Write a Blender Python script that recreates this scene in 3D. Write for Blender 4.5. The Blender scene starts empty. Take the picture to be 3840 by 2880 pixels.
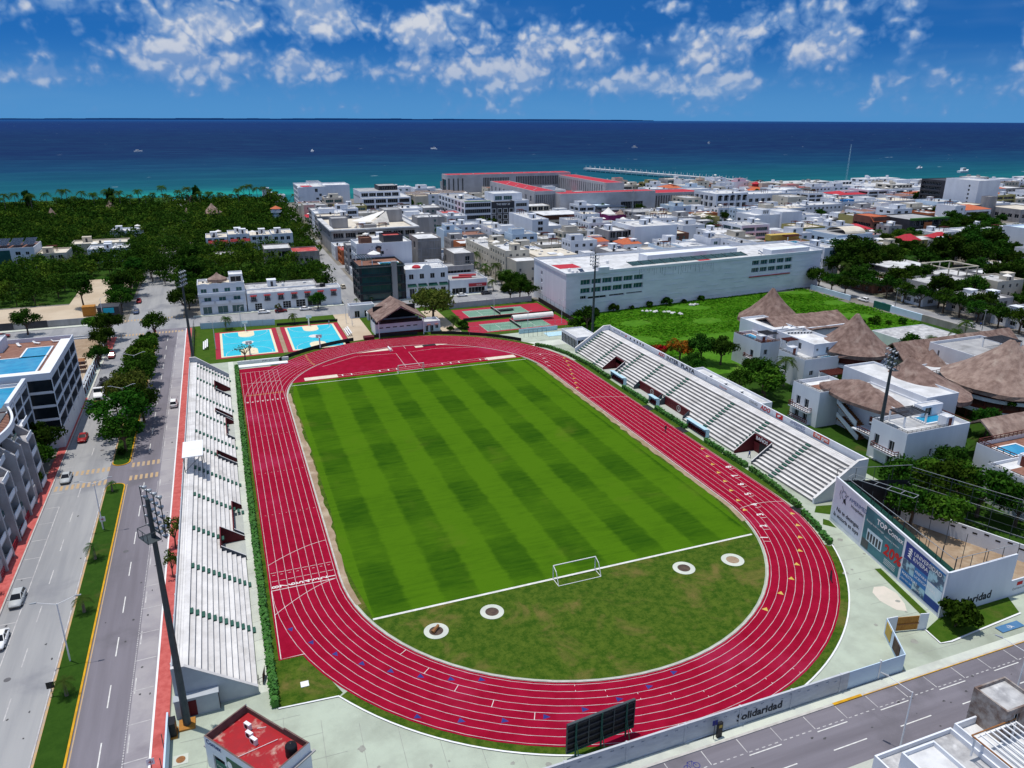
import bpy, math, random
import numpy as np
from mathutils import Vector, Matrix
R=math.radians
random.seed(7)
sc=bpy.context.scene
COL=sc.collection
# ---------------- camera
cam=bpy.data.cameras.new('camera'); co=bpy.data.objects.new('camera',cam); COL.objects.link(co); sc.camera=co
cam.sensor_fit='HORIZONTAL'; cam.sensor_width=36; cam.lens=18/math.tan(R(68.55)/2); cam.clip_start=.5; cam.clip_end=60000
yaw,pitch,roll=.36911,-.34206,.00348
f=Vector((math.sin(yaw)*math.cos(pitch),math.cos(yaw)*math.cos(pitch),math.sin(pitch)))
r=Vector((math.cos(yaw),-math.sin(yaw),0)); u=r.cross(f)
r,u=r*math.cos(roll)+u*math.sin(roll),u*math.cos(roll)-r*math.sin(roll)
co.matrix_world=Matrix(((r.x,u.x,-f.x,-47.29),(r.y,u.y,-f.y,-146.0),(r.z,u.z,-f.z,68.29),(0,0,0,1)))
# ---------------- sun, sky, exposure
SUN=Vector((-.13,.12,1)).normalized()      # direction towards the sun
sl=bpy.data.lights.new('sun','SUN'); so=bpy.data.objects.new('sun',sl); COL.objects.link(so)
sl.energy=3.9; sl.angle=R(.6); sl.color=(1,.95,.88); so.rotation_euler=SUN.to_track_quat('Z','Y').to_euler(); so.location=(0,0,300)
sc.view_settings.view_transform='Standard'; sc.view_settings.look='None'; sc.view_settings.gamma=1; sc.view_settings.exposure=-.12; sc.view_settings.use_curve_mapping=False
sc.render.engine='CYCLES'; sc.cycles.max_bounces=6; sc.cycles.diffuse_bounces=2; sc.cycles.glossy_bounces=2; sc.cycles.transparent_max_bounces=4
sc.render.resolution_x=1024; sc.render.resolution_y=768
W=bpy.data.worlds.new('World'); sc.world=W; W.use_nodes=True
class NT:
    def __init__(s,t): s.t=t
    def n(s,ty,**k):
        n=s.t.nodes.new(ty)
        for a,b in k.items(): setattr(n,a,b)
        return n
    def put(s,sock,v):
        if hasattr(v,'is_output'): s.t.links.new(v,sock)
        elif v is not None: sock.default_value=v
    def m(s,op,a,b=None,c=None,clamp=False):
        n=s.n('ShaderNodeMath',operation=op,use_clamp=clamp)
        for i,v in enumerate((a,b,c)):
            if v is not None: s.put(n.inputs[i],v)
        return n.outputs[0]
    def mix(s,fac,a,b,bt='MIX'):
        n=s.n('ShaderNodeMix',data_type='RGBA',blend_type=bt); n.clamp_factor=True
        s.put(n.inputs[0],fac); s.put(n.inputs[6],a); s.put(n.inputs[7],b); return n.outputs[2]
    def ramp(s,fac,lo,hi,smooth=True):
        n=s.n('ShaderNodeMapRange',interpolation_type='SMOOTHSTEP' if smooth else 'LINEAR'); s.put(n.inputs[0],fac)
        n.inputs[1].default_value=lo; n.inputs[2].default_value=hi; return n.outputs[0]
    def noise(s,vec,scale,detail=4,rough=.5,dist=0,dim='3D'):
        n=s.n('ShaderNodeTexNoise',noise_dimensions=dim); s.put(n.inputs['Vector'],vec)
        n.inputs['Scale'].default_value=scale; n.inputs['Detail'].default_value=detail; n.inputs['Roughness'].default_value=rough; n.inputs['Distortion'].default_value=dist
        return n.outputs[0]
    def xyz(s,x,y,z):
        n=s.n('ShaderNodeCombineXYZ')
        for i,v in enumerate((x,y,z)): s.put(n.inputs[i],v)
        return n.outputs[0]
    def sep(s,v):
        n=s.n('ShaderNodeSeparateXYZ'); s.put(n.inputs[0],v); return n.outputs
def sky_world():
    t=NT(W.node_tree); W.node_tree.nodes.clear(); W.cycles.sampling_method='MANUAL'; W.cycles.sample_map_resolution=512
    d=t.n('ShaderNodeTexCoord').outputs['Generated']; X,Y,Z=t.sep(d)[:3]
    sky=t.n('ShaderNodeTexSky',sky_type='NISHITA'); sky.sun_disc=False
    sky.sun_elevation=math.asin(SUN.z); sky.sun_rotation=math.atan2(SUN.x,SUN.y); sky.air_density=1.0; sky.dust_density=.2; sky.ozone_density=1.5; sky.altitude=0
    t.put(sky.inputs[0],t.xyz(X,Y,t.m('ADD',t.m('MAXIMUM',Z,0.0),.17)))       # looks a little above the milky band at the horizon
    skyc=t.mix(1.0,sky.outputs[0],(.10,.52,1.06,1),'MULTIPLY')
    az=t.m('ARCTAN2',X,Y); el=Z
    # the great cloud banks of that day, as bearings and heights over the horizon
    BL=[(.03,.098,.075,.022,.62),(.155,.108,.085,.03,.60),(-.04,.068,.06,.016,.5),(.05,.06,.06,.012,.42),(.30,.095,.095,.034,.52),(.41,.085,.075,.03,.42),(.22,.055,.28,.02,.50),(.60,.075,.055,.03,.45),(.72,.07,.06,.028,.52),(.54,.121,.045,.012,.42),(.66,.10,.05,.02,.40),(.95,.095,.04,.035,.5),(-.17,.040,.12,.012,.42),(-.16,.108,.07,.014,.24),(.55,.038,.28,.014,.42)]
    mask=None
    for a,e,sa,se,w in BL:
        p=t.m('POWER',t.m('ABSOLUTE',t.m('DIVIDE',t.m('SUBTRACT',az,a),sa)),2.0); q=t.m('POWER',t.m('ABSOLUTE',t.m('DIVIDE',t.m('SUBTRACT',el,e),se)),2.0)
        g=t.m('MULTIPLY',t.m('EXPONENT',t.m('MULTIPLY',t.m('ADD',p,q),-1.0)),w)
        mask=g if mask is None else t.m('MAXIMUM',mask,g)
    amb=t.m('MULTIPLY',t.ramp(el,.13,.28),.44); mask=t.m('MAXIMUM',mask,amb)  # unseen cloud cover above the view, added to whiten the ambient light
    wx=t.xyz(t.m('MULTIPLY',X,5.0),t.m('MULTIPLY',Y,5.0),t.m('MULTIPLY',Z,5.6)); wn=t.n('ShaderNodeTexNoise'); t.put(wn.inputs['Vector'],wx); wn.inputs['Scale'].default_value=6; wn.inputs['Detail'].default_value=1
    wo=t.n('ShaderNodeVectorMath',operation='MULTIPLY_ADD'); t.put(wo.inputs[0],wn.outputs['Color']); wo.inputs[1].default_value=(.05,.05,.05); t.put(wo.inputs[2],wx)
    def dens(du,dv,det):
        vv=t.n('ShaderNodeVectorMath',operation='ADD'); t.put(vv.inputs[0],wo.outputs[0]); vv.inputs[1].default_value=(du,du,dv)
        big=t.noise(vv.outputs[0],2.3,det,.6)
        bl=t.m('ABSOLUTE',t.m('SUBTRACT',t.noise(vv.outputs[0],8.0,2,.5),.5))
        return t.m('ADD',t.m('MULTIPLY',t.m('SUBTRACT',big,.5),1.75),t.m('MULTIPLY',t.m('SUBTRACT',bl,.10),1.1))
    d0=dens(0,0,5); d1=dens(-.010,.05,3)
    D=t.m('ADD',t.m('ADD',d0,mask),-.15)
    al=t.ramp(D,-.12,.17); lit=t.ramp(t.m('SUBTRACT',d0,d1),-.12,.20); core=t.ramp(D,.02,.34)
    white=t.m('MULTIPLY',core,t.m('ADD',t.m('MULTIPLY',lit,.8),.2))
    cc=t.mix(white,(1.7,3.6,7.3,1),(8.4,8.8,9.6,1))
    hz=t.ramp(el,.02,.10); al=t.m('MULTIPLY',al,t.m('ADD',t.m('MULTIPLY',hz,.45),.48)); al=t.m('MULTIPLY',al,t.ramp(el,-.002,.006))
    veil=t.m('MULTIPLY',t.ramp(t.noise(t.xyz(t.m('MULTIPLY',az,2.2),t.m('MULTIPLY',el,11.0),0.0),1.8,3,.6),.48,.8),.30)
    c=t.mix(veil,skyc,(2.2,4.0,7.2,1)); c=t.mix(t.m('MULTIPLY',t.ramp(el,.09,.0),.72),c,(1.35,4.1,8.0,1)); c=t.mix(al,c,cc)
    bg=t.n('ShaderNodeBackground'); t.put(bg.inputs[0],c); bg.inputs[1].default_value=.085
    o=t.n('ShaderNodeOutputWorld'); t.put(o.inputs[0],bg.outputs[0])
sky_world()
# ---------------- materials
def hx(h,k=1.0):
    o=[]
    for i in (0,2,4):
        c=int(h[i:i+2],16)/255; o.append(((c/12.92) if c<=.04045 else ((c+.055)/1.055)**2.4)*k)
    return (*o,1)
MT={}
def mat(name,c1,c2=None,scale=.5,rough=.8,bump=0,bscale=None,detail=5,spec=.3,metal=0,lo=.35,hi=.65,streak=None,rnd=0,obj=False,c3=None,s3=.05,dist=0,trans=0):
    m=bpy.data.materials.new(name); m.use_nodes=True; t=NT(m.node_tree); b=m.node_tree.nodes['Principled BSDF']
    c1=hx(c1) if isinstance(c1,str) else (*c1,1); col=c1
    vec=t.n('ShaderNodeTexCoord').outputs['Object'] if obj else t.n('ShaderNodeNewGeometry').outputs['Position']
    if c2 is not None:
        c2=hx(c2) if isinstance(c2,str) else (*c2,1); v=vec
        if streak:
            mp=t.n('ShaderNodeMapping'); t.put(mp.inputs[0],vec); mp.inputs['Scale'].default_value=streak; v=mp.outputs[0]
        col=t.mix(t.ramp(t.noise(v,scale,detail,.6,dist),lo,hi),c1,c2)
        if c3 is not None:
            c3=hx(c3) if isinstance(c3,str) else (*c3,1)
            col=t.mix(t.ramp(t.noise(vec,s3,6,.6,.3),.52,.72),col,c3)
    if rnd:
        oi=t.n('ShaderNodeObjectInfo'); hs=t.n('ShaderNodeHueSaturation'); t.put(hs.inputs['Color'],col)
        t.put(hs.inputs['Value'],t.m('ADD',t.m('MULTIPLY',oi.outputs['Random'],2*rnd),1-rnd)); t.put(hs.inputs['Hue'],t.m('ADD',t.m('MULTIPLY',oi.outputs['Random'],rnd*.16),.5-rnd*.08)); col=hs.outputs[0]
    t.put(b.inputs['Base Color'],col); b.inputs['Roughness'].default_value=rough; b.inputs['Specular IOR Level'].default_value=spec; b.inputs['Metallic'].default_value=metal
    if bump:
        bn=t.n('ShaderNodeBump'); bn.inputs['Strength'].default_value=min(1,bump); bn.inputs['Distance'].default_value=.12
        t.put(bn.inputs['Height'],t.noise(vec,bscale or scale*4,5,.6)); t.put(b.inputs['Normal'],bn.outputs[0])
    MT[name]=m; return m
# ---------------- mesh helpers
class MB:
    def __init__(s): s.v=[]; s.f=[]; s.mi=[]
    def add(s,vs,fs,m=0):
        o=len(s.v); s.v+=vs; s.f+=[tuple(i+o for i in q) for q in fs]; s.mi+=[m]*len(fs); return s
    def quad(s,a,b,c,d,m=0): return s.add([a,b,c,d],[(0,1,2,3)],m)
    def box(s,x0,y0,z0,x1,y1,z1,m=0,bot=True):
        v=[(x0,y0,z0),(x1,y0,z0),(x1,y1,z0),(x0,y1,z0),(x0,y0,z1),(x1,y0,z1),(x1,y1,z1),(x0,y1,z1)]
        f=[(4,5,6,7),(0,1,5,4),(1,2,6,5),(2,3,7,6),(3,0,4,7)]+([(3,2,1,0)] if bot else [])
        return s.add(v,f,m)
    def poly(s,p,z,m=0): return s.add([(x,y,z) for x,y in p],[tuple(range(len(p)))],m)
    def prism(s,p,z0,z1,m=0,mt=None,bot=False):
        n=len(p); v=[(x,y,z0) for x,y in p]+[(x,y,z1) for x,y in p]
        s.add(v,[(i,(i+1)%n,(i+1)%n+n,i+n) for i in range(n)],m); s.add([(x,y,z1) for x,y in p],[tuple(range(n))],m if mt is None else mt)
        if bot: s.add([(x,y,z0) for x,y in p],[tuple(range(n-1,-1,-1))],m)
        return s
    def tube(s,p0,p1,r0,r1=None,n=6,m=0,cap=True):
        p0,p1=Vector(p0),Vector(p1); r1=r0 if r1 is None else r1; d=(p1-p0).normalized()
        a=d.orthogonal().normalized(); 
        if abs(d.z)<.99: a=Vector((0,0,1)).cross(d).normalized()
        b=d.cross(a); v=[]
        for p,rr in ((p0,r0),(p1,r1)):
            for i in range(n):
                t=2*math.pi*(i+.5)/n; v.append(tuple(p+(a*math.cos(t)+b*math.sin(t))*rr))
        f=[(i,(i+1)%n,(i+1)%n+n,i+n) for i in range(n)]
        if cap: f+=[tuple(range(n-1,-1,-1)),tuple(range(n,2*n))]
        return s.add(v,f,m)
    def bar(s,p0,p1,w=.05,m=0): return s.tube(p0,p1,w*.7,None,4,m)
    def lathe(s,cx,cy,prof,n=12,m=0,cap=True):
        v=[];f=[]
        for r_,z in prof:
            for i in range(n):
                t=2*math.pi*i/n; v.append((cx+r_*math.cos(t),cy+r_*math.sin(t),z))
        for k in range(len(prof)-1):
            for i in range(n): f.append((k*n+i,k*n+(i+1)%n,(k+1)*n+(i+1)%n,(k+1)*n+i))
        if cap: f.append(tuple(range((len(prof)-1)*n,len(prof)*n)))
        return s.add(v,f,m)
    def wall(s,o,u,W,z0,z1,holes,depth=.25,m=0,mr=None):
        """vertical wall from o along unit u; outward side is to the right of u; holes=(u0,u1,za,zb) get reveals"""
        n=(u[1],-u[0]); us=sorted({0.,W,*[h[0] for h in holes],*[h[1] for h in holes]}); zs=sorted({z0,z1,*[h[2] for h in holes],*[h[3] for h in holes]})
        P=lambda a,z,d=0:(o[0]+u[0]*a-n[0]*d,o[1]+u[1]*a-n[1]*d,z)
        for i in range(len(us)-1):
            k0=None
            for j in range(len(zs)-1):
                ca=(us[i]+us[i+1])/2; cz=(zs[j]+zs[j+1])/2
                inh=any(h[0]<ca<h[1] and h[2]<cz<h[3] for h in holes)
                if not inh and k0 is None: k0=zs[j]
                if inh and k0 is not None: s.quad(P(us[i],k0),P(us[i+1],k0),P(us[i+1],zs[j]),P(us[i],zs[j]),m); k0=None
            if k0 is not None: s.quad(P(us[i],k0),P(us[i+1],k0),P(us[i+1],z1),P(us[i],z1),m)
        for a,b,c,d in holes:
            q=m if mr is None else mr
            s.quad(P(a,c),P(b,c),P(b,c,depth),P(a,c,depth),q); s.quad(P(a,d,depth),P(b,d,depth),P(b,d),P(a,d),q)
            s.quad(P(a,c),P(a,c,depth),P(a,d,depth),P(a,d),q); s.quad(P(b,c,depth),P(b,c),P(b,d),P(b,d,depth),q)
        return s
    def mesh(s,name,mats,smooth=False):
        me=bpy.data.meshes.new(name); me.from_pydata(s.v,[],s.f)
        for q in mats: me.materials.append(MT[q] if isinstance(q,str) else q)
        if len(mats)>1: me.polygons.foreach_set('material_index',s.mi)
        if smooth: me.polygons.foreach_set('use_smooth',[True]*len(s.f))
        me.update(); return me
    def build(s,name,mats,parent=None,smooth=False,loc=None):
        if isinstance(mats,str): mats=[mats]
        return ob(name,s.mesh(name,mats,smooth),parent,loc)
def ob(name,me,parent=None,loc=None,rz=0,sc_=None):
    o=bpy.data.objects.new(name,me); COL.objects.link(o)
    if parent is not None:
        o.parent=parent
        if loc is None: o.matrix_parent_inverse=Matrix.LocRotScale(parent.location,parent.rotation_euler,parent.scale).inverted()
    if loc is not None: o.location=loc
    if rz: o.rotation_euler=(0,0,rz)
    if sc_: o.scale=sc_ if isinstance(sc_,tuple) else (sc_,)*3
    return o
def tag(o,label=None,cat=None,group=None,kind=None):
    for k,v in (('label',label),('category',cat),('group',group),('kind',kind)):
        if v: o[k]=v
    return o
def thing(name,label,cat,loc=(0,0,0),rz=0,group=None):
    o=ob(name,None,None,loc,rz); o.empty_display_size=.5; return tag(o,label,cat,group)
def dup(root,loc,rz=0,label=None,group=None,s=None,par=None):
    q=root.copy(); COL.objects.link(q)
    if par is None:
        q.location=loc; q.rotation_euler=(0,0,rz)
        if s: q.scale=s if isinstance(s,tuple) else (s,s,s)
        if label: q['label']=label
        if group: q['group']=group
    else: q.parent=par
    for c in KIDS.get(root.name,[]): dup(c,None,par=q)
    return q
KIDS={}
def index_kids():
    KIDS.clear()
    for o in bpy.data.objects:
        if o.parent: KIDS.setdefault(o.parent.name,[]).append(o)
def struct(name,mb,mats,parent=None,label=None):
    o=mb.build(name,mats,parent)
    if parent is None: o['kind']='structure'
    return o
_tc={}
def text(s,size,matn,org,ux,uz,parent,name='lettering',align='LEFT',off=0,stretch=1.0,shear=0,bold=0,ov=None):
    """flat lettering: org = baseline start, ux = reading direction, uz = up"""
    key=(s,size,align,stretch,shear,bold,matn)
    if key not in _tc:
        cu=bpy.data.curves.new('t','FONT'); cu.body=s; cu.size=size; cu.align_x=align; cu.shear=shear; cu.offset=bold; cu.resolution_u=2; cu.fill_mode='FRONT' if hasattr(cu,'fill_mode') else 'BOTH'
        o=bpy.data.objects.new('t',cu); COL.objects.link(o); me=bpy.data.meshes.new_from_object(o); bpy.data.objects.remove(o); bpy.data.curves.remove(cu)
        me.name=name; me.materials.clear(); me.materials.append(MT[matn]); _tc[key]=me
    ux=Vector(ux).normalized(); uz=Vector(uz).normalized(); n=ux.cross(uz)
    o=bpy.data.objects.new(name,_tc[key]); COL.objects.link(o)
    p=Vector(org)+n*off
    Mw=Matrix(((ux.x*stretch,uz.x,n.x,p.x),(ux.y*stretch,uz.y,n.y,p.y),(ux.z*stretch,uz.z,n.z,p.z),(0,0,0,1)))
    o.parent=parent; pm=Matrix.LocRotScale(parent.location,parent.rotation_euler,parent.scale).inverted(); o.matrix_parent_inverse=pm; o.matrix_basis=Mw
    return o
def stad(k,side=1,n=40,r=None,y0=-42.195,y1=42.195):
    """closed stadium outline at lane line k (counter-clockwise)"""
    r=36.5+1.22*k if r is None else r; P=[]
    for i in range(n+1): t=-math.pi+math.pi*i/n; P.append((r*math.cos(t),y0+r*math.sin(t)))
    for i in range(n+1): t=math.pi*i/n; P.append((r*math.cos(t),y1+r*math.sin(t)))
    return P
def ribbon(mb,pts,w,z,m=0,closed=False):
    n=len(pts); L=[]
    for i in range(n):
        a=pts[i-1] if (i or closed) else pts[i]; b=pts[(i+1)%n] if (i<n-1 or closed) else pts[i]
        dx,dy=b[0]-a[0],b[1]-a[1]; l=math.hypot(dx,dy) or 1; nx,ny=-dy/l*w/2,dx/l*w/2
        L.append(((pts[i][0]-nx,pts[i][1]-ny,z),(pts[i][0]+nx,pts[i][1]+ny,z)))
    o=len(mb.v)
    for a,b in L: mb.v+=[a,b]
    for i in range(n if closed else n-1):
        j=(i+1)%n; mb.f.append((o+2*i,o+2*j,o+2*j+1,o+2*i+1)); mb.mi.append(m)
    return mb
# ================= materials used everywhere
mat('concrete','b9bdb4','c6cbbd',.25,.85,.15,3,c3='a3a59c',s3=.06)
mat('concrete_green','9ea697','acb6a5',.22,.85,.2,3,c3='8d9485',s3=.07)
mat('city_ground','6e6a64','7d7870',.08,.9,.1,2,c3='4d5240',s3=.03)
mat('asphalt','6a666d','7c7880',.35,.85,.2,5,c3='646167',s3=.09,streak=(1,.05,1),lo=.3,hi=.7); mat('asphalt_x','68646b','7a767e',.35,.85,.2,5,c3='625f65',s3=.09,streak=(.05,1,1),lo=.3,hi=.7)
mat('slab_road','86878a','9c9c9c',.3,.85,.12,4,c3='7c7d82',s3=.08,streak=(1,.07,1),lo=.3,hi=.7)
mat('park_lane','918d92','9e9a9c',.2,.85,.15,4,c3='817c82',s3=.09)
mat('red_walk','b0504c','bf615c',1.2,.85,.3,6,c3='9d433f',s3=.2)
mat('white_line','d8d8d4','c6c4c0',1.5,.7)
mat('worn_line','c4c2c0','a3a0a2',.8,.7)
mat('yellow_kerb','d09c10','b98a1a',1.0,.7,.1)
mat('yellow_line','d4a62c','b8925a',.8,.8)
mat('orange_zebra','bb9a6c','a59684',1.2,.85)
mat('kerb','bdb9b4','aaa6a0',.8,.85)
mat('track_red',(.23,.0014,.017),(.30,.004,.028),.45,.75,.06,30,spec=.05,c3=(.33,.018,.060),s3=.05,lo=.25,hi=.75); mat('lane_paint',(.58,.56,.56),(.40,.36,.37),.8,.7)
mat('track_sheen',(.5,.12,.16),(.42,.03,.06),.4,.8)  # pale sheen painted as colour, like the c3 patches of track_red
mat('paint_red','a8102c','b21a36',.3,.75)
mat('paint_court_red',(.36,.008,.03),(.31,.01,.03),.3,.7)
mat('paint_cyan',(.02,.42,.55),(.025,.46,.58),.2,.6)
mat('paint_cream',(.68,.60,.40),(.72,.64,.46),.3,.7)
mat('paint_green',(.12,.24,.17),(.15,.28,.2),.2,.7)
mat('paint_blue',(.015,.02,.16),(.03,.035,.2),.3,.7)
mat('bay_blue',(.05,.15,.30),(.07,.18,.33),.6,.7); mat('paint_yellow',(.50,.34,.04),(.55,.40,.10),.5,.7)
mat('white_paint',(.78,.79,.80),(.72,.73,.74),.35,.7,.05,3,c3=(.66,.67,.68),s3=.1)
mat('white_wall',(.72,.745,.79),(.655,.68,.73),.35,.75,.06,2.0,streak=(1,1,.12),c3=(.60,.63,.68),s3=.08,rnd=.04)
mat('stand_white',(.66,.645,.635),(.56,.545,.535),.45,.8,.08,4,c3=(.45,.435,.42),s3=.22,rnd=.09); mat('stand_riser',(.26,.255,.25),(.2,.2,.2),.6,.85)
mat('stand_grey',(.42,.45,.48),(.36,.39,.42),.4,.8,.05,3)
mat('slate',(.045,.06,.08),(.06,.075,.09),.5,.6)
mat('maroon',(.10,.006,.012),(.085,.008,.012),.5,.7)
mat('green_step',(.015,.085,.06),(.03,.10,.075),1.0,.7)
mat('black',(.012,.013,.015),(.02,.02,.022),1,.6)
mat('dark_metal',(.05,.065,.075),(.07,.085,.09),1.5,.5,metal=.3)
mat('steel',(.42,.44,.45),(.34,.36,.37),1.2,.45,metal=.4)
mat('white_metal',(.78,.78,.78),(.7,.7,.7),1.0,.5)
mat('glass',(.008,.012,.016),(.014,.02,.026),.3,.15,spec=.3)
mat('glass_teal',(.02,.085,.085),(.03,.11,.11),.3,.15,spec=.6)
mat('sand',(.66,.58,.47),(.60,.52,.42),.6,.95,.2,5)
mat('dirt',(.34,.25,.17),(.27,.19,.12),.5,.95,.3,4,c3=(.42,.34,.24),s3=.3)
mat('sand_lot',(.44,.35,.25),(.52,.43,.32),.06,.95,.2,2,c3=(.38,.31,.22),s3=.03)
mat('hedge_leaf',(.025,.10,.012),(.05,.17,.02),1.2,.7,rnd=.1)
mat('wood',(.30,.13,.04),(.22,.09,.03),2,.6)
mat('wood_red',(.13,.025,.015),(.09,.018,.012),2,.6)
mat('orange_wood',(.42,.19,.03),(.36,.15,.025),1.2,.6)
def grassmat(name,a,b,dry,scale,dryamt=(.55,.75)):
    m=bpy.data.materials.new(name); m.use_nodes=True; t=NT(m.node_tree); bs=m.node_tree.nodes['Principled BSDF']
    P=t.n('ShaderNodeNewGeometry').outputs['Position']
    c=t.mix(t.ramp(t.noise(P,scale,8,.8),.38,.62),(*a,1),(*b,1))
    c=t.mix(t.ramp(t.noise(P,scale*.18,5,.65,.5),*dryamt),c,(*dry,1))
    sp=t.noise(P,5.5,3,.8); c=t.mix(t.ramp(sp,.56,.78),c,(a[0]*.42,a[1]*.42,a[2]*.4,1))
    t.put(bs.inputs['Base Color'],c); bs.inputs['Roughness'].default_value=.95; bs.inputs['Specular IOR Level'].default_value=.08
    bn=t.n('ShaderNodeBump'); bn.inputs['Strength'].default_value=.8; bn.inputs['Distance'].default_value=.12; t.put(bn.inputs['Height'],t.noise(P,3,6,.75)); t.put(bs.inputs['Normal'],bn.outputs[0])
    MT[name]=m
grassmat('rough_grass',(.075,.118,.012),(.026,.070,.004),(.150,.125,.035),.75,(.50,.72))
grassmat('lawn',(.055,.105,.01),(.035,.085,.006),(.10,.10,.025),.5)
grassmat('median_grass',(.03,.075,.008),(.022,.06,.006),(.07,.075,.02),.6)
def pitchmat():
    m=bpy.data.materials.new('pitch_grass'); m.use_nodes=True; t=NT(m.node_tree); bs=m.node_tree.nodes['Principled BSDF']
    P=t.n('ShaderNodeNewGeometry').outputs['Position']; X,Y,_=t.sep(P)[:3]
    wob=t.m('MULTIPLY',t.m('SUBTRACT',t.noise(P,.6,4),.5),1.5)
    # mown stripes lengthwise, 5.45 m, with fainter crosswise passes
    a=t.m('SINE',t.m('MULTIPLY',t.m('ADD',t.m('ADD',X,33.0),wob),math.pi/5.45)); sa=t.ramp(a,-.30,.30)
    b=t.m('SINE',t.m('MULTIPLY',t.m('ADD',t.m('ADD',Y,28.6),wob),math.pi/11.7)); sb=t.ramp(b,-.3,.3)
    inx=t.m('MULTIPLY',t.m('GREATER_THAN',X,-33.0),t.m('LESS_THAN',X,33.0)); sa=t.m('MULTIPLY',sa,inx)
    dk=t.m('ADD',t.m('MULTIPLY',sa,.50),t.m('MULTIPLY',t.m('MULTIPLY',sb,sa),.26)); dk=t.m('ADD',dk,t.m('MULTIPLY',sb,.10))
    st=t.n('ShaderNodeMapping'); t.put(st.inputs[0],P); st.inputs['Scale'].default_value=(.16,1.3,1)
    fine=t.noise(st.outputs[0],1.0,6,.7); pat=t.noise(P,.11,5,.6,.3)
    dk=t.m('ADD',dk,t.m('MULTIPLY',t.m('SUBTRACT',fine,.5),1.7)); dk=t.m('ADD',dk,t.m('MULTIPLY',t.m('SUBTRACT',pat,.5),1.1))
    c=t.mix(t.m('MULTIPLY',dk,.85,clamp=True),(.060,.142,.006,1),(.019,.064,.004,1))
    c=t.mix(t.m('MULTIPLY',t.ramp(t.noise(P,.07,4,.6,.4),.56,.78),.32),c,(.12,.14,.02,1))
    t.put(bs.inputs['Base Color'],c); bs.inputs['Roughness'].default_value=.95; bs.inputs['Specular IOR Level'].default_value=0
    MT['pitch_grass']=m
pitchmat()
grassmat('field_grass',(.075,.20,.012),(.045,.14,.008),(.12,.20,.03),.35)
# ================= ground, sea, roads
def coast(x): # shoreline y at x
    K=[(-20000,700),(-400,520),(-150,508),(-20,502),(10,525),(120,545),(300,530),(520,515),(640,500),(760,470),(900,440),(1100,400),(1500,340),(20000,-2000)]
    for (a,b),(c,d) in zip(K,K[1:]):
        if a<=x<=c: return b+(d-b)*(x-a)/(c-a)
sx=[-2500,-1200,-600,-400,-300,-200,-100,0,100,200,300,400,500,600,700,800,900,1100,1500,2500]
g=MB()
g.poly([(-2500,-900)]+[(2500,-900)]+[(x,coast(x)) for x in reversed(sx)],0)
struct('ground',g,'city_ground')
bch=MB()
for a,b in zip(sx,sx[1:]): bch.quad((a,coast(a)-14,.02),(b,coast(b)-14,.02),(b,coast(b)+12,-1.6),(a,coast(a)+12,-1.6))
mat('beach_sand',(.30,.27,.21),(.36,.32,.26),.1,.95); struct('beach',bch,'beach_sand')
def seamat():
    m=bpy.data.materials.new('sea_water'); m.use_nodes=True; t=NT(m.node_tree); m.node_tree.nodes.clear()
    P=t.n('ShaderNodeNewGeometry').outputs['Position']; X,Y,_=t.sep(P)[:3]
    # offshore distance decides depth and water colour; farthest lighter blue paints in reflected sky
    d=t.m('SUBTRACT',Y,t.m('ADD',t.m('MULTIPLY',X,-.12),565.0))
    mp=t.n('ShaderNodeMapping'); t.put(mp.inputs[0],P); mp.inputs['Scale'].default_value=(.0012,.007,1); n1=t.noise(mp.outputs[0],1.4,6,.65)
    d=t.m('ADD',d,t.m('MULTIPLY',t.m('SUBTRACT',n1,.5),330.0))
    c=t.mix(t.ramp(d,10,170),(.003,.105,.112,1),(.0015,.068,.098,1)); c=t.mix(t.ramp(d,130,520),c,(.001,.034,.088,1)); c=t.mix(t.ramp(d,380,1000),c,(.0006,.012,.064,1)); c=t.mix(t.ramp(d,1500,5200),c,(.0008,.014,.090,1)); c=t.mix(t.ramp(d,6000,15000),c,(.002,.055,.20,1))
    # pale sand bar close in shore
    bx=t.m('MULTIPLY',t.ramp(t.m('ABSOLUTE',t.m('SUBTRACT',X,-40.0)),190,20),t.ramp(t.m('ABSOLUTE',t.m('SUBTRACT',d,70.0)),70,8)); bx=t.m('MULTIPLY',bx,t.ramp(n1,.38,.6)); c=t.mix(bx,c,(.008,.26,.21,1))
    mp2=t.n('ShaderNodeMapping'); t.put(mp2.inputs[0],P); mp2.inputs['Scale'].default_value=(.012,.05,1); ch=t.noise(mp2.outputs[0],1.0,8,.7)
    c=t.mix(t.m('MULTIPLY',t.ramp(ch,.42,.7),.3),c,t.mix(.45,c,(.03,.2,.28,1)))
    cap=t.n('ShaderNodeMapping'); t.put(cap.inputs[0],P); cap.inputs['Scale'].default_value=(.03,.05,1); w=t.noise(cap.outputs[0],1.0,3,.6); c=t.mix(t.m('MULTIPLY',t.ramp(w,.745,.76),.5),c,(.5,.6,.65,1))
    df=t.n('ShaderNodeBsdfDiffuse'); t.put(df.inputs[0],c); gl=t.n('ShaderNodeBsdfGlossy'); gl.inputs['Roughness'].default_value=.35; gl.inputs[0].default_value=(.6,.8,1,1)
    bn=t.n('ShaderNodeBump'); bn.inputs['Strength'].default_value=.7; bn.inputs['Distance'].default_value=1.5; t.put(bn.inputs['Height'],ch); t.put(gl.inputs['Normal'],bn.outputs[0])
    mx=t.n('ShaderNodeMixShader'); mx.inputs[0].default_value=.045; t.put(mx.inputs[1],df.outputs[0]); t.put(mx.inputs[2],gl.outputs[0])
    o=t.n('ShaderNodeOutputMaterial'); t.put(o.inputs[0],mx.outputs[0]); MT['sea_water']=m
seamat()
s_=MB(); N_=64; R_=15500
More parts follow.
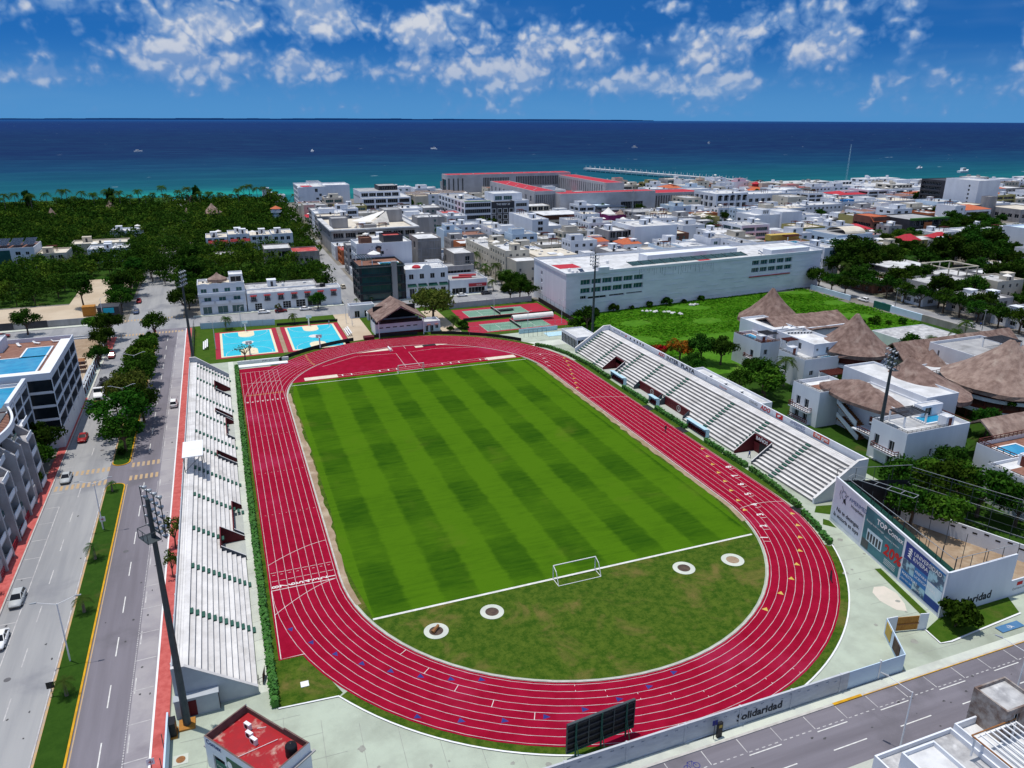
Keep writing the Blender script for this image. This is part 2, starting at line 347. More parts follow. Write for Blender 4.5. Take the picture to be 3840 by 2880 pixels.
s_.poly([(R_*math.cos(2*math.pi*i/N_),R_*math.sin(2*math.pi*i/N_)) for i in range(N_)],-1.4)
struct('sea',s_,'sea_water')
# the low island on the horizon
mat('far_land',(.02,.11,.26),(.03,.13,.28),.001,.9)  # sea haze painted into the land as blue
isl=MB(); random.seed(3); pr=None
for i in range(61):
    a=R(-14+i*.75); hgt=(9+random.random()*14)*math.sin(math.pi*i/60)**.4; p=(14600*math.sin(a),14600*math.cos(a)-146)
    q=(p,hgt+8)
    if pr: isl.prism([pr[0],q[0],(q[0][0]*1.01,q[0][1]*1.01),(pr[0][0]*1.01,pr[0][1]*1.01)],-1.6,max(2,(pr[1]+q[1])/2))
    pr=q
struct('far_island',isl,'far_land')
# avenue on the west side
def sheet(name,x0,y0,x1,y1,z,m,parent=None): 
    b=MB(); b.quad((x0,y0,z),(x1,y0,z),(x1,y1,z),(x0,y1,z)); return struct(name,b,m,parent)
av=sheet('avenue',-83.4,-180,-61.6,126,.02,'asphalt')
sheet('slab_lane',-83.3,-180,-73.9,126,.028,'slab_road',av)
sheet('parking_lane',-64.2,-180,-61.7,122,.028,'park_lane',av)
sheet('cross_street',-330,126,190,139,.02,'slab_road')
sheet('far_avenue',-81,139,-63,575,.02,'slab_road')
sheet('middle_street',-5.5,139,4.5,560,.02,'slab_road')
sheet('palm_street',54,139,64.5,470,.02,'slab_road')
sheet('east_street',188,-160,198,520,.02,'slab_road')
st=sheet('south_street',-61.6,-99.4,330,-91.4,.02,'asphalt_x')
sheet('junction',-61.7,-99.4,-61.5,-91.4,.021,'asphalt',st)
for i,y in enumerate((215,300,390)): sheet('side_street',-5.5,y,520,y+7,.018,'slab_road')
def slab(name,x0,y0,x1,y1,z0,z1,m,parent=None): return struct(name,MB().box(x0,y0,z0,x1,y1,z1),m,parent)
rw=slab('red_sidewalk',-61.4,-180,-59.75,124,0,.14,'red_walk')
slab('kerb_edge',-61.65,-180,-61.4,124,0,.15,'white_paint',rw)
rl=slab('west_sidewalk',-85.2,-180,-83.62,61,0,.14,'red_walk'); slab('kerb_edge',-83.62,-180,-83.4,61,0,.15,'kerb',rl)
wl2=slab('west_pavement',-86.5,61,-83.62,124,0,.14,'concrete'); slab('kerb_edge',-83.62,61,-83.4,118,0,.15,'kerb',wl2)
slab('corner_planter_bed',-84.8,106,-82.4,120,.13,.2,'red_walk')
nf=slab('north_sidewalk',-59.5,139.3,-5.8,141.5,0,.14,'concrete'); ns2=slab('north_sidewalk',4.8,139.3,53.6,141.5,0,.14,'concrete')
ss=slab('south_sidewalk',-59.7,-91.1,320,-89.95,0,.13,'concrete')
slab('kerb_edge',-59.7,-91.4,320,-91.1,0,.14,'kerb',ss)
slab('yellow_kerb',16.5,-91.42,21,-91.08,.0,.17,'yellow_kerb',ss); slab('yellow_line',21.2,-91.41,60,-91.3,.0,.146,'yellow_line',ss)
slab('near_sidewalk',-59,-100.6,300,-99.4,0,.13,'concrete')
# medians
def capsule(x0,x1,y0,y1,n=8,r0=True,r1=True):
    c=(x0+x1)/2; r=(x1-x0)/2; P=[]
    P+= [(c+r*math.cos(t),y0+r+r*math.sin(t)) for t in [math.pi+math.pi*i/n for i in range(n+1)]] if r0 else [(x0,y0),(x1,y0)]
    P+= [(c+r*math.cos(t),y1-r+r*math.sin(t)) for t in [math.pi*i/n for i in range(n+1)]] if r1 else [(x1,y1),(x0,y1)]
    return P
for y0,y1,a in ((-180,5.6,False),(14.2,118,True)):
    o=struct('median',MB().prism(capsule(-73.7,-70.2,y0,y1,8,a,True),0,.16),'yellow_kerb'); struct('grass_bed',MB().poly(capsule(-73.5,-70.45,y0+.2,y1-.2,8,a,True),.175),'median_grass',o)
    ed=MB().quad((-70.05,y0+1,.034),(-69.9,y0+1,.034),(-69.9,y1-1,.034),(-70.05,y1-1,.034)); struct('edge_line',ed,'orange_zebra',av); struct('pale_kerb',MB().box(-73.78,y0+2,0,-73.52,y1-2,.168),'orange_zebra',o); ed=MB().quad((-74.05,y0+1,.034),(-73.9,y0+1,.034),(-73.9,y1-1,.034),(-74.05,y1-1,.034)); struct('edge_line',ed,'worn_line',av)
# lane paint
def dash(x0,y0,x1,y1,w,par,m='white_line',z=.036):
    return struct('lane_mark',ribbon(MB(),[(x0,y0),(x1,y1)],w,z),m,par)
for y in range(-120,120,10):
    if 2<y<12: continue
    dash(-66.9,y,-66.9,y+4.2,.15,av); dash(-78.2,y+2,-78.2,y+6,.14,av,'worn_line'); dash(-64.0,y+1.5,-64.0,y+4.5,.16,av,'worn_line')
pk=MB()
for i in range(-300,250):
    y=i*.42
    if 4<y<13: continue
    pk.quad((-64.45,y,.035),(-64.33,y,.035),(-64.33,y+.24,.035),(-64.45,y+.24,.035))
tag(struct('parking_dots',pk,'worn_line',av),kind='stuff')
for y in range(-118,110,6):
    if 2<y<13: continue
    dash(-64.3,y,-61.8,y+.1,.11,av,'worn_line')
    if -60<y<40: dash(-83.2,y+3,-80.9,y+3,.11,av,'worn_line')
dash(-80.85,-180,-80.85,-1,.12,av,'worn_line')
for (x0,x1,y) in ((-69.8,-64.6,6.2),(-69.8,-64.6,12.6),(-82.9,-74.3,6.0),(-82.9,-74.3,12.2)):
    x=x0
    while x<x1: struct('zebra_bar',MB().quad((x,y,.037),(x+.5,y,.037),(x+.5,y+2.2,.037),(x,y+2.2,.037)),'orange_zebra',av); x+=.95
for (x0,x1,y) in ((-82,-62,120.5),(-82,-62,141)):
    x=x0
    while x<x1: struct('zebra_bar',MB().quad((x,y,.037),(x+.5,y,.037),(x+.5,y+2.4,.037),(x,y+2.4,.037)),'orange_zebra',av); x+=1.0
# south street paint
for i in range(-14,30):
    x=-2.9+i*4.86
    dash(x,-91.5,x,-93.55,.11,st,'worn_line')
    for k in range(5): dash(x+.45*2*k+.2,-93.6,x+.45*2*k+.65,-93.6,.12,st,'worn_line')
    if i%2==0: dash(x+4.8,-94.0,x+9.6-.3,-94.0,.13,st)
for i in range(-8,20):
    x=11.4+i*10.1; dash(x,-96.85,x+4.9,-96.85,.14,st)
sheet('blue_bay',48.9,-89.0,53.3,-87.75,.146,'bay_blue',ss)
# stadium apron, courts ground
ap=sheet('stadium_apron',-59.6,-89.6,70,80,.012,'concrete_green')
sheet('east_apron',44,-89.9,62,-82,.010,'concrete_green'); sheet('gate_apron',29.8,-91.05,54,-84,.02,'concrete_green')
sheet('park_lawn',-59.6,80,66,126,.012,'lawn')
sheet('walkway',-49.4,-64,-48.0,80,.02,'concrete',ap)
# ================= running track and pitch
HS=42.195
def ringstrip(mb,A,B,z,m=0):
    o=len(mb.v); n=len(A)
    for a,b in zip(A,B): mb.v+=[(*a,z),(*b,z)]
    for i in range(n): j=(i+1)%n; mb.f.append((o+2*i,o+2*j,o+2*j+1,o+2*i+1)); mb.mi.append(m)
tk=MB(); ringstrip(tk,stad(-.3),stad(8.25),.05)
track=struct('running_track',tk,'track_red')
ch=MB(); ch.add([(-46.6,41,.046),(-36.4,41,.046),(-36.2,48,.046),(-33.6,56.5,.046),(-24,71.6,.046),(-46.6,71.6,.046)],[(0,1,2,3,4,5)])
ch.quad((-46.6,-58.7,.046),(-42.9,-58.7,.046),(-36,-40,.046),(-46.6,-40,.046)); struct('sprint_chute',ch,'track_red',track)
# red half-moon at the north end
dz=MB(); P=[(36.3*math.cos(t),HS+36.3*math.sin(t)) for t in [math.asin((54.3-HS)/36.3)+ (math.pi-2*math.asin((54.3-HS)/36.3))*i/40 for i in range(41)]]; dz.poly(P,.044)
struct('jump_area',dz,'track_red',track)
pg=MB(); r0=35.0; P=[]
a0=math.asin((54.25-HS)/35.6)
P=[(35.6*math.cos(t),-HS+35.6*math.sin(t)) for t in [-math.pi+math.pi*i/40 for i in range(41)]]+[(35.6*math.cos(t),HS+35.6*math.sin(t)) for t in [a0*i/8 for i in range(9)]]+[(35.6*math.cos(t),HS+35.6*math.sin(t)) for t in [math.pi-a0+a0*i/8 for i in range(9)]]
pg.poly(P,.034); infield=struct('infield_verge',pg,'rough_grass')
pp=MB(); y0=-54.4; aa=math.asin((-HS+54.4)/35.3)
P=[(35.3*math.cos(t),-HS+35.3*math.sin(t)) for t in [math.pi+aa-aa*i/8 for i in range(9)]]
P2=[(34.3,HS-8),(35.2*math.cos(a0),54.2),(-35.2*math.cos(a0),54.2),(-34.3,HS-8)]
P=[(-35.3*math.cos(aa),y0),(35.3*math.cos(aa),y0),(34.9,-HS+4),(34.2,-20),(34.2,20),(34.6,HS),(33.3,54.2),(-33.3,54.2),(-34.6,HS),(-34.2,20),(-34.2,-20),(-34.9,-HS+4)]
pp.poly(P,.042); struct('pitch',pp,'pitch_grass',infield)
random.seed(11)
for s in (-1,1):
    b=MB(); L=[];Q=[]
    for i in range(61):
        y=-HS-8+ (2*HS+12)*i/60; xo=35.95 if abs(y)<HS else math.sqrt(max(0,35.95**2-(abs(y)-HS)**2)); L.append((s*xo,y)); Q.append((s*(xo-.9-.9*random.random()*(1-abs(y)/60)),y))
    for i in range(60): b.quad((*L[i],.0445),(*L[i+1],.0445),(*Q[i+1],.0445),(*Q[i],.0445))
    struct('bare_strip',b,'dirt',infield)
for k in range(9):
    L=MB(); ribbon(L,stad(k),.065,.057,0,True); struct('lane_line',L,'lane_paint',track)
kb=MB(); ringstrip(kb,stad(-.55),stad(-.36),.10); ringstrip(kb,stad(-.36),stad(-.36),.1)
A=stad(-.36); n=len(A)
for i in range(n): a,b=A[i],A[(i+1)%n]; kb.quad((*a,.03),(*b,.03),(*b,.1),(*a,.1))
struct('inner_kerb',kb,'kerb',track)
for k in range(9):
    x=-(36.5+1.22*k)
    struct('lane_line',ribbon(MB(),[(x,HS),(x,67.9)],.06,.0565),'lane_paint',track)
struct('lane_line',ribbon(MB(),[(-46.3,-HS),(-46.3,-58.5),(-43.2,-58.5)],.10,.0572),'white_line',track)
def line(p,w=.09,m='white_line',z=.0585,name='track_mark'): return struct(name,ribbon(MB(),p,w,z),m,track)
line([(-46.3,67.8),(-36.5,67.8)]); line([(-46.3,57.8),(-36.5,57.8)]); line([(-45.6,48.2),(-36.3,48.2)],.14,'paint_yellow')
line([(-46.26,-HS),(-36.5,-HS)],.14)
for y in (-39.7,-37.3):
    for k in range(8): x=-(36.5+1.22*k); line([(x-.15,y),(x-1.05,y)],.07)
for k in range(8): x=-(36.5+1.22*k); line([(x-.42,-38.9+.9),(x-.8,-38.9+.9)],.07)
def arc_across(y0,side,dy=5.5,k0=0,k1=8):
    line([(side*(36.5+1.22*k0+1.22*(k1-k0)*i/12),y0+dy*(i/12)**1.6) for i in range(13)],.08)
arc_across(-30.2,-1,-4.6); line([(-36.5-9.76*i/12,-HS-6.2*(i/12)**1.5) for i in range(13)],.08); arc_across(16,1,-3.0); arc_across(57,1,-7)
line([(36.7+9.4*i/12,-46.2+.2*i-3.0*(i/12)**2) for i in range(13)],.08)
for yy in (-18,0,20,33):
    for k in range(8): x=-(36.5+1.22*k); line([(x-.35,yy),(x-.6,yy)],.05)
def polar(k,ang,side=-1): # on a bend; side -1 south, 1 north
    r=36.5+1.22*k; return (r*math.cos(ang),side*HS+r*math.sin(ang))
for k in range(8):
    x=-(36.5+1.22*(k+.5))
    text(str(k+1),1.5,'white_line',(x+.5,-HS+.85,.0586),(0,1,0),(-1,0,0),track,'lane_number','CENTER',bold=.03)
    text(str(k+1),1.15,'white_line',(x,43.5,.0586),(-1,0,0),(0,-1,0),track,'lane_number','CENTER',bold=.02)
    xx,yb=((34.2,-56.6),(36.6,-53.3),(38.7,-49.7),(40.2,-46.2),(41.7,-42.2),(43.0,-38.4),(44.2,-34.8),(45.5,-31.0))[k]; ang=0 if yb>-HS else math.atan2(yb+HS,xx); dv=(-math.sin(ang),math.cos(ang),0); uv=(-math.cos(ang),-math.sin(ang),0)
    text(str(k+1),1.75,'white_line',(xx+.55,yb+.25,.0586),dv,uv,track,'lane_number','CENTER',bold=.05)
    line([(xx-.58*math.cos(ang)-dv[0]*.8,yb-.58*math.sin(ang)-dv[1]*.8),(xx+.58*math.cos(ang)-dv[0]*.8,yb+.58*math.sin(ang)-dv[1]*.8)],.09)
    if k<4:
        q=((37.2,43.8),(38,47.4),(38.7,50.8),(39.1,54.5))[k]; an=math.atan2(max(0,q[1]-HS),q[0]); text(str(k+1),1.3,'white_line',(*q,.0586),(-math.sin(an),math.cos(an),0),(math.cos(an),math.sin(an),0),track,'lane_number','CENTER',bold=.03)
    for T3 in (((45.7,-21.4),(44.4,-25.1),(43.1,-28.8),(41.9,-32.5),(40.8,-36.2),(39.5,-39.9),(38.3,-43.7),(37.1,-47.2)),((44.4,-51.4),(42.4,-55.1),(39.9,-58.5),(36.9,-61.9),(33.6,-65),(30,-67.9),(25.8,-70.4),(21,-72.8)),((45,48.8),(44.4,45.7),(43.2,42),(42,38),(40.7,34.5),(39.6,30.8),(38.4,27.3),(37.1,23.6))):
        q=T3[k]; a=math.atan2(q[1]+HS,q[0]) if q[1]<-HS else (math.atan2(q[1]-HS,q[0]) if q[1]>HS else 0); tx,ty=-math.sin(a),math.cos(a); nx,ny=math.cos(a),math.sin(a)
        b=MB(); b.add([(q[0]-nx*.5,q[1]-ny*.5,.059),(q[0]+nx*.5,q[1]+ny*.5,.059),(q[0]+tx*.85,q[1]+ty*.85,.059)],[(0,1,2)]); struct('yellow_arrow',b,'paint_yellow',track)
    # blue triangles on the south bend
    for s0,dk in ((-2.92,.098),(-2.35,.115)):
        a=s0+dk*(7-k)*(1 if s0<-2.5 else 1); q=polar(k+.5,a,-1); tx,ty=-math.sin(a),math.cos(a); nx,ny=math.cos(a),math.sin(a)
        b=MB(); b.add([(q[0]-nx*.42,q[1]-ny*.42,.059),(q[0]+nx*.42,q[1]+ny*.42,.059),(q[0]+tx*.9,q[1]+ty*.9,.059)],[(0,1,2)]); struct('blue_arrow',b,'paint_blue',track)
    a=-2.55+.13*k; p0=polar(k,a,-1); p1=polar(k+1,a,-1); line([p0,p1],.08)
    a=-1.9+.1*k; p0=polar(k,a,-1); p1=polar(k+.2,a,-1); line([p0,p1],.07); p0=polar(k+.8,a,-1); p1=polar(k+1,a,-1); line([p0,p1],.07)
    q=polar(k+.5,2.35-.02*k,1); line([(q[0]-.3,q[1]),(q[0]+.3,q[1])],.3,'paint_yellow')
# jump area furniture
def jl(p): struct('runway_line',ribbon(MB(),p,.09,.05),'white_line',track)
jl([(-1.5,57.3),(-1.3,71.2),(-13,72.5),(-24,66)]); jl([(2.6,57.2),(2.7,71.3),(12,72),(24,69)]); jl([(-21.2,56.9),(22.8,57.6)]); jl([(-21.2,55.6),(22.8,56.1)]); jl([(-1.1,86.3),(-1.6,74)]); jl([(2.8,86),(2.6,74.9)])
for x0,x1 in ((-30.2,-21.2),(22.8,31.8)): tag(MB().box(x0,54.9,.03,x1,57.4,.09).build('sand_pit','sand'),'pale long-jump sand pit on the red half-moon, '+('west side' if x0<0 else 'east side'),'sand pit')
for x in (-20.0,-17.5,-9.5,-7.0,-4.6,8.9,11.5,14.0,20.6,22.3): struct('takeoff_board',MB().box(x,55.7,.046,x+.35,56.9,.056),'white_line',track)
wj=thing('water_jump','sloping steeplechase water jump basin with a black cover beside the inner bend','water jump',(8,76,0)); MB().box(5.8,74.9,.05,8.3,76.7,.058).build('basin',['sand'],wj); MB().box(8.4,75.2,.05,12.5,76.8,.16).build('cover',['black'],wj); MB().add([(12.5,75.2,.06),(16.5,75.4,.06),(12.5,76.8,.06)],[(0,1,2)]).build('ramp',['sand'],wj)
wj=thing('hurdle_beam','low white steeplechase beam next to a wedge of bare floor','hurdle beam',(-2,76,0)); MB().add([(-12.8,75.3,.062),(-2.6,75.2,.062),(-2.6,77.4,.062)],[(0,1,2)]).build('wedge',['sand'],wj); MB().box(-2.5,73.7,.05,-2.1,77.6,.65).build('beam',['white_metal'],wj)
# pitch lines and goals
for y,w in ((-54.45,.42),(52.05,.2)):
    xw=math.sqrt(35.4**2-(abs(y)-HS)**2); struct('goal_line',ribbon(MB(),[(-xw,y),(xw-.3,y)],w,.049),'white_line',infield)
def goal(y,s,label):
    t=thing('football_goal',label,'goal',(-1.2,y,.04)); x0,x1=-4.86,2.46; T=lambda nm,L:[ [m_:=MB()] and [m_.tube(a,b,r_,None,6) for a,b,r_ in L] and m_.build(nm,['white_metal'],t)]
    T('post',[((x0,y,0),(x0,y,2.44),.09)]); T('post',[((x1,y,0),(x1,y,2.44),.09)]); T('crossbar',[((x0,y,2.44),(x1,y,2.44),.09)])
    T('back_frame',[((x0,y,2.44),(x0,y+s*1.1,1.95),.06),((x1,y,2.44),(x1,y+s*1.1,1.95),.06),((x0,y+s*1.1,1.95),(x0,y+s*2.1,.06),.06),((x1,y+s*1.1,1.95),(x1,y+s*2.1,.06),.06),((x0,y+s*2.1,.06),(x1,y+s*2.1,.06),.06),((x0,y,.06),(x0,y+s*2.1,.06),.05),((x1,y,.06),(x1,y+s*2.1,.06),.05)])
goal(-54.45,-1,'white football goal frame without a net on the wide white line'); goal(52.05,1,'white football goal frame in front of the red half-moon')
mat('pit_dark',(.06,.04,.035),(.10,.07,.05),1.2,.9)
for i,(x,y,r_,l) in enumerate(((-25.4,-60.2,1.75,'pale concrete ring with a log and dark pit, on rough grass'),(-16.6,-58.9,1.75,'pale concrete ring around brown soil, west of the goal'),(16,-59.2,1.8,'pale concrete ring around a near-black disc, east of the goal'),(24.8,-60,1.85,'pale concrete ring around a brown disc, nearest the east bend'))):
    t=thing('throwing_circle',l,'throwing circle',(x,y,.03)); b=MB(); A=[(x+r_*math.cos(q),y+r_*math.sin(q)) for q in [2*math.pi*j/28 for j in range(28)]]; B=[(x+r_*.57*math.cos(q),y+r_*.57*math.sin(q)) for q in [2*math.pi*j/28 for j in range(28)]]
    ringstrip(b,B,A,.085)
    for j in range(28): a,c=A[j],A[(j+1)%28]; b.quad((*a,.02),(*c,.02),(*c,.085),(*a,.085))
    b.build('concrete_rim',['concrete'],t); MB().poly(B,.06).build('pit',['pit_dark' if i!=3 else 'dirt'],t)
    if i==0: MB().tube((x-.6,y-.3,.25),(x+.5,y+.6,.5),.28,.2,7).build('log',['wood'],t)
# corner verge and kerb on the south bend
kb=MB(); A=[];B=[]
an=[math.atan2(-68.2+HS,-40.0)]; a0=-math.pi+math.atan(26/40.); 
a1=-.43
AA=[(47.8*math.cos(t),-HS+47.8*math.sin(t)) for t in [a0+(a1-a0)*i/50 for i in range(51)]]
kerbp=[(-47.4,-67.6),(-40.2,-68.1)]+AA[1:]
gl=MB(); inn=[(46.55*math.cos(t),-HS+46.55*math.sin(t)) for t in [a0+(a1-a0)*i/50 for i in range(51)]]
for i in range(50): gl.quad((*AA[i],.03),(*AA[i+1],.03),(*inn[i+1],.03),(*inn[i],.03))
gl.poly([(-47.3,-67.6),(-40.2,-68.1),(-39.6,-67.6),(-43.0,-58.4),(-47.3,-58.4)],.029); gl.quad((-47.2,-58.5,.029),(-46.5,-58.5,.029),(-46.5,73,.029),(-47.2,73,.029)); vg=struct('track_verge',gl,'rough_grass')
k2=MB(); ribbon(k2,kerbp,.22,.13); 
for s in (-.11,.11):
    pass
struct('white_kerb',k2,'white_paint',vg)
ev=MB(); ev.quad((46.7,-50,.029),(48.2,-50,.029),(48.6,46,.029),(46.7,46,.029)); struct('east_verge',ev,'lawn',vg)
MB().box(-44.4,-64.9,.03,-43.4,-63.9,.12).build('drain_cover',['white_paint'],vg)
for y0,y1 in ((-62.5,-58.5),(-56.5,-53.5)): pass
struct('lawn_patch',MB().poly([(48.6,-52.2),(50.6,-50.4),(54,-51.2),(51.2,-54.2)],.03),'lawn'); struct('lawn_patch',MB().poly([(46.9,-56.2),(48.4,-54.6),(49,-55.5),(48.3,-58)],.03),'lawn')
struct('lawn_strip',MB().poly([(44.6,-70.2),(45.6,-70.5),(42.9,-81.8),(41.5,-82.3)],.03),'lawn')
mat('bare_patch',(.62,.56,.48),(.56,.52,.44),.5,.95); struct('bare_patch',MB().poly([(40.6,-74),(42.3,-74.4),(42.6,-76.5),(41.6,-78.9),(40.4,-80.4),(39.2,-79.6),(38.7,-77),(39.3,-75)],.028),'bare_patch')
# ================= stands
def stand(x0,sg,pitch_,rise,nrow,ya,yb,cuts,aisles,label,base,deckw,name='grandstand'):
    """x0 front edge, sg=-1 rises westward / +1 eastward; cuts=[(y0,y1,rows)]"""
    t=thing(name,label,'grandstand',(x0+sg*4,(ya+yb)/2,0))
    X=lambda i:x0+sg*pitch_*i
    for i in range(nrow+1):
        xa=X(i); xb=X(i+1) if i<nrow else X(i)+sg*deckw; z=base+rise*i if i<nrow else base+rise*(nrow-1)
        segs=[]; y=ya
        for c0,c1,rr in sorted(cuts):
            if i<rr: segs.append((y,c0)); y=c1
        segs.append((y,yb))
        for a,b in segs:
            if b-a<.2: continue
            m=MB(); lo,hi=min(xa,xb),max(xa,xb); zz=z if i<nrow else z+.02
            if i==nrow:
                w3=(hi-lo)/3
                for j in range(3): MB().box(lo+j*w3+.012,a,zz-.9,lo+(j+1)*w3-.012,b,zz+.03*(j if sg>0 else 2-j)).build('deck_board',['stand_white'],t)
                continue
            ns=max(1,round((b-a)/13))
            for q in range(ns):
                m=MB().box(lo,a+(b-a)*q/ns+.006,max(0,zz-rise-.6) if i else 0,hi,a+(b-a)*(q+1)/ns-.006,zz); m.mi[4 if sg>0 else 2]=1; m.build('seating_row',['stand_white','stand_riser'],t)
    for y in aisles:
        yy,i0,i1=y if isinstance(y,tuple) else (y,0,nrow-1)
        for i in range(i0,i1+1):
            xa=X(i); z=base+rise*i; b=MB().box(min(xa,xa-sg*.42),yy-.6,z-rise+.0 if i else 0,max(xa,xa-sg*.42),yy+.6,z-rise*.5 if i else z*.5); b.build('aisle_step',['green_step'],t)
    return t,X
mat('cut_floor',(.42,.44,.40),(.38,.40,.37),.6,.85)
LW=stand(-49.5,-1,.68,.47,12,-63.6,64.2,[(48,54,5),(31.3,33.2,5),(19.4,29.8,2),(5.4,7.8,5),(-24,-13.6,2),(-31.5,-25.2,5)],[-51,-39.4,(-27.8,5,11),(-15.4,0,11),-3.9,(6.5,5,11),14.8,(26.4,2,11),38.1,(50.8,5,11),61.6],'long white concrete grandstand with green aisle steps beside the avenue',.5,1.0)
lt,LX=LW
def cutwalls(t,X,sg,cuts,base,rise,pitch_,up=.9):
    for c0,c1,rr in cuts:
        xa=X(0)-sg*.15; xb=X(rr)
        for y,mm in ((c0,'slate'),(c1,'maroon')):
            s=.16 if y==c1 else -.16; z1=base+rise*(rr-1)+up; z0=.75
            m=MB(); yy=sorted((y-s*.0,y+s)); v=[]
            for q in yy: v+=[(xa,q,0),(xb,q,0),(xb,q,z1),(xa,q,z0)]
            m.add(v,[(0,1,2,3),(4,7,6,5),(0,4,5,1),(1,5,6,2),(2,6,7,3),(3,7,4,0)],0); m.build('entry_wall',['stand_grey' if False else mm],t)
            MB().add([(xa,yy[0]-.02,z0+.004),(xa,yy[1]+.02,z0+.004),(xb,yy[1]+.02,z1+.004),(xb,yy[0]-.02,z1+.004),(xa,yy[0]-.02,z0+.06),(xa,yy[1]+.02,z0+.06),(xb,yy[1]+.02,z1+.06),(xb,yy[0]-.02,z1+.06)],[(4,5,6,7) if sg>0 else (7,6,5,4),(0,1,5,4),(2,3,7,6),(1,2,6,5),(3,0,4,7)]).build('coping',['stand_white'],t)
        zz=base+rise*rr; m=MB(); m.box(min(xb,xb+sg*.2),c0,0,max(xb,xb+sg*.2),c1,zz+.5); m.build('entry_back',['maroon'],t)
        MB().box(min(xa,xb),c0+.17,.02,max(xa,xb),c1-.17,.05).build('entry_floor',['cut_floor'],t)
cutwalls(lt,LX,-1,[(48,54,5),(31.3,33.2,5),(19.4,29.8,2),(5.4,7.8,5),(-24,-13.6,2),(-31.5,-25.2,5)],.5,.47,.68)
# side walls of the west stand, back wall, camera booth
def endwall(t,xf,xb,xk,y,th,zf,zt,m='stand_grey',cap='stand_white'):
    v=[(xf,zf),(xb,zt),(xk,zt)]; a=MB(); P=[(xf,0),(xk,0),(xk,zt),(xb,zt),(xf,zf)]; n=5
    vs=[(x,y,z) for x,z in P]+[(x,y+th,z) for x,z in P]; a.add(vs,[tuple(range(5)),tuple(range(9,4,-1))]+[(i+5,(i+1)%5+5,(i+1)%5,i) for i in range(5)]); a.build('end_wall',[m],t)
    c=MB()
    for (x0,z0),(x1,z1) in zip(v,v[1:]): c.add([(x0,y-.06,z0+.01),(x0,y+th+.06,z0+.01),(x1,y+th+.06,z1+.01),(x1,y-.06,z1+.01),(x0,y-.06,z0+.1),(x0,y+th+.06,z0+.1),(x1,y+th+.06,z1+.1),(x1,y-.06,z1+.1)],[(7,6,5,4) if x1<x0 else (4,5,6,7),(0,1,5,4),(1,2,6,5),(2,3,7,6),(3,0,4,7)])
    c.build('coping',[cap],t)
endwall(lt,-49.4,-57.3,-58.8,-64.0,.35,1.0,6.5); endwall(lt,-49.4,-57.3,-58.8,64.3,.35,1.3,7.0)
MB().box(-58.84,-63.6,0,-58.68,64.3,6.3).build('back_wall',['stand_grey'],lt)
for i in range(26): MB().box(-59.0,-62+i*5.0,0,-58.845,-61.7+i*5.0,5.8).build('pier',['stand_white'],lt)
lean=thing('storage_lean_to','low grey lean-to shed against the end wall of the west grandstand','shed',(-56,-66,0)); MB().box(-58.9,-65.1,0,-54.0,-64.05,2.6).build('wall',['stand_grey'],lean); MB().box(-54.0,-65.0,.1,-53.95,-64.2,2.5).build('door',['pit_dark'],lean); MB().box(-57.4,-65.15,.1,-56.5,-65.1,2.3).build('door',['maroon'],lean); MB().box(-59.0,-65.2,2.6,-53.9,-64.05,2.72).build('roof',['stand_grey'],lean)
bo=thing('camera_booth','white canopy booth on posts on top of the west grandstand','booth',(-57,-3,5.6)); MB().box(-58.6,-7.0,8.8,-55.0,.6,8.92).build('canopy',['white_paint'],bo)
for x,y in ((-58.4,-6.7),(-55.3,-6.7),(-58.4,.3),(-55.3,.3)): MB().tube((x,y,5.5 if x<-57 else 4.2),(x,y,8.8),.06,None,6).build('post',['dark_metal'],bo)
MB().tube((-58.4,-6.7,6),(-55.3,-6.7,8.8),.05,None,5).build('brace',['dark_metal'],bo)
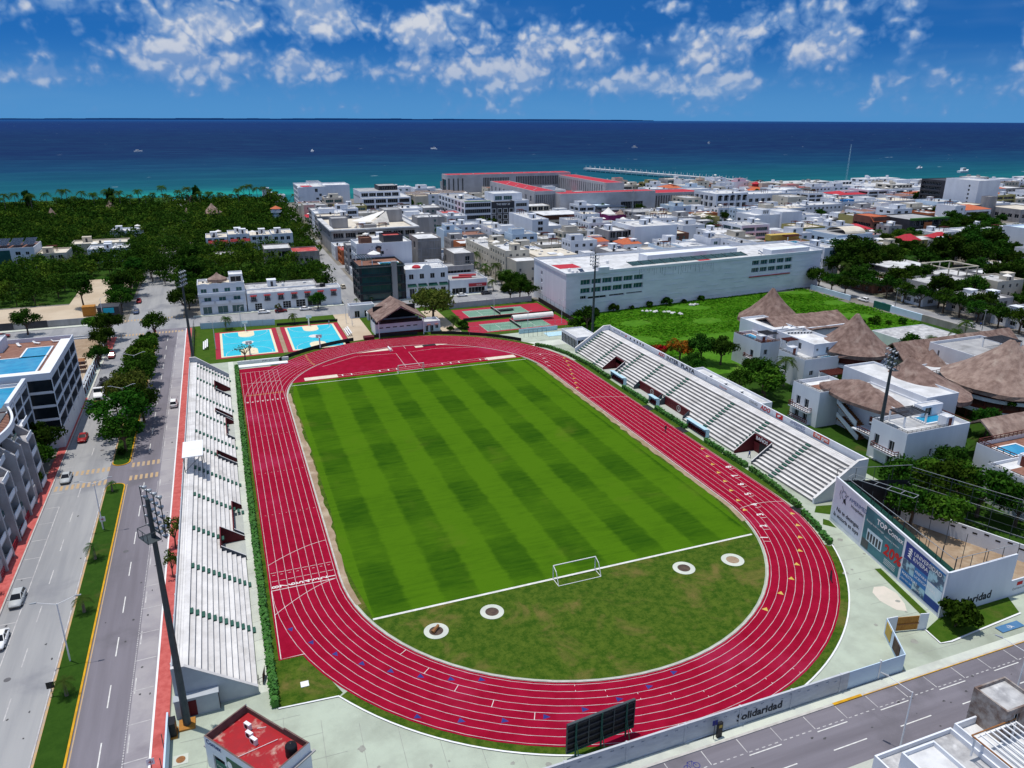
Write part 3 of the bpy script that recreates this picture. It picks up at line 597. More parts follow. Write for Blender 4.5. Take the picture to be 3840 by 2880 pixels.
# east stand
ecuts=[(30.0,35.2,5),(6.6,17.8,2),(-5.6,5.2,2),(-31.2,-25.6,6)]
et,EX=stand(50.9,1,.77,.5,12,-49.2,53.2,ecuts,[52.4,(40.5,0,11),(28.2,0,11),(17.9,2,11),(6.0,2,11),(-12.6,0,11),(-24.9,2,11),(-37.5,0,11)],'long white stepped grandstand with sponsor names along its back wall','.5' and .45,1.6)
cutwalls(et,EX,1,[ecuts[0],ecuts[3]],.45,.5,.77,1.1)
for c0,c1,rr in ecuts[1:3]:
    xb=EX(2); MB().box(xb-.02,c0,0,xb+.2,c1,2.2).build('entry_back',['maroon'],et); MB().box(EX(0)-.1,c0,.02,xb,c1,.05).build('entry_floor',['cut_floor'],et)
    for y in (c0,c1-.16): MB().add([(EX(0)-.1,y,0),(xb,y,0),(xb,y,2.2),(EX(0)-.1,y,.9),(EX(0)-.1,y+.16,0),(xb,y+.16,0),(xb,y+.16,2.2),(EX(0)-.1,y+.16,.9)],[(0,1,2,3),(4,7,6,5),(2,6,7,3),(3,7,4,0)]).build('entry_wall',['slate'],et)
    yc=(c0+c1)/2-1; b=MB(); A=[(xb-.03,yc+.85*math.cos(q),1.15+.85*math.sin(q)) for q in [2*math.pi*j/20 for j in range(20)]]; B=[(xb-.03,yc+.7*math.cos(q),1.15+.7*math.sin(q)) for q in [2*math.pi*j/20 for j in range(20)]]
    for j in range(20): b.quad(A[j],A[(j+1)%20],B[(j+1)%20],B[j])
    b.quad((xb-.03,yc+.08,1.75),(xb-.03,yc-.08,1.75),(xb-.03,yc-.1,1.0),(xb-.03,yc+.1,1.0)); b.quad((xb-.03,yc+.1,1.1),(xb-.03,yc-.45,1.1),(xb-.03,yc-.45,.98),(xb-.03,yc+.1,.98)); b.quad((xb-.03,yc-.35,1.0),(xb-.03,yc-.5,1.0),(xb-.03,yc-.6,.7),(xb-.03,yc-.45,.7))
    for j in range(10): q=math.pi*(.5+j*.13); q2=math.pi*(.5+(j+1)*.13); b.quad((xb-.03,yc-.42*math.cos(q)*-1,.95+.42*math.sin(q)),(xb-.03,yc+.42*math.cos(q2),.95+.42*math.sin(q2)),(xb-.03,yc+.32*math.cos(q2),.95+.32*math.sin(q2)),(xb-.03,yc+.32*math.cos(q),.95+.32*math.sin(q)))
    b.build('wheelchair_symbol',['white_line'],et)
endwall(et,50.7,60.2,62.6,-49.65,.4,1.1,7.3,'white_wall'); endwall(et,50.7,60.2,62.6,53.3,.4,1.3,7.4,'white_wall')
MB().box(62.3,-49.25,0,62.6,53.3,7.35).build('back_wall',['white_wall'],et)
mat('ink',(.02,.022,.03)); mat('ink_red',(.5,.02,.02)); mat('sign_orange',(.62,.10,.05)); mat('ink_blue',(.02,.06,.22)); mat('white_ink',(.82,.82,.82))
def bt(s,size,m,y,z,stretch=1,**k): return text(s,size,m,(62.28,y,z),(0,-1,0),(0,0,1),et,'sign_lettering',stretch=stretch,off=.012,**k)
bt('ADO',1.35,'ink_red',24.9,6.25,1.0,shear=.2,bold=.05); bt('INTER  PLAYA',1.5,'ink',20.8,6.15,1.42,bold=.035); bt('ADO',1.35,'ink_red',-18.6,6.25,1.05,shear=.2,bold=.05)
MB().quad((62.28,-23.8,7.2),(62.28,-26,7.2),(62.28,-26,6.1),(62.28,-23.8,6.1)).build('sponsor_panel',['ink_red'],et); MB().add([(62.265,-24.5,6.3),(62.265,-25.4,6.9),(62.265,-24.9,7.0),(62.265,-24.2,6.8)],[(0,1,2,3)]).build('runner_mark',['white_ink'],et)
bt('AMERIMED',.95,'ink_blue',-28.3,6.55,1.0); bt('HOSPITALES',.5,'ink_blue',-30.2,6.05,1.0)
MB().quad((62.28,-35.3,7.3),(62.28,-39.8,7.3),(62.28,-39.8,6.2),(62.28,-35.3,6.2)).build('sponsor_panel',['sign_orange'],et); text('the gym',1.15,'white_ink',(62.25,-35.7,6.5),(0,-1,0),(0,0,1),et,'sign_lettering',off=.01,bold=.02,stretch=1.05)
bt('Deportiv',.8,'sign_orange',-3.2,6.3); bt('CIUDAD',.8,'ink',-14.5,6.4)
for y,s in ((51,'Playa del Carmen'),(46,'GRUPO'),(2.5,'#'),(.5,'=')): bt(s,.6,'ink_blue',y,6.6)
for i,y in enumerate((43.5,40.8,38.6,36.8,35.2,33.6)): MB().quad((62.28,y,6.95),(62.28,y-.7,6.95),(62.28,y-.7,6.4),(62.28,y,6.4)).build('sponsor_mark',['ink_red' if i==0 else 'ink'],et)
# BAÑOS entry
MB().box(EX(6)-.03,-31.0,2.7,EX(6)+.2,-25.8,4.0).build('lintel',['maroon'],et); text('BAÑOS',1.1,'white_ink',(EX(6)-.05,-26.3,3.0),(0,-1,0),(0,0,1),et,'sign_lettering',off=.01,bold=.03,stretch=1.05); MB().quad((EX(6)-.04,-27.6,.05),(EX(6)-.04,-30.4,.05),(EX(6)-.04,-30.4,2.6),(EX(6)-.04,-27.6,2.6)).build('doorway',['black'],et)
# ================= hedges
def hedge(pts,w,h,label,n=9,mt='hedge_leaf',dens=26):
    random.seed(hash(label)%999 if False else len(label)); m=MB(); L=0
    for (x0,y0),(x1,y1) in zip(pts,pts[1:]):
        l=math.hypot(x1-x0,y1-y0); dx,dy=(x1-x0)/l,(y1-y0)/l; nx,ny=-dy*w*.42,dx*w*.42
        m.add([(x0-nx,y0-ny,0),(x1-nx,y1-ny,0),(x1+nx,y1+ny,0),(x0+nx,y0+ny,0),(x0-nx,y0-ny,h*.9),(x1-nx,y1-ny,h*.9),(x1+nx,y1+ny,h*.9),(x0+nx,y0+ny,h*.9)],[(4,5,6,7),(0,1,5,4),(1,2,6,5),(2,3,7,6),(3,0,4,7)])
        for i in range(int(l*dens)):
            a=random.random(); s=random.choice((-1,1,0,0)); q=random.uniform(-.5,.5)*w if s==0 else s*w*.46
            z=h*random.uniform(.92,1.06) if s==0 else random.uniform(.1,1)*h; c=Vector((x0+dx*l*a-dy*q,y0+dy*l*a+dx*q,z)); e=.13+random.random()*.13
            n_=Vector((random.uniform(-1,1)-dy*s*1.2,random.uniform(-1,1)+dx*s*1.2,1.2 if s==0 else .5)).normalized(); t1=n_.orthogonal().normalized()*e; t2=n_.cross(t1)
            m.quad(tuple(c-t1-t2*.6),tuple(c+t1-t2*.6),tuple(c+t1*.4+t2*1.2),tuple(c-t1*.4+t2*1.2))
    return tag(m.build('hedge',[mt]),label,'hedge')
hedge([(-47.7,-67.3),(-47.75,-20),(-47.6,30),(-47.2,73)],1.0,1.15,'long narrow clipped hedge between the west walkway and the red sprint straight')
for i,(p,l) in enumerate((([(41.8,63.8),(44.6,60.4),(47.3,52),(48.6,40),(48.6,27.2)],'curving clipped hedge from the north bend to the first dugout'),([(48.5,19.4),(48.6,7.2)],'straight clipped hedge between the first dugout and the small shelter'),([(48.6,3.0),(48.6,-10.2)],'straight clipped hedge between the small shelter and the long dugout'),([(48.4,-18.2),(48.6,-24.4)],'short hedge just past the long dugout'),([(48.5,-25.2),(48.8,-32.3)],'short hedge in front of the toilets entry'),([(48.8,-33.4),(48.3,-42),(47.0,-49.9)],'clipped hedge curving with the bend below the stand'),([(46.2,-51.8),(44.7,-57.8)],'dense block hedge at the end of the stand, by a dark mat'),([(44.3,-58.6),(43.1,-62.0)],'last short hedge block where the white kerb begins'))):
    hedge(p,.95,.95,l)
# dugouts
def dugout(y0,y1,label):
    t=thing('team_dugout',label,'dugout',(50,(y0+y1)/2,0)); MB().add([(49.1,y0,2.1),(49.1,y1,2.1),(50.5,y1,1.9),(50.5,y0,1.9),(49.1,y0,2.17),(49.1,y1,2.17),(50.5,y1,1.97),(50.5,y0,1.97)],[(7,6,5,4),(0,1,2,3),(0,4,5,1),(1,5,6,2),(2,6,7,3),(3,7,4,0)]).build('roof',['pale_blue'],t)
    MB().box(50.45,y0,.1,50.55,y1,1.9).build('back_panel',['pale_blue'],t)
    for y in (y0,y1-.06): MB().box(49.6,y,.1,50.45,y+.06,1.9).build('side_panel',['pale_blue'],t)
    n=int((y1-y0)/.7)
    for i in range(n): MB().box(49.7,y0+.15+i*.7,.1,50.2,y0+.65+i*.7,.5).box(50.1,y0+.15+i*.7,.5,50.2,y0+.65+i*.7,.95).build('seat',['maroon'],t)
mat('pale_blue',(.45,.66,.74),(.40,.60,.68),1,.5)
dugout(21.2,28.6,'pale blue team dugout with maroon seats near the ADO sign'); dugout(4.5,8.2,'small pale blue shelter with maroon seats between two hedges'); dugout(-16.6,-8.9,'long pale blue team dugout beside a dark floor mat')
for x,y,l in ((47.4,-10.5,'dark rubber mat on the verge in front of the long dugout'),(47.3,4.5,'dark rubber mat in front of the small shelter'),(46.4,-50.6,'dark mat where the hedge breaks by the bend')): tag(MB().box(x-.8,y-1.6,.03,x+.8,y+1.6,.06).build('rubber_mat',['black']),l,'mat')
# ================= shared builders: windows, roofs, buildings, posts
mat('roof_pale',(.60,.60,.60),(.42,.42,.42),.35,.85,.15,2,c3=(.30,.29,.28),s3=.25,lo=.3,hi=.7,rnd=.12)
mat('roof_red',(.36,.03,.035),(.46,.08,.07),.5,.8,.1,3,c3=(.5,.3,.25),s3=.3)
mat('roof_white',(.66,.665,.67),(.50,.505,.51),.3,.8,.1,2,c3=(.38,.375,.37),s3=.2,rnd=.1)
mat('roof_tan',(.56,.50,.40),(.64,.59,.50),.3,.85,.1,2,c3=(.42,.38,.32),s3=.15)
mat('roof_deck',(.20,.09,.06),(.26,.13,.09),.8,.7)
mat('roof_grey',(.30,.30,.31),(.38,.38,.38),.3,.85,.1,2,c3=(.22,.22,.22),s3=.2)
mat('tile_orange',(.50,.13,.05),(.42,.10,.04),1.2,.75,.4,6)
mat('tile_red',(.45,.02,.04),(.38,.02,.03),1.0,.75,.3,6)
mat('wall_cream',(.60,.54,.44),(.52,.47,.38),.3,.85,.08,2,streak=(1,1,.15),c3=(.46,.41,.34),s3=.1,rnd=.06)
mat('wall_grey',(.36,.35,.35),(.28,.27,.27),.35,.85,.1,2,streak=(1,1,.15),c3=(.22,.21,.21),s3=.12,rnd=.08)
mat('wall_raw',(.33,.30,.28),(.24,.22,.20),.5,.9,.2,2,streak=(1,1,.3),c3=(.42,.39,.36),s3=.2)
mat('wall_yellow',(.50,.36,.08),(.44,.31,.08),.4,.85); mat('wall_ochre',(.30,.27,.10),(.26,.23,.09),.4,.85); mat('wall_purple',(.22,.02,.13),(.18,.02,.11),.4,.8)
mat('wall_dark',(.035,.037,.045),(.05,.05,.06),.4,.6); mat('wall_brown',(.20,.09,.06),(.15,.07,.05),.5,.8); mat('wall_blue',(.55,.68,.80),(.50,.62,.74),.3,.8); mat('wall_orange',(.45,.14,.05),(.4,.12,.05),.5,.8)
mat('awning_red',(.45,.035,.05),(.4,.04,.05),1,.7); mat('awning_green',(.01,.10,.075),(.015,.12,.09),1,.7); mat('pool_water',(.01,.22,.42),(.02,.30,.50),.5,.08,spec=.6)
mat('canvas',(.78,.76,.72),(.70,.68,.64),.5,.7); mat('plastic_black',(.015,.015,.018),None,1,.4); mat('plastic_blue',(.02,.16,.40),None,1,.4); mat('solar',(.02,.035,.07),(.03,.05,.09),.5,.2,spec=.6)
WC={}
def winmesh(w,h,style='m',glass='glass',frame='white_metal'):
    k=(round(w,2),round(h,2),style,glass,frame)
    if k in WC: return WC[k]
    m=MB(); m.quad((-w/2,.05,0),(w/2,.05,0),(w/2,.05,h),(-w/2,.05,h),0); f=.06
    for a,b,c,d in ((-w/2,0,-w/2+f,h),(w/2-f,0,w/2,h),(-w/2+f,0,w/2-f,f),(-w/2+f,h-f,w/2-f,h)): m.quad((a,.02,b),(c,.02,b),(c,.02,d),(a,.02,d),1)
    n={'m':2,'3':3,'g':3,'b':max(2,int(w/1.3)),'p':1}[style]
    for i in range(1,n): x=-w/2+w*i/n; m.quad((x-.035,.02,f),(x+.035,.02,f),(x+.035,.02,h-f),(x-.035,.02,h-f),1)
    if style=='g':
        for z in (h*.35,h*.68): m.quad((-w/2+f,.019,z-.03),(w/2-f,.019,z-.03),(w/2-f,.019,z+.03),(-w/2+f,.019,z+.03),1)
    WC[k]=m.mesh('window',[glass,frame]); return WC[k]
FROT={'S':0.0,'W':-math.pi/2,'E':math.pi/2,'N':math.pi}
def face(x0,x1,y0,y1,f):
    return {'S':((x0,y0),(1,0),x1-x0),'E':((x1,y0),(0,1),y1-y0),'N':((x1,y1),(-1,0),x1-x0),'W':((x0,y1),(0,-1),y1-y0)}[f]
def grid(W,h,floors,ww,wh,gap,z0=.9,fh=None,edge=1.0,zb=0.0):
    fh=fh or h/floors; n=max(1,int((W-2*edge+gap)/(ww+gap))); 
    if W<ww+.6: return []
    sp=(W-n*ww)/(n+1); return [(sp+i*(ww+sp),sp+i*(ww+sp)+ww,zb+z0+fh*j,zb+z0+fh*j+wh) for j in range(floors) for i in range(n)]
OCC=[]
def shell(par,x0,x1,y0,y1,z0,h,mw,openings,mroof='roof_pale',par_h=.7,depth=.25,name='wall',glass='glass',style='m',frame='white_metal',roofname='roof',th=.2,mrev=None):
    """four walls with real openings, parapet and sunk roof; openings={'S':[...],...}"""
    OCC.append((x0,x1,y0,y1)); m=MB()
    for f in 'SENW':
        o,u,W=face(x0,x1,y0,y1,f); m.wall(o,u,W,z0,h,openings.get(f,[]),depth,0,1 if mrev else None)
    zr=h-par_h; a=th
    m.quad((x0,y0,h),(x1,y0,h),(x1-a,y0+a,h),(x0+a,y0+a,h)); m.quad((x1,y0,h),(x1,y1,h),(x1-a,y1-a,h),(x1-a,y0+a,h)); m.quad((x1,y1,h),(x0,y1,h),(x0+a,y1-a,h),(x1-a,y1-a,h)); m.quad((x0,y1,h),(x0,y0,h),(x0+a,y0+a,h),(x0+a,y1-a,h))
    for p,q in (((x0+a,y0+a),(x1-a,y0+a)),((x1-a,y0+a),(x1-a,y1-a)),((x1-a,y1-a),(x0+a,y1-a)),((x0+a,y1-a),(x0+a,y0+a))): m.quad((*q,zr),(*p,zr),(*p,h),(*q,h))
    wo=m.build(name,[mw,mrev] if mrev else [mw],par); MB().quad((x0+a,y0+a,zr),(x1-a,y0+a,zr),(x1-a,y1-a,zr),(x0+a,y1-a,zr)).build(roofname,[mroof],par)
    L=par.location
    for f,ops in openings.items():
        o,u,W=face(x0,x1,y0,y1,f); n=(u[1],-u[0])
        for a_,b_,c_,d_ in ops:
            me=winmesh(b_-a_,d_-c_,style if b_-a_<3.4 else 'b',glass,frame); cx=(a_+b_)/2; dd=depth-.06
            ob('window',me,par,(o[0]+u[0]*cx-n[0]*dd-L.x,o[1]+u[1]*cx-n[1]*dd-L.y,c_-L.z),FROT[f])
    return wo
# small roof things sharing meshes
PM={}
def part_mesh(k):
    if k in PM: return PM[k]
    m=MB()
    if k=='ac': m.box(-.45,-.2,0,.45,.2,.75,0); m.add([(.28*math.cos(t)-.08,-.205,.38+.28*math.sin(t)) for t in [2*math.pi*i/10 for i in range(10)]],[tuple(range(10))],1); PM[k]=m.mesh('air_conditioner',['white_metal','black'])
    elif k=='tank': m.lathe(0,0,[(.55,0),(.57,.3),(.55,.35),(.57,.7),(.55,.75),(.57,1.1),(.5,1.25),(.18,1.4),(.16,1.48)],12); PM[k]=m.mesh('water_tank',['plastic_black'],True)
    elif k=='tankw': m.lathe(0,0,[(.55,0),(.57,.9),(.5,1.15),(.18,1.3)],12); PM[k]=m.mesh('water_tank',['white_metal'],True)
    elif k=='box': m.box(-1.6,-1.6,0,1.6,1.6,2.4); m.box(-1.75,-1.75,2.4,1.75,1.75,2.55); m.quad((-.4,-1.62,0),(.5,-1.62,0),(.5,-1.62,2),(-.4,-1.62,2),1); PM[k]=m.mesh('stair_house',['white_wall','wall_dark'])
    elif k=='boxc': m.box(-2,-1.6,0,2,1.6,2.6); m.box(-2.15,-1.75,2.6,2.15,1.75,2.75); m.quad((-.6,-1.62,0),(.4,-1.62,0),(.4,-1.62,2),(-.6,-1.62,2),1); PM[k]=m.mesh('stair_house',['wall_cream','wall_dark'])
    elif k=='perg':
        for x in (-1.9,1.9):
            for y in (-1.4,1.4): m.box(x-.09,y-.09,0,x+.09,y+.09,2.3)
        for i in range(11): m.box(-2.2,-1.7+i*.34,2.42,2.2,-1.62+i*.34,2.55)
        for x in (-1.9,1.9): m.box(x-.08,-1.8,2.3,x+.08,1.8,2.42)
        PM[k]=m.mesh('pergola',['wood_red'])
    elif k=='sol':
        m.add([(-1,-.8,.3),(1,-.8,.3),(1,.7,1.2),(-1,.7,1.2)],[(0,1,2,3)],0); m.tube((-1.05,.85,1.3),(1.05,.85,1.3),.24,None,8,1)
        for x in (-.9,.9): m.bar((x,.8,0),(x,.8,1.2),.05,1); m.bar((x,-.8,0),(x,-.8,.3),.05,1)
        PM[k]=m.mesh('solar_heater',['solar','white_metal'])
    elif k=='umb': m.tube((0,0,0),(0,0,2.2),.04,None,5,1); m.lathe(0,0,[(1.7,2.1),(.9,2.5),(.05,2.85)],8,0); PM[k]=m.mesh('parasol',['canvas','steel'])
    elif k=='lounge': m.box(-.3,-.9,.25,.3,.4,.36); m.add([(-.3,.4,.3),(.3,.4,.3),(.3,.95,.75),(-.3,.95,.75)],[(0,1,2,3)]); m.box(-.28,-.8,0,-.2,-.72,.25); m.box(.2,-.8,0,.28,-.72,.25); m.box(-.28,.3,0,-.2,.38,.25); m.box(.2,.3,0,.28,.38,.25); PM[k]=m.mesh('sun_lounger',['white_metal'])
    elif k=='vent': m.box(-.5,-.5,0,.5,.5,.4); m.box(-.6,-.6,.4,.6,.6,.48); PM[k]=m.mesh('skylight',['roof_white'])
    elif k=='dish': m.bar((0,0,0),(0,0,.8),.05,0); m.add([(.45*math.cos(t),-.1+.15*math.sin(t),.9+.42*math.sin(t)) for t in [2*math.pi*i/10 for i in range(10)]],[tuple(range(10))],0); PM[k]=m.mesh('dish_aerial',['white_metal'])
    return PM[k]
RP={'ac':'air_conditioner','tank':'water_tank','tankw':'water_tank','box':'stair_house','boxc':'stair_house','perg':'pergola','sol':'solar_heater','umb':'parasol','lounge':'sun_lounger','vent':'skylight','dish':'dish_aerial'}
def put(par,k,x,y,z,rz=0,s=None): L=par.location; return ob(RP[k],part_mesh(k),par,(x-L.x,y-L.y,z-L.z),rz,s)
def rail(par,pts,z,m='wood_red',h=.95,name='railing',pitch=1.2,w=1.0):
    b=MB()
    for (x0,y0),(x1,y1) in zip(pts,pts[1:]):
        l=math.hypot(x1-x0,y1-y0); n=max(1,int(l/pitch)); K=1.7 if m=='wood_red' else 1; b.bar((x0,y0,z+h),(x1,y1,z+h),.08*K); b.bar((x0,y0,z+h*.5),(x1,y1,z+h*.5),.07*K); b.bar((x0,y0,z+h*.15),(x1,y1,z+h*.15),.06*K)
        for i in range(n+1): b.bar((x0+(x1-x0)*i/n,y0+(y1-y0)*i/n,z),(x0+(x1-x0)*i/n,y0+(y1-y0)*i/n,z+h),.06*K)
    return b.build(name,[m],par)
def pergola(par,x0,x1,y0,y1,z,h=2.5,m='wood_red',along='x',n=None,posts='white_paint'):
    b=MB(); n=n or int((y1-y0 if along=='x' else x1-x0)/.5)
    for i in range(n+1):
        if along=='x': y=y0+(y1-y0)*i/n; b.box(x0-.2,y-.07,z+h,x1+.2,y+.07,z+h+.18)
        else: x=x0+(x1-x0)*i/n; b.box(x-.07,y0-.2,z+h,x+.07,y1+.2,z+h+.18)
    if along=='x':
        for x in (x0+.1,x1-.1): b.box(x-.09,y0-.1,z+h-.2,x+.09,y1+.1,z+h-.002)
    else:
        for y in (y0+.1,y1-.1): b.box(x0-.1,y-.09,z+h-.2,x1+.1,y+.09,z+h-.002)
    o=b.build('pergola',[m],par)
    for x in (x0,x1):
        for y in (y0,y1): MB().box(x-.15,y-.15,z,x+.15,y+.15,z+h-.2).build('pillar',[posts],par)
    return o
def pool(par,x0,x1,y0,y1,z,rim='white_paint'):
    b=MB(); t=.35
    for a in ((x0-t,y0-t,x1+t,y0),(x0-t,y1,x1+t,y1+t),(x0-t,y0,x0,y1),(x1,y0,x1+t,y1)): b.box(a[0],a[1],z,a[2],a[3],z+.3)
    q_=b.build('pool_rim',[rim],par); MB().quad((x0,y0,z+.2),(x1,y0,z+.2),(x1,y1,z+.2),(x0,y1,z+.2)).build('pool_water',['pool_water'],q_,loc=(0,0,0))
def house(name,label,x0,x1,y0,y1,h,wall='white_wall',floors=3,ww=1.5,wh=1.4,gap=2.2,faces='SW',roof='roof_pale',glass='glass',style='m',items=0,depth=.25,z0=.9,seed=0,ops=None,par_h=.7,cat='building',group=None,edge=1.0):
    t=thing(name,label,cat,((x0+x1)/2,(y0+y1)/2,0),0,group); op={}
    for f in faces: op[f]=grid(face(x0,x1,y0,y1,f)[2],h-par_h,floors,ww,wh,gap,z0,edge=edge)
    if ops: op.update(ops)
    shell(t,x0,x1,y0,y1,0,h,wall,op,roof,par_h,depth,'wall',glass,style)
    if items: clutter(t,x0,x1,y0,y1,h-par_h,items,seed,wall)
    return t
def clutter(t,x0,x1,y0,y1,z,n,seed,wall='white_wall'):
    rg=random.Random(seed); used=[]
    for i in range(n):
        k=rg.choice(['ac','ac','tank','tankw','box','perg','sol','vent','vent','dish','ac','umb']) 
        if i==0 and (x1-x0)>7 and (y1-y0)>7: k='boxc' if wall=='wall_cream' else 'box'
        rr={'box':2.4,'boxc':2.6,'perg':2.6}.get(k,1.0)
        if x1-x0<2*rr+1 or y1-y0<2*rr+1: continue
        for _ in range(8):
            x=rg.uniform(x0+rr+.3,x1-rr-.3); y=rg.uniform(y0+rr+.3,y1-rr-.3)
            if all(math.hypot(x-a,y-b)>rr+c for a,b,c in used): used.append((x,y,rr)); put(t,k,x,y,z+.002,rg.choice([0,0,math.pi/2,-math.pi/2]) if k not in('box','boxc') else 0); break
def meshfence(label,pts,h,pitch=3.0,mt='black',panel=None,ph=None,name='fence',cat='fence',rails=2):
    t=thing(name,label,cat,(pts[0][0],pts[0][1],0))
    for (x0,y0),(x1,y1) in zip(pts,pts[1:]):
        l=math.hypot(x1-x0,y1-y0); n=max(1,round(l/pitch))
        for i in range(n): MB().tube((x0+(x1-x0)*i/n,y0+(y1-y0)*i/n,0),(x0+(x1-x0)*i/n,y0+(y1-y0)*i/n,h),.045,None,5).build('post',['steel' if mt!='black' else 'dark_metal'],t)
        b=MB()
        for j in range(rails): b.bar((x0,y0,h*(j+1)/rails),(x1,y1,h*(j+1)/rails),.04)
        b.build('rail',['steel' if mt!='black' else 'dark_metal'],t)
        if panel:
            dx,dy=(x1-x0)/l,(y1-y0)/l; c=MB(); q=.02
            c.add([(x0-dy*q,y0+dx*q,.05),(x1-dy*q,y1+dx*q,.05),(x1-dy*q,y1+dx*q,ph),(x0-dy*q,y0+dx*q,ph),(x0+dy*q,y0-dx*q,.05),(x1+dy*q,y1-dx*q,.05),(x1+dy*q,y1-dx*q,ph),(x0+dy*q,y0-dx*q,ph)],[(3,2,1,0),(4,5,6,7),(2,3,7,6)]); c.build('windscreen',[panel],t)
    return t
# ================= basketball courts
def court_lines(par,cx,cy,sx,sy,z):
    T=lambda p:[(cx+x*sx,cy+y*sy) for x,y in p]; add=lambda p:struct('court_line',ribbon(MB(),T(p),.1,z),'white_line',par)
    add([(-7.5,0),(7.5,0)]); 
    for s in (-1,1):
        add([(-6.7,s*14),(-6.7,s*11.2)]+[(6.7*math.cos(a),s*(12.6-6.9*math.sin(a))) for a in [math.pi-(math.pi*(i/14)) for i in range(15)]][1:-1]+[(6.7,s*11.2),(6.7,s*14)])
def bball(x0,x1,l):
    cx=(x0+x1)/2; t=MB().quad((x0,83.9,.03),(x1,83.9,.03),(x1,114.8,.03),(x0,114.8,.03)).build('basketball_court',['paint_court_red']); t['kind']='structure'
    MB().quad((cx-8.2,85.1,.036),(cx+8.2,85.1,.036),(cx+8.2,113.6,.036),(cx-8.2,113.6,.036)).build('court_border',['paint_cream'],t); MB().quad((cx-7.5,86,.042),(cx+7.5,86,.042),(cx+7.5,113.0,.042),(cx-7.5,113.0,.042)).build('playing_floor',['paint_cyan'],t)
    for s in (-1,1):
        yb=99.6+s*13.4; P=[(cx-2.5,yb),(cx-2.5,yb-s*4.6)]+[(cx-2.5*math.cos(a),yb-s*(4.6+2.4*math.sin(a))) for a in [math.pi*i/10 for i in range(1,10)]]+[(cx+2.5,yb-s*4.6),(cx+2.5,yb)]
        if s>0: P=P[::-1]
        MB().poly(P[::-1],.048).build('key',['paint_cream'],t)
    MB().poly([(cx+1.8*math.cos(a),99.6+1.8*math.sin(a)) for a in [2*math.pi*i/24 for i in range(24)]],.048).build('centre_circle',['white_line'],t)
    court_lines(t,cx,99.6,1,.96,.054)
    for s,yy in ((1,114.0),(-1,85.2)):
        h=thing('basketball_hoop','basketball hoop on a white post at the '+('street' if s>0 else 'track')+' end of the '+l+' court','basketball hoop',(cx,yy,0)); MB().box(cx-.2,yy-.2,.03,cx+.2,yy+.2,3.4).build('post',['white_metal'],h); MB().bar((cx,yy,3.2),(cx,yy-s*1.4,3.3),.16).build('arm',['white_metal'],h); MB().box(cx-.9,yy-s*1.4-.03,2.9,cx+.9,yy-s*1.4+.03,3.95).build('backboard',['white_metal'],h)
        b=MB(); 
        for i in range(10): a,c=2*math.pi*i/10,2*math.pi*(i+1)/10; b.bar((cx+.23*math.cos(a),yy-s*1.7+.23*math.sin(a),3.05),(cx+.23*math.cos(c),yy-s*1.7+.23*math.sin(c),3.05),.03)
        b.build('rim',['tile_orange'],h)
bball(-52.6,-33.2,'west basketball'); bball(-31.8,-12.4,'east basketball')
struct('court_path',MB().quad((-33.15,84,.028),(-31.85,84,.028),(-31.85,115,.028),(-33.15,115,.028)),'dirt')
for x0,l in ((-56.2,'white tiered bleacher on the lawn west of the basketball courts'),(-11.9,'white tiered bleacher between the east court and the park path')):
    t=thing('bleacher',l,'bleacher',(x0+.8,100,0))
    for i in range(3): MB().box(x0+i*.55,95,.35+i*.35,x0+i*.55+.4,104,.41+i*.35).build('plank',['white_metal'],t)
    for y in (95.5,99.5,103.5): MB().bar((x0,y,0),(x0+1.6,y,1.1),.07).build('support',['steel'],t)
# ================= tennis courts
tb=MB().quad((29.5,103,.03),(64.8,103,.03),(64.8,117.2,.03),(30,117.2,.03)).build('tennis_ground',['paint_court_red']); tb['kind']='structure'
tb2=MB().quad((26.5,83.6,.03),(64.2,83.6,.03),(64.2,98.4,.03),(29,98.4,.03)).build('tennis_ground',['paint_court_red']); tb2['kind']='structure'
for par,y0,y1 in ((tb,104.9,114.3),(tb2,84.9,94.4)):
    MB().quad((33.3,y0,.036),(56.6,y0,.036),(56.6,y1,.036),(33.3,y1,.036)).build('playing_floor',['paint_green'],par); m=(y0+y1)/2
    for p in ([(33.3,y0),(56.6,y0),(56.6,y1),(33.3,y1),(33.3,y0)],[(33.3,y0+1.2),(56.6,y0+1.2)],[(33.3,y1-1.2),(56.6,y1-1.2)],[(38.7,y0+1.2),(38.7,y1-1.2)],[(51.2,y0+1.2),(51.2,y1-1.2)],[(38.7,m),(51.2,m)]): struct('court_line',ribbon(MB(),p,.11,.042),'white_line',par)
    n=thing('tennis_net','tennis net across the '+('northern' if y0>100 else 'southern')+' green tennis court','tennis net',(44.9,m,0)); b=MB().box(44.87,y0-.6,.1,44.93,y1+.6,.95); b.build('mesh',['black'],n); MB().box(44.85,y0-.6,.95,44.95,y1+.6,1.05).build('tape',['white_line'],n)
    for y in (y0-.6,y1+.6): MB().tube((44.9,y,0),(44.9,y,1.1),.05,None,6).build('post',['dark_metal'],n)
cov=thing('court_cover','long white rolled cover over the southern tennis court','court cover',(48,94,0)); b=MB(); N8=8
for i in range(N8):
    a,c=math.pi*i/N8,math.pi*(i+1)/N8; f=lambda q:(1.3*math.cos(q),1.5*math.sin(q)); (u0,w0),(u1,w1)=f(a),f(c); b.quad((45.5,94+u0,.9+w0),(61,94+u0,.9+w0),(61,94+u1,.9+w1),(45.5,94+u1,.9+w1)); b.quad((45.5,94+u1,.85+w1),(61,94+u1,.85+w1),(61,94+u0,.85+w0),(45.5,94+u0,.85+w0))
b.build('canvas',['canvas'],cov)
for x in (46,51,56,60.6):
    for y in (92.8,95.2): MB().tube((x,y,0),(x,y,1.0),.05,None,5).build('post',['steel'],cov)
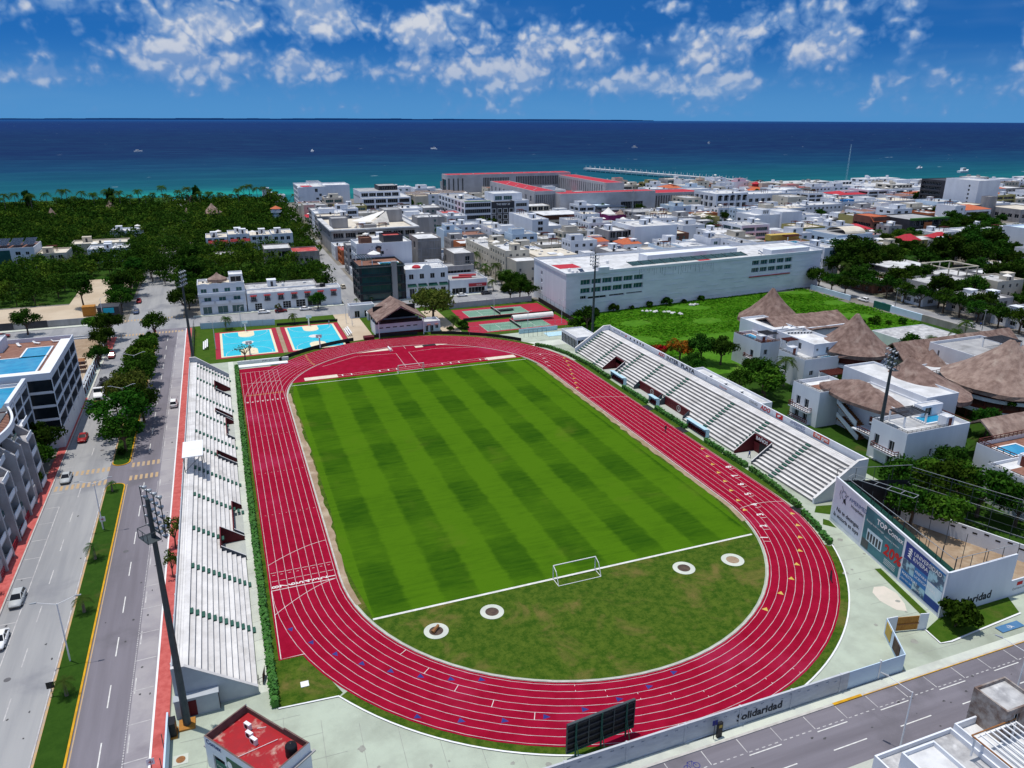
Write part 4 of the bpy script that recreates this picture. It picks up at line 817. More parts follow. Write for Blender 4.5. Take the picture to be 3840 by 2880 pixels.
tag(MB().box(45.2,108.6,.5,52,110.6,.62).box(45.5,109,0,45.7,109.2,.5).box(51.5,109,0,51.7,109.2,.5).build('bench_cover',['black']),'low black covered bench by the northern tennis court net','bench')
meshfence('black windscreen fence between the two tennis courts',[(29.5,100.3),(64.6,100.3)],1.2,4,panel='black',ph=1.1); meshfence('black wall along the long white hotel beside the tennis courts',[(65.2,82),(66.2,119)],3.6,4,panel='black',ph=1.8); meshfence('grey sheet fence behind the northern tennis court',[(30,119.6),(64,120.6)],2.8,4,panel='stand_grey',ph=2.2,mt='steel'); meshfence('wire fence on the track side of the tennis courts',[(26,82.5),(40,81.5),(64,80)],3.0,4,mt='steel')
meshfence('dark wire fence along the basketball courts by the sidewalk',[(-58.8,66.8),(-58.8,122)],4.2,4,panel='black',ph=1.0); meshfence('blue-grey sheet fence behind the basketball courts',[(-57,121.5),(-33,118.6)],2.4,4,panel='wall_blue',ph=2.1,mt='steel'); meshfence('low black fence behind the east basketball court',[(-32.5,117),(-12,116)],1.1,4,panel='black',ph=.9)
# black low wall round the north bend
bw=thing('bend_wall','low black wall curving round the north bend of the track','wall',(0,90,0)); 
def arcwall(a0,a1,n,r,h,nm):
    b=MB()
    for i in range(n):
        p=[a0+(a1-a0)*(i+q)/n for q in (0,1)]; A=[(r*math.cos(q),HS+r*math.sin(q)) for q in p]; B=[((r+.25)*math.cos(q),HS+(r+.25)*math.sin(q)) for q in p]
        b.quad((*A[1],.02),(*A[0],.02),(*A[0],h),(*A[1],h)); b.quad((*B[0],.02),(*B[1],.02),(*B[1],h),(*B[0],h)); b.quad((*A[0],h),(*B[0],h),(*B[1],h),(*A[1],h))
    b.build(nm,['black'],bw)
arcwall(.62,1.27,12,48.4,1.0,'panel'); arcwall(1.36,1.72,8,48.4,1.0,'panel'); arcwall(1.8,2.38,14,48.4,1.1,'panel')
struct('bend_verge',MB().add([(q*math.cos(a),HS+q*math.sin(a),.03) for a in [.5+.06*i for i in range(34)] for q in (46.6,48.3)],[(2*i,2*i+1,2*i+3,2*i+2) for i in range(33)]),'rough_grass')
ct=thing('concrete_terrace','low white ledge behind the sprint start','ledge',(-40,76,0)); MB().box(-47,72.4,0,-33,74.6,.35).build('ledge',['white_paint'],ct); MB().box(-46.8,76.2,0,-32.5,76.6,1.0).build('wall',['white_paint'],ct); text('SPORT CITY',.55,'ink',(-40,76.19,.3),(1,0,0),(0,0,1),ct,'lettering',off=.01)
sheet('park_path',-12.2,80,-4,126,.022,'sand_lot'); sheet('park_path',19,88,25,120,.022,'sand_lot')
# ================= thatched pavilion
mat('thatch',(.27,.185,.155),(.115,.07,.058),.7,.95,1,1.6,streak=(1,1,.22),c3=(.30,.225,.19),s3=.3,lo=.25,hi=.75)
mat('thatch_pale',(.33,.24,.20),(.17,.112,.092),.7,.95,1,1.6,streak=(1,1,.22),c3=(.37,.29,.24),s3=.3,lo=.25,hi=.75)
pv=thing('thatched_pavilion','white pavilion under a big brown thatched gable roof at the head of the track','pavilion',(7,97,0))
shell(pv,-3.2,12.8,92.4,99.5,0,3.9,'white_wall',{'S':[(1.2+i*2.3,2.7+i*2.3,2.3,2.75) for i in range(6)]},'roof_deck',.5,.2,style='p'); MB().box(-3.25,92.32,0,12.85,92.395,.9).build('plinth',['maroon'],pv)
def gable(par,x0,x1,y0,y1,ze,zr,m='thatch',ax='y',th=.35,name='thatch_roof',hip=0):
    b=MB(); n=14; xc=(x0+x1)/2
    rows=[]
    for i in range(n+1):
        y=y0+(y1-y0)*i/n
        for_row=[]
        for j in range(9):
            s=j/4-1; x=xc+s*(x1-x0)/2; z=zr-(zr-ze)*abs(s)**.92; 
            if hip: e=min(1,min(i,n-i)/(n*hip)); x=xc+s*(x1-x0)/2*(.45+.55*e**.6); z=min(z,ze+(zr-ze)*e)
            for_row.append((x+random.uniform(-.06,.06),y+random.uniform(-.06,.06),z+random.uniform(-.05,.05)-(.12*random.random() if abs(s)>.99 else 0)))
        rows.append(for_row)
    V=[p if ax=='y' else None for r_ in rows for p in r_] 
    if ax=='x': V=[(xx,yy,zz) for r_ in rows for (xx,yy,zz) in r_]
    o=len(b.v); b.v+=V; b.v+=[(x,y,z-th) for x,y,z in V]; k=9; T=(n+1)*k
    for i in range(n):
        for j in range(8):
            a=i*k+j; b.f.append((a,a+1,a+k+1,a+k)); b.mi.append(0); b.f.append((T+a,T+a+k,T+a+k+1,T+a+1)); b.mi.append(0)
    for i in range(n):
        for j in (0,8): a=i*k+j; q=(a,a+k,T+a+k,T+a); b.f.append(q if j==0 else q[::-1]); b.mi.append(0)
    for j in range(8):
        for i in (0,n): a=i*k+j; q=(a,T+a,T+a+1,a+1); b.f.append(q if i==0 else q[::-1]); b.mi.append(0)
    return b.build(name,[m],par)
random.seed(5); gable(pv,-3.4,13.0,88.6,104.5,5.8,10.4)
MB().add([(-2.8,89.4,5.5),(12.4,89.4,5.5),(4.8,89.4,9.8)],[(0,1,2)]).build('gable_shade',['black'],pv) if False else None
for x,z in ((-2.6,5.6),(12.2,5.6)):
    for y in (89.2,96,103.5): MB().tube((x,y,0),(x,y,z),.14,None,7).build('column',['white_paint'],pv)
for x0,z0,x1,z1 in ((-2.8,5.7,4.8,9.9),(12.4,5.7,4.8,9.9)): MB().bar((x0,88.9,z0),(x1,88.9,z1),.2).build('gable_beam',['white_paint'],pv)
MB().box(-2.4,99.4,3.4,12,99.6,8.2).build('inner_wall',['black'],pv); MB().box(-3,92.3,3.9,12.6,92.5,4.6).build('balcony_rail',['black'],pv)
shell(pv,12.9,18.6,91.5,97,0,3.6,'white_wall',{'S':[(.6,1.5,.1,2.2),(2.2,3.3,.1,2.2),(4,5,1,2.1)]},'roof_pale',.6,.2); 
for x in (14,16.6): MB().box(x,91.0,2.5,x+1.2,91.5,2.62).build('awning',['tile_orange'],pv)
for x,y,w in ((-7.6,88.6,3.2),): tag(MB().box(x,y,0,x+w,y+2.4,1.0).build('ticket_counter',['maroon']),'low maroon counter beside the park path','counter')
gh=house('gatehouse','small white stepped entrance gatehouse of the sports park','', -7.2,1.6,118.4,122.5,4.6,floors=1,ww=1.8,wh=2.4,gap=1.6,faces='S',roof='roof_white',z0=.1) if False else house('gatehouse','small white entrance gatehouse of the sports park by the cross street',-7.2,1.6,118.4,122.5,4.6,floors=1,ww=1.8,wh=2.4,gap=1.6,faces='SW',roof='roof_white',z0=.1,cat='gatehouse')
bx=thing('guard_booth','little white domed guard booth in front of the gatehouse','booth',(-.6,114.6,0)); MB().box(-1.7,113.6,0,.5,115.6,2.5).build('wall',['white_wall'],bx); MB().lathe(-.6,114.6,[(1.5,2.5),(1.4,2.9),(1.0,3.25),(.3,3.45)],12).build('roof',['white_paint'],bx,True); MB().quad((-1.2,113.58,.1),(-.2,113.58,.1),(-.2,113.58,2.0),(-1.2,113.58,2.0)).build('door',['glass'],bx)
# glass kiosk by the east stand
kk=thing('glass_kiosk','white flat-roofed kiosk with dark glass front at the end of the east grandstand','kiosk',(55.5,60,0))
shell(kk,52,59.2,55.2,66.5,0,4.0,'white_wall',{'W':[(.3+i*1.1,1.3+i*1.1,.1,3.0) for i in range(10)],'S':[(.4+i*1.15,1.4+i*1.15,.1,3.0) for i in range(3)]},'roof_white',.3,.15,style='p',frame='dark_metal')
sheet('kiosk_path',40,62.5,52,68,.024,'concrete',ap)
gym=thing('gym_frame','dark outdoor exercise frame on a lawn by the tennis courts','exercise frame',(46,75,0))
for i in range(6): MB().tube((42+i*1.6,74,0),(42+i*1.6,74,2.4),.05,None,5).build('post',['dark_metal'],gym)
MB().bar((42,74,2.4),(50,74,2.4),.08).build('bar',['dark_metal'],gym)
tr=thing('turquoise_screen','low turquoise screen wall beside the exercise frame','screen',(48,78,0)); MB().box(42,78.5,0,56,78.7,1.6).build('panel',['pale_blue'],tr); MB().box(50,72,0,57,76.5,.12).build('floor',['pale_blue'],tr)
# ================= floodlight towers, street lamps
mat('lamp_steel',(.55,.58,.60),(.45,.48,.5),1,.35,metal=.3)
def flood(x,y,h,label,aim,rows=4,cols=4,wid=4.2):
    t=thing('floodlight_tower',label,'floodlight',(x,y,0)); MB().tube((x,y,0),(x,y,h*.5),.46,.36,10).tube((x,y,h*.5),(x,y,h),.36,.22,10).build('mast',['dark_metal'],t); MB().box(x-.9,y-.9,0,x+.9,y+.9,.25).build('footing',['orange_wood' if x<-50 and y<0 else 'concrete'],t)
    ca,sa=math.cos(aim),math.sin(aim); P=lambda a,b,z:(x+ca*b-sa*a,y+sa*b+ca*a,z); b=MB(); z0=h-4.0
    for i in range(rows): z=z0+i*1.15; b.bar(P(-wid/2,.35,z),P(wid/2,.35,z),.10)
    for a in (-wid/2,-wid/6,wid/6,wid/2): b.bar(P(a,.35,z0),P(a,.35,z0+(rows-1)*1.15),.08)
    for zz in (z0-.6,z0+.5):
        for q,w in ((( -1.1,-1.1),(1.1,-1.1)),((1.1,-1.1),(1.1,.3)),((1.1,.3),(-1.1,.3)),((-1.1,.3),(-1.1,-1.1))): b.bar(P(*q,zz),P(*w,zz),.06)
    for q in ((-1.1,-1.1),(1.1,-1.1),(1.1,.3),(-1.1,.3),(0,-1.1)): b.bar(P(*q,z0-.6),P(*q,z0+.5),.05)
    b.build('cradle',['dark_metal'],t)
    pl=MB(); pl.add([P(-1.1,-1.1,z0-.6),P(1.1,-1.1,z0-.6),P(1.1,.3,z0-.6),P(-1.1,.3,z0-.6)],[(0,1,2,3)]); pl.build('platform',['dark_metal'],t)
    for i in range(rows):
        for j in range(cols):
            a=-wid/2+wid*(j+.5)/cols; z=z0+i*1.15+.1; m=MB(); c0=Vector(P(a,.35,z)); d=Vector((ca*.8,sa*.8,-.55)).normalized()
            m.tube(c0,c0+d*.4,.10,.27,9,0); m.tube(c0-d*.22,c0,.09,.10,7,0); m.build('lamp',['lamp_steel'],t,True)
flood(-57.7,-66.4,30.2,'tall dark floodlight mast at the shop end of the west grandstand',.5,5,4,4.6); flood(-58.6,79.6,28,'tall floodlight mast on the sidewalk by the basketball courts',-.4); flood(77.3,-38.2,24.5,'floodlight mast between the east grandstand and the thatched resort',2.9); flood(65.3,70.6,27,'floodlight mast behind the glass kiosk',3.4)
el=thing('electric_cabinet','black electric cabinet beside the floodlight footing','cabinet',(-60,-66.8,0)); 
MB().box(-59.6,-68.2,0,-58.7,-66.4,.2).build('plinth',['orange_wood'],el); MB().box(-59.45,-68.0,.2,-58.8,-66.6,2.0).build('housing',['plastic_black'],el)
def lamp(x,y,h,label,arms=((1,0),(-1,0)),L=2.2):
    t=thing('street_lamp',label,'street lamp',(x,y,0)); MB().tube((x,y,.1),(x,y,h*.93),.11,.065,7).build('pole',['white_metal'],t)
    for ax,ay in arms:
        am=MB().tube((x,y,h*.92),(x+ax*L,y+ay*L,h),.05,.04,6).build('arm',['white_metal'],t); e=Vector((x+ax*L,y+ay*L,h)); d=Vector((ax,ay,0)); s=Vector((-ay,ax,0)); m=MB(); m.add([tuple(e+s*.14-d*.05+Vector((0,0,-.06))),tuple(e-s*.14-d*.05+Vector((0,0,-.06))),tuple(e-s*.1+d*.7+Vector((0,0,-.02))),tuple(e+s*.1+d*.7+Vector((0,0,-.02))),tuple(e+s*.12-d*.05+Vector((0,0,.08))),tuple(e-s*.12-d*.05+Vector((0,0,.08))),tuple(e-s*.08+d*.7+Vector((0,0,.06))),tuple(e+s*.08+d*.7+Vector((0,0,.06)))],[(3,2,1,0),(4,5,6,7),(0,1,5,4),(1,2,6,5),(2,3,7,6),(3,0,4,7)]); m.build('lamp_head',['steel'],am,loc=(0,0,0))
for i,(x,y,l) in enumerate(((-72.4,-49.0,'beside the young palms on the south median'),(-72.3,-13.0,'with a small speed sign, near the median tip'),(-72.4,38,'standing among the big median trees'),(-72,64.7,'behind the bushy median trees, by the truck'))): lamp(x,y,9.8,'white double-armed street lamp '+l)
lamp(18.2,-99.7,9.2,'single-armed street lamp by the pale roof across the south street',((-.5,1),),2.4); lamp(36.4,-99.6,9.2,'single-armed street lamp next to the rusty-walled roof hut',((-.5,1),),2.4)
lamp(-44,118.5,7.5,'thin white lamp post behind the west basketball court',((1,0),),.5); lamp(-9.6,112,8.5,'white park lamp by the east court bleacher',((1,0),(-1,0)),.7); lamp(-8.2,108,8.5,'white park lamp next to the park path',((1,0),(-1,0)),.7); lamp(-52.5,95,9,'white park lamp beside the west bleacher',((1,0),(-1,0)),.7)
lamp(41.5,101.6,8.5,'tennis lamp between the two courts',((1,0),(-1,0)),.8); lamp(61,86,8.5,'tennis lamp at the white hotel end of the southern court',((1,0),(-1,0)),.8); lamp(46,80.6,7,'tennis lamp next to the turquoise screen',((1,0),(-1,0)),.8); lamp(-88,139,10,'grey street lamp pole by the sandy lot corner',((1,0),),1.5); lamp(160,118,8,'pole on the far side street behind the hotel',((1,0),),1)
# road signs
def sign(x,y,h,label,s=.8,m='white_metal',txt=None,c='ink'):
    t=thing('road_sign',label,'road sign',(x,y,0)); MB().tube((x,y,.1),(x,y,h),.045,None,6).build('post',['dark_metal'],t); MB().box(x-s/2,y-.03,h-s*1.05,x+s/2,y+.0,h).build('plate',[m],t)
    if txt: text(txt,s*.62,c,(x,y-.035,h-s*.78),(1,0,0),(0,0,1),t,'lettering','CENTER',off=.005)
sign(-72.0,-13.6,2.9,'small 40 speed sign fixed beside the median lamp',.9,'white_metal','40','ink_red'); sign(-61.0,-73.2,2.7,'40 speed sign on the red sidewalk near the shop',.8,'white_metal','40','ink_red'); sign(-71.2,-72.5,1.6,'no-parking sign low on the south median',.8,'white_metal','E','ink_red'); sign(-73.4,-55.5,2.3,'dark square sign at the median edge',.9,'plastic_black'); sign(-70.6,116,2.6,'round red sign at the north median tip',.8,'ink_red'); sign(-.6,-90.6,2.9,'blue bus stop sign on the south sidewalk',.7,'paint_blue')
tt=thing('info_totem','narrow black information totem on the south sidewalk','totem',(.2,-90.5,0)); MB().box(-.15,-90.7,.13,.5,-90.4,2.3).build('column',['plastic_black'],tt); MB().box(-.05,-90.71,1.6,.4,-90.7,2.0).build('panel',['paint_yellow'],tt)
# ================= perimeter walls
mat('block_wall',(.50,.52,.55),(.43,.45,.48),.6,.85,.25,3,streak=(1,1,3),c3=(.38,.4,.43),s3=.2)
pw=thing('perimeter_wall','long pale block wall with little openings and the word Solidaridad along the south street','wall',(0,-89.8,0))
random.seed(4); hl=[]
for i in range(34): a=.6+i*1.36+random.uniform(-.2,.2); z=2.25 if i%3 else 1.95; hl.append((a,a+.42,z,z+.16))
m=MB(); m.wall((-28,-89.85),(1,0),48,0,2.8,hl,.22); m.wall((20,-89.6),(-1,0),48,0,2.8,[(48-b,48-a,c,d) for a,b,c,d in hl],.02); m.quad((-28,-89.85,2.8),(20,-89.85,2.8),(20,-89.6,2.8),(-28,-89.6,2.8)); m.build('wall',['block_wall'],pw)
for i in range(7): MB().box(-27+i*7.6,-89.92,0,-26.75+i*7.6,-89.55,2.86).build('pier',['block_wall'],pw)
MB().box(20,-89.75,0,25.1,-89.65,2.7).build('gate_sheet',['wall_blue'],pw); MB().box(25.3,-89.75,0,29.4,-89.65,2.7).build('gate_sheet',['wall_blue'],pw); MB().box(25.1,-89.8,0,25.3,-89.6,3.0).build('gate_post',['white_metal'],pw)
text('Solidaridad',1.5,'ink',(3.1,-89.87,.75),(1,0,0),(0,0,1),pw,'wall_lettering',off=.01,bold=.045,stretch=1.0)
rwl=thing('return_wall','short pale wall with a yellow poster and a photo poster beside the wooden gate','wall',(32,-86,0)); 
def slant(par,nm,p,q,z0,z1,m,th=.12):
    l=math.hypot(q[0]-p[0],q[1]-p[1]); dx,dy=(q[0]-p[0])/l,(q[1]-p[1])/l; nx,ny=dy*th/2,-dx*th/2
    return MB().add([(p[0]+nx,p[1]+ny,z0),(q[0]+nx,q[1]+ny,z0),(q[0]-nx,q[1]-ny,z0),(p[0]-nx,p[1]-ny,z0),(p[0]+nx,p[1]+ny,z1),(q[0]+nx,q[1]+ny,z1),(q[0]-nx,q[1]-ny,z1),(p[0]-nx,p[1]-ny,z1)],[(4,5,6,7),(0,1,5,4),(1,2,6,5),(2,3,7,6),(3,0,4,7)]).build(nm,[m],par)
slant(rwl,'wall',(29.5,-89.6),(33.2,-83.1),0,2.6,'wall_blue'); slant(rwl,'poster',(31.9,-85.3),(32.95,-83.5),.5,2.4,'wall_yellow',.2); slant(rwl,'poster',(30.2,-88.3),(31.4,-86.2),.5,2.4,'pit_dark',.2); slant(rwl,'wall',(33.2,-83.1),(35.0,-83.3),0,2.6,'white_wall'); slant(rwl,'wall',(38.3,-84.1),(39.6,-84.4),0,2.7,'white_wall')
gt=thing('wooden_gate','orange-brown wooden double gate between the return wall and the billboard wall','gate',(36.6,-83.7,0)); 
for i in range(8):
    a=i/8; b=(i+1)/8-.01; f=lambda q:(35.05+3.2*q,-83.32-.75*q); slant(gt,'plank',f(a),f(b),.15,2.4,'orange_wood',.08)
slant(gt,'crossbar',(35.05,-83.38),(38.25,-84.13),1.15,1.3,'wood',.16)
text('AVISO',.5,'ink',(32.15,-85.05,1.5),(.5,.87,0),(0,0,1),rwl,'poster_lettering',off=.14)
# avenue-side low wall by the shop
aw=thing('avenue_wall','thin blue-grey wall and railings between the red sidewalk and the yard','wall',(-59.6,-75,0)); MB().box(-59.7,-90,.14,-59.5,-66.2,2.4).build('wall',['wall_blue'],aw)
for y in (-71,-74.5,-78,-82): MB().tube((-59.85,y,.1),(-59.85,y,3.6),.05,None,5).build('post',['dark_metal'],aw)
mh=thing('manhole','square pale slab with a rusty round cover by the avenue wall','manhole',(-58.3,-71.6,0)); MB().box(-59.1,-72.4,.012,-57.5,-70.9,.06).build('slab',['concrete'],mh); MB().lathe(-58.3,-71.65,[(.5,.06),(.5,.085)],16).build('cover',['wood'],mh)
# ================= scoreboard
sb=thing('scoreboard','black and green scoreboard frame seen from behind, by the south wall','scoreboard',(-13.2,-86.9,0))
a=Vector((-17.8,-87.2,0)); b_=Vector((-8.8,-86.4,0)); d=(b_-a)/8
for i in (1,4,7): p=a+d*i; MB().tube(p,p+Vector((0,0,4.9)),.12,None,6).build('post',['green_step'],sb); MB().bar(p+Vector((0,-1.1,0)),p+Vector((0,0,3)),.09).build('brace',['green_step'],sb)
nrm=Vector((-d.y,d.x,0)).normalized()
def vpan(nm,u0,u1,z0,z1,off,m,th=.06):
    p=a+d*u0+nrm*off; q=a+d*u1+nrm*off; return slant(sb,nm,(p.x,p.y),(q.x,q.y),z0,z1,m,th)
vpan('panel',0,8,1.0,4.9,.25,'black',.1)
for i in range(5): vpan('slat',0,8,1.1+i*.85,1.25+i*.85,.1,'wall_dark',.1)
vpan('top_rail',0,8,4.85,5.0,.1,'dark_metal',.3); vpan('bottom_rail',0,8,.9,1.02,.1,'green_step',.3)
for i in (0,2.5,5.5,8): vpan('upright',i-.06,i+.06,.9,4.9,.08,'dark_metal',.12)
# ================= paint shop with red roof
s5=math.atan2(-8.6,6.3); sh=thing('paint_shop','small white shop with a red flat roof, air conditioners and a black tank','shop',(-50.0,-76.2,0),s5)
def lw(nm,mb,mats): return mb.build(nm,mats,sh,loc=(0,0,0))
Wd,Dp,Ht=5.2,2.85,4.3   # half sizes in its own axes
m=MB(); m.wall((-Wd,-Dp),(1,0),2*Wd,0,Ht,[(1.2,3.2,.1,2.4),(7.6,9.6,.1,2.4)],.2); m.wall((Wd,-Dp),(0,1),2*Dp,0,Ht,[]); m.wall((Wd,Dp),(-1,0),2*Wd,0,Ht-.35,[]); m.wall((-Wd,Dp),(0,-1),2*Dp,0,Ht,[]); lw('wall',m,['white_wall'])
pa=MB(); t_=.18
for x0,y0,x1,y1,z in ((-Wd,-Dp,Wd,-Dp+t_,Ht),(-Wd,Dp-t_,1.2,Dp,Ht-.36),(1.2,Dp-t_,Wd,Dp,Ht-.1),(-Wd,-Dp+t_,-Wd+t_,Dp-t_,Ht),(Wd-t_,-Dp+t_,Wd,Dp-t_,Ht)): pa.box(x0+.003,y0+.003,Ht-1.05,x1-.003,y1-.003,z+.01)
mat('brick_brown',(.16,.10,.09),(.12,.075,.065),1.2,.9,.2,4); lw('parapet',pa,['brick_brown'])
mat('roof_paint_red',(.36,.006,.012),(.30,.008,.014),.8,.6,.1,3,c3=(.50,.34,.28),s3=.55); lw('roof',MB().quad((-Wd+.1,-Dp+.1,Ht-1.0),(Wd-.1,-Dp+.1,Ht-1.0),(Wd-.1,Dp-.1,Ht-1.0),(-Wd+.1,Dp-.1,Ht-1.0)),['roof_paint_red'])
lw('ledge',MB().box(Wd,-Dp-.4,2.9,Wd+.35,Dp+.4,3.05),['wall_grey']); lw('ledge',MB().box(-Wd-.35,-Dp,2.6,-Wd,Dp-.8,2.75),['wall_grey'])
for x,y,rz in ((-2.9,1.1,0),(-1.7,.35,0),(-.6,.05,0)): ob('air_conditioner',part_mesh('ac'),sh,(x,y,Ht-.99),rz)
ob('water_tank',part_mesh('tank'),sh,(4.1,1.2,Ht-.99),0,1.15); lw('pipe',MB().bar((-.6,-2.5,Ht-.9),(1.2,1.8,Ht-.9),.05).bar((-2,1.6,Ht-.9),(-1.3,2.3,Ht-.9),.05),['white_metal'])
def lt_(s,size,mm,x,z,n='shop_lettering',**k):
    o=text(s,size,mm,(0,0,0),(1,0,0),(0,0,1),sh,n,**k); o.matrix_parent_inverse=Matrix(); o.matrix_basis=Matrix(((k.get('stretch',1),0,0,x),(0,0,-1,-Dp-.035),(0,1,0,z),(0,0,0,1))); return o
mat('ink_navy',(.015,.05,.20)); mat('board_green',(.01,.09,.045),(.012,.07,.05),.8,.5)
lt_('Comex',.85,'ink_navy',-4.9,3.55,bold=.02); lt_('Comex',.85,'ink_navy',2.5,3.55,bold=.02)
lw('banner',MB().box(-1.6,-Dp-.03,1.2,1.9,-Dp-.002,3.4),['board_green']); lt_('VS',.45,'white_ink',-.0,2.3).matrix_basis.translation.y=-Dp-.05
lw('banner_crest',MB().add([(-1.1+.42*math.cos(q),-Dp-.04,2.4+.6*math.sin(q)) for q in [2*math.pi*i/14 for i in range(14)]],[tuple(range(14))]).add([(1.15+.4*math.cos(q),-Dp-.04,2.3+.4*math.sin(q)) for q in [2*math.pi*i/14 for i in range(14)]],[tuple(range(14))],1),['white_ink','wall_ochre'])
lw('banner',MB().box(-3.6,-Dp-.03,.6,-1.8,-Dp-.002,1.9),['awning_green']); o=lt_('Comex',.4,'white_ink',-3.4,1.2); o.matrix_basis.translation.y=-Dp-.05
lw('shop_frame',MB().box(2.3,-Dp-.03,.0,2.42,-Dp-.002,3.3).box(2.42,-Dp-.03,3.18,4.9,-Dp-.002,3.3),['ink_red'])
sb2=thing('sandwich_board','two leaning boards on the walkway by the hedge end','board',(-48.6,-61.5,0)); MB().add([(-48.9,-62.6,0),(-48.5,-60.8,0),(-48.4,-60.8,1.6),(-48.8,-62.6,1.6)],[(0,1,2,3),(3,2,1,0)]).build('panel',['wall_brown'],sb2); MB().bar((-49.3,-62.3,0),(-49.3,-62.3,1.5),.06).bar((-49.5,-62,.5),(-48.6,-61.6,.5),.05).build('frame',['dark_metal'],sb2)
sb3=thing('flag_board','dark leaning board on the pale apron by the white kerb','board',(35.5,-70.5,0)); MB().add([(35.2,-71,.2),(35.6,-70,.2),(35.55,-70,1.9),(35.3,-70.6,2.0)],[(0,1,2,3),(3,2,1,0)]).build('panel',['wall_dark'],sb3); MB().bar((35.1,-71,0),(35.9,-70.2,0),.06).build('foot',['dark_metal'],sb3)
# ================= billboard wall and ball cage
A_=Vector((49.2,-55.3,0)); B_=Vector((43.4,-83.2,0)); DU=(B_-A_); LN=DU.length; DU/=LN; NR=Vector((DU.y,-DU.x,0))  # outward = west
bbw=thing('billboard_wall','tall white wall carrying three big advertising boards beside the track','billboard wall',(46.3,-69,0))
zt=lambda s:8.7-1.1*s/LN
P3=lambda s,z,o=0:tuple(A_+DU*s+NR*o+Vector((0,0,z)))
m=MB(); m.add([P3(0,0),P3(LN,0),P3(LN,zt(LN)),P3(0,zt(0)),P3(0,0,-.3),P3(LN,0,-.3),P3(LN,zt(LN),-.3),P3(0,zt(0),-.3)],[(0,1,2,3),(5,4,7,6),(3,2,6,7),(4,0,3,7)]); m.build('wall',['white_wall'],bbw)
m=MB(); m.wall((43.4,-83.2),(1,0),14.1,0,7.5,[],.2); m.wall((57.5,-82.9),(-1,0),14.1,0,7.5,[]); m.quad((43.4,-83.2,7.5),(57.5,-83.2,7.5),(57.5,-82.9,7.5),(43.4,-82.9,7.5)); m.build('wall',['white_wall'],bbw); text('Solidaridad',1.85,'ink',(45.4,-83.2,1.0),(1,0,0),(0,0,1),bbw,'wall_lettering',off=.012,bold=.06,stretch=1.0)
MB().box(57.5,-83.15,0,62,-82.95,2.8).build('wall',['white_wall'],bbw); text('Quintana Roo',.55,'ink',(58.2,-83.15,1.0),(1,0,0),(0,0,1),bbw,'wall_lettering',off=.01); MB().box(59,-83.17,1.7,60.2,-83.155,2.3).build('crest',['ink_red'],bbw)
mat('board_lilac',(.60,.63,.74),(.52,.56,.68),.25,.45); mat('board_teal',(.03,.13,.17),(.05,.20,.24),.25,.4,c3=(.012,.02,.03),s3=.12); mat('board_navy',(.012,.03,.17),(.015,.05,.24),.3,.4); mat('board_blue',(.01,.12,.36),(.015,.16,.42),.3,.4); mat('board_pic',(.30,.50,.60),(.05,.09,.16),.9,.4,lo=.42,hi=.58); mat('board_pale',(.45,.62,.70),(.60,.72,.78),.6,.4); mat('board_dark',(.02,.03,.04),(.06,.07,.08),.5,.35)
def bp(nm,s0,s1,z0,z1,mm,o=.03): return MB().add([P3(s0,z0,o),P3(s1,z0,o),P3(s1,z1-(1.1*(s1-s0)/LN if z1>6.5 else 0),o),P3(s0,z1,o)],[(0,1,2,3)]).build(nm,[mm],bbw)
def bt2(s,size,mm,s0,z,o=.06,**k): return text(s,size,mm,P3(s0,z,o),tuple(DU),(0,0,1),bbw,'board_lettering',**k)
# board 1
bp('advert_board',.35,8.9,.8,8.35,'board_lilac'); bt2('No te detengas,',1.05,'ink',1.5,2.9,shear=.15,bold=.02); bt2('la victoria es tuya',1.05,'ink',.9,1.7,shear=.15,bold=.02); bt2('AMERIMED',1.05,'ink_navy',4.6,6.4); bt2('Hospitales',.85,'ink',5.3,5.5,bold=.01)
m=MB()  # line drawing of a figure
for p in ([(2.2,7.9),(2.6,7.2),(2.3,6.6),(2.5,6.1)],[(2.6,7.2),(3.3,7.3),(3.6,6.9),(3.3,6.4)],[(2.5,6.1),(3.0,5.7),(3.5,5.9),(3.9,6.9),(4.3,7.0)],[(3.1,5.7),(3.0,4.9)],[(2.0,7.0),(1.8,6.2),(2.2,5.4)]):
    for (s0,z0),(s1,z1) in zip(p,p[1:]): m.bar(P3(s0,z0,.05),P3(s1,z1,.05),.05)
m.add([P3(3.0,5.6,.06),P3(3.3,5.2,.06),P3(3.9,5.1,.06),P3(3.7,5.7,.06),P3(3.4,6.1,.06)],[(0,1,2,3,4)]); m.build('figure_sketch',['ink'],bbw)
# board 2
bp('advert_board',9.3,19.0,.5,7.95,'board_teal'); bp('advert_picture',10.4,14.4,2.2,4.4,'board_pale',.045); bp('advert_picture',9.4,11.2,.7,2.2,'board_dark',.05)
for i in range(5): bp('advert_picture',10.6+i*.75,11.1+i*.75,2.4,3.9,'board_dark',.055)
bt2('Comex',1.25,'white_ink',15.1,6.3,bold=.02); bt2('TOP',1.3,'white_ink',12.3,6.3,bold=.03); bt2('Protege todo tu hogar',.5,'white_ink',9.8,5.5); bt2('resistencia y duracion',.42,'white_ink',14.5,5.2); bt2('20%',2.6,'ink_red',14.9,2.5,bold=.08,shear=.1); 
for i in range(4): bp('small_print',15.4,18.2,1.8-i*.28,1.88-i*.28,'white_ink',.05)
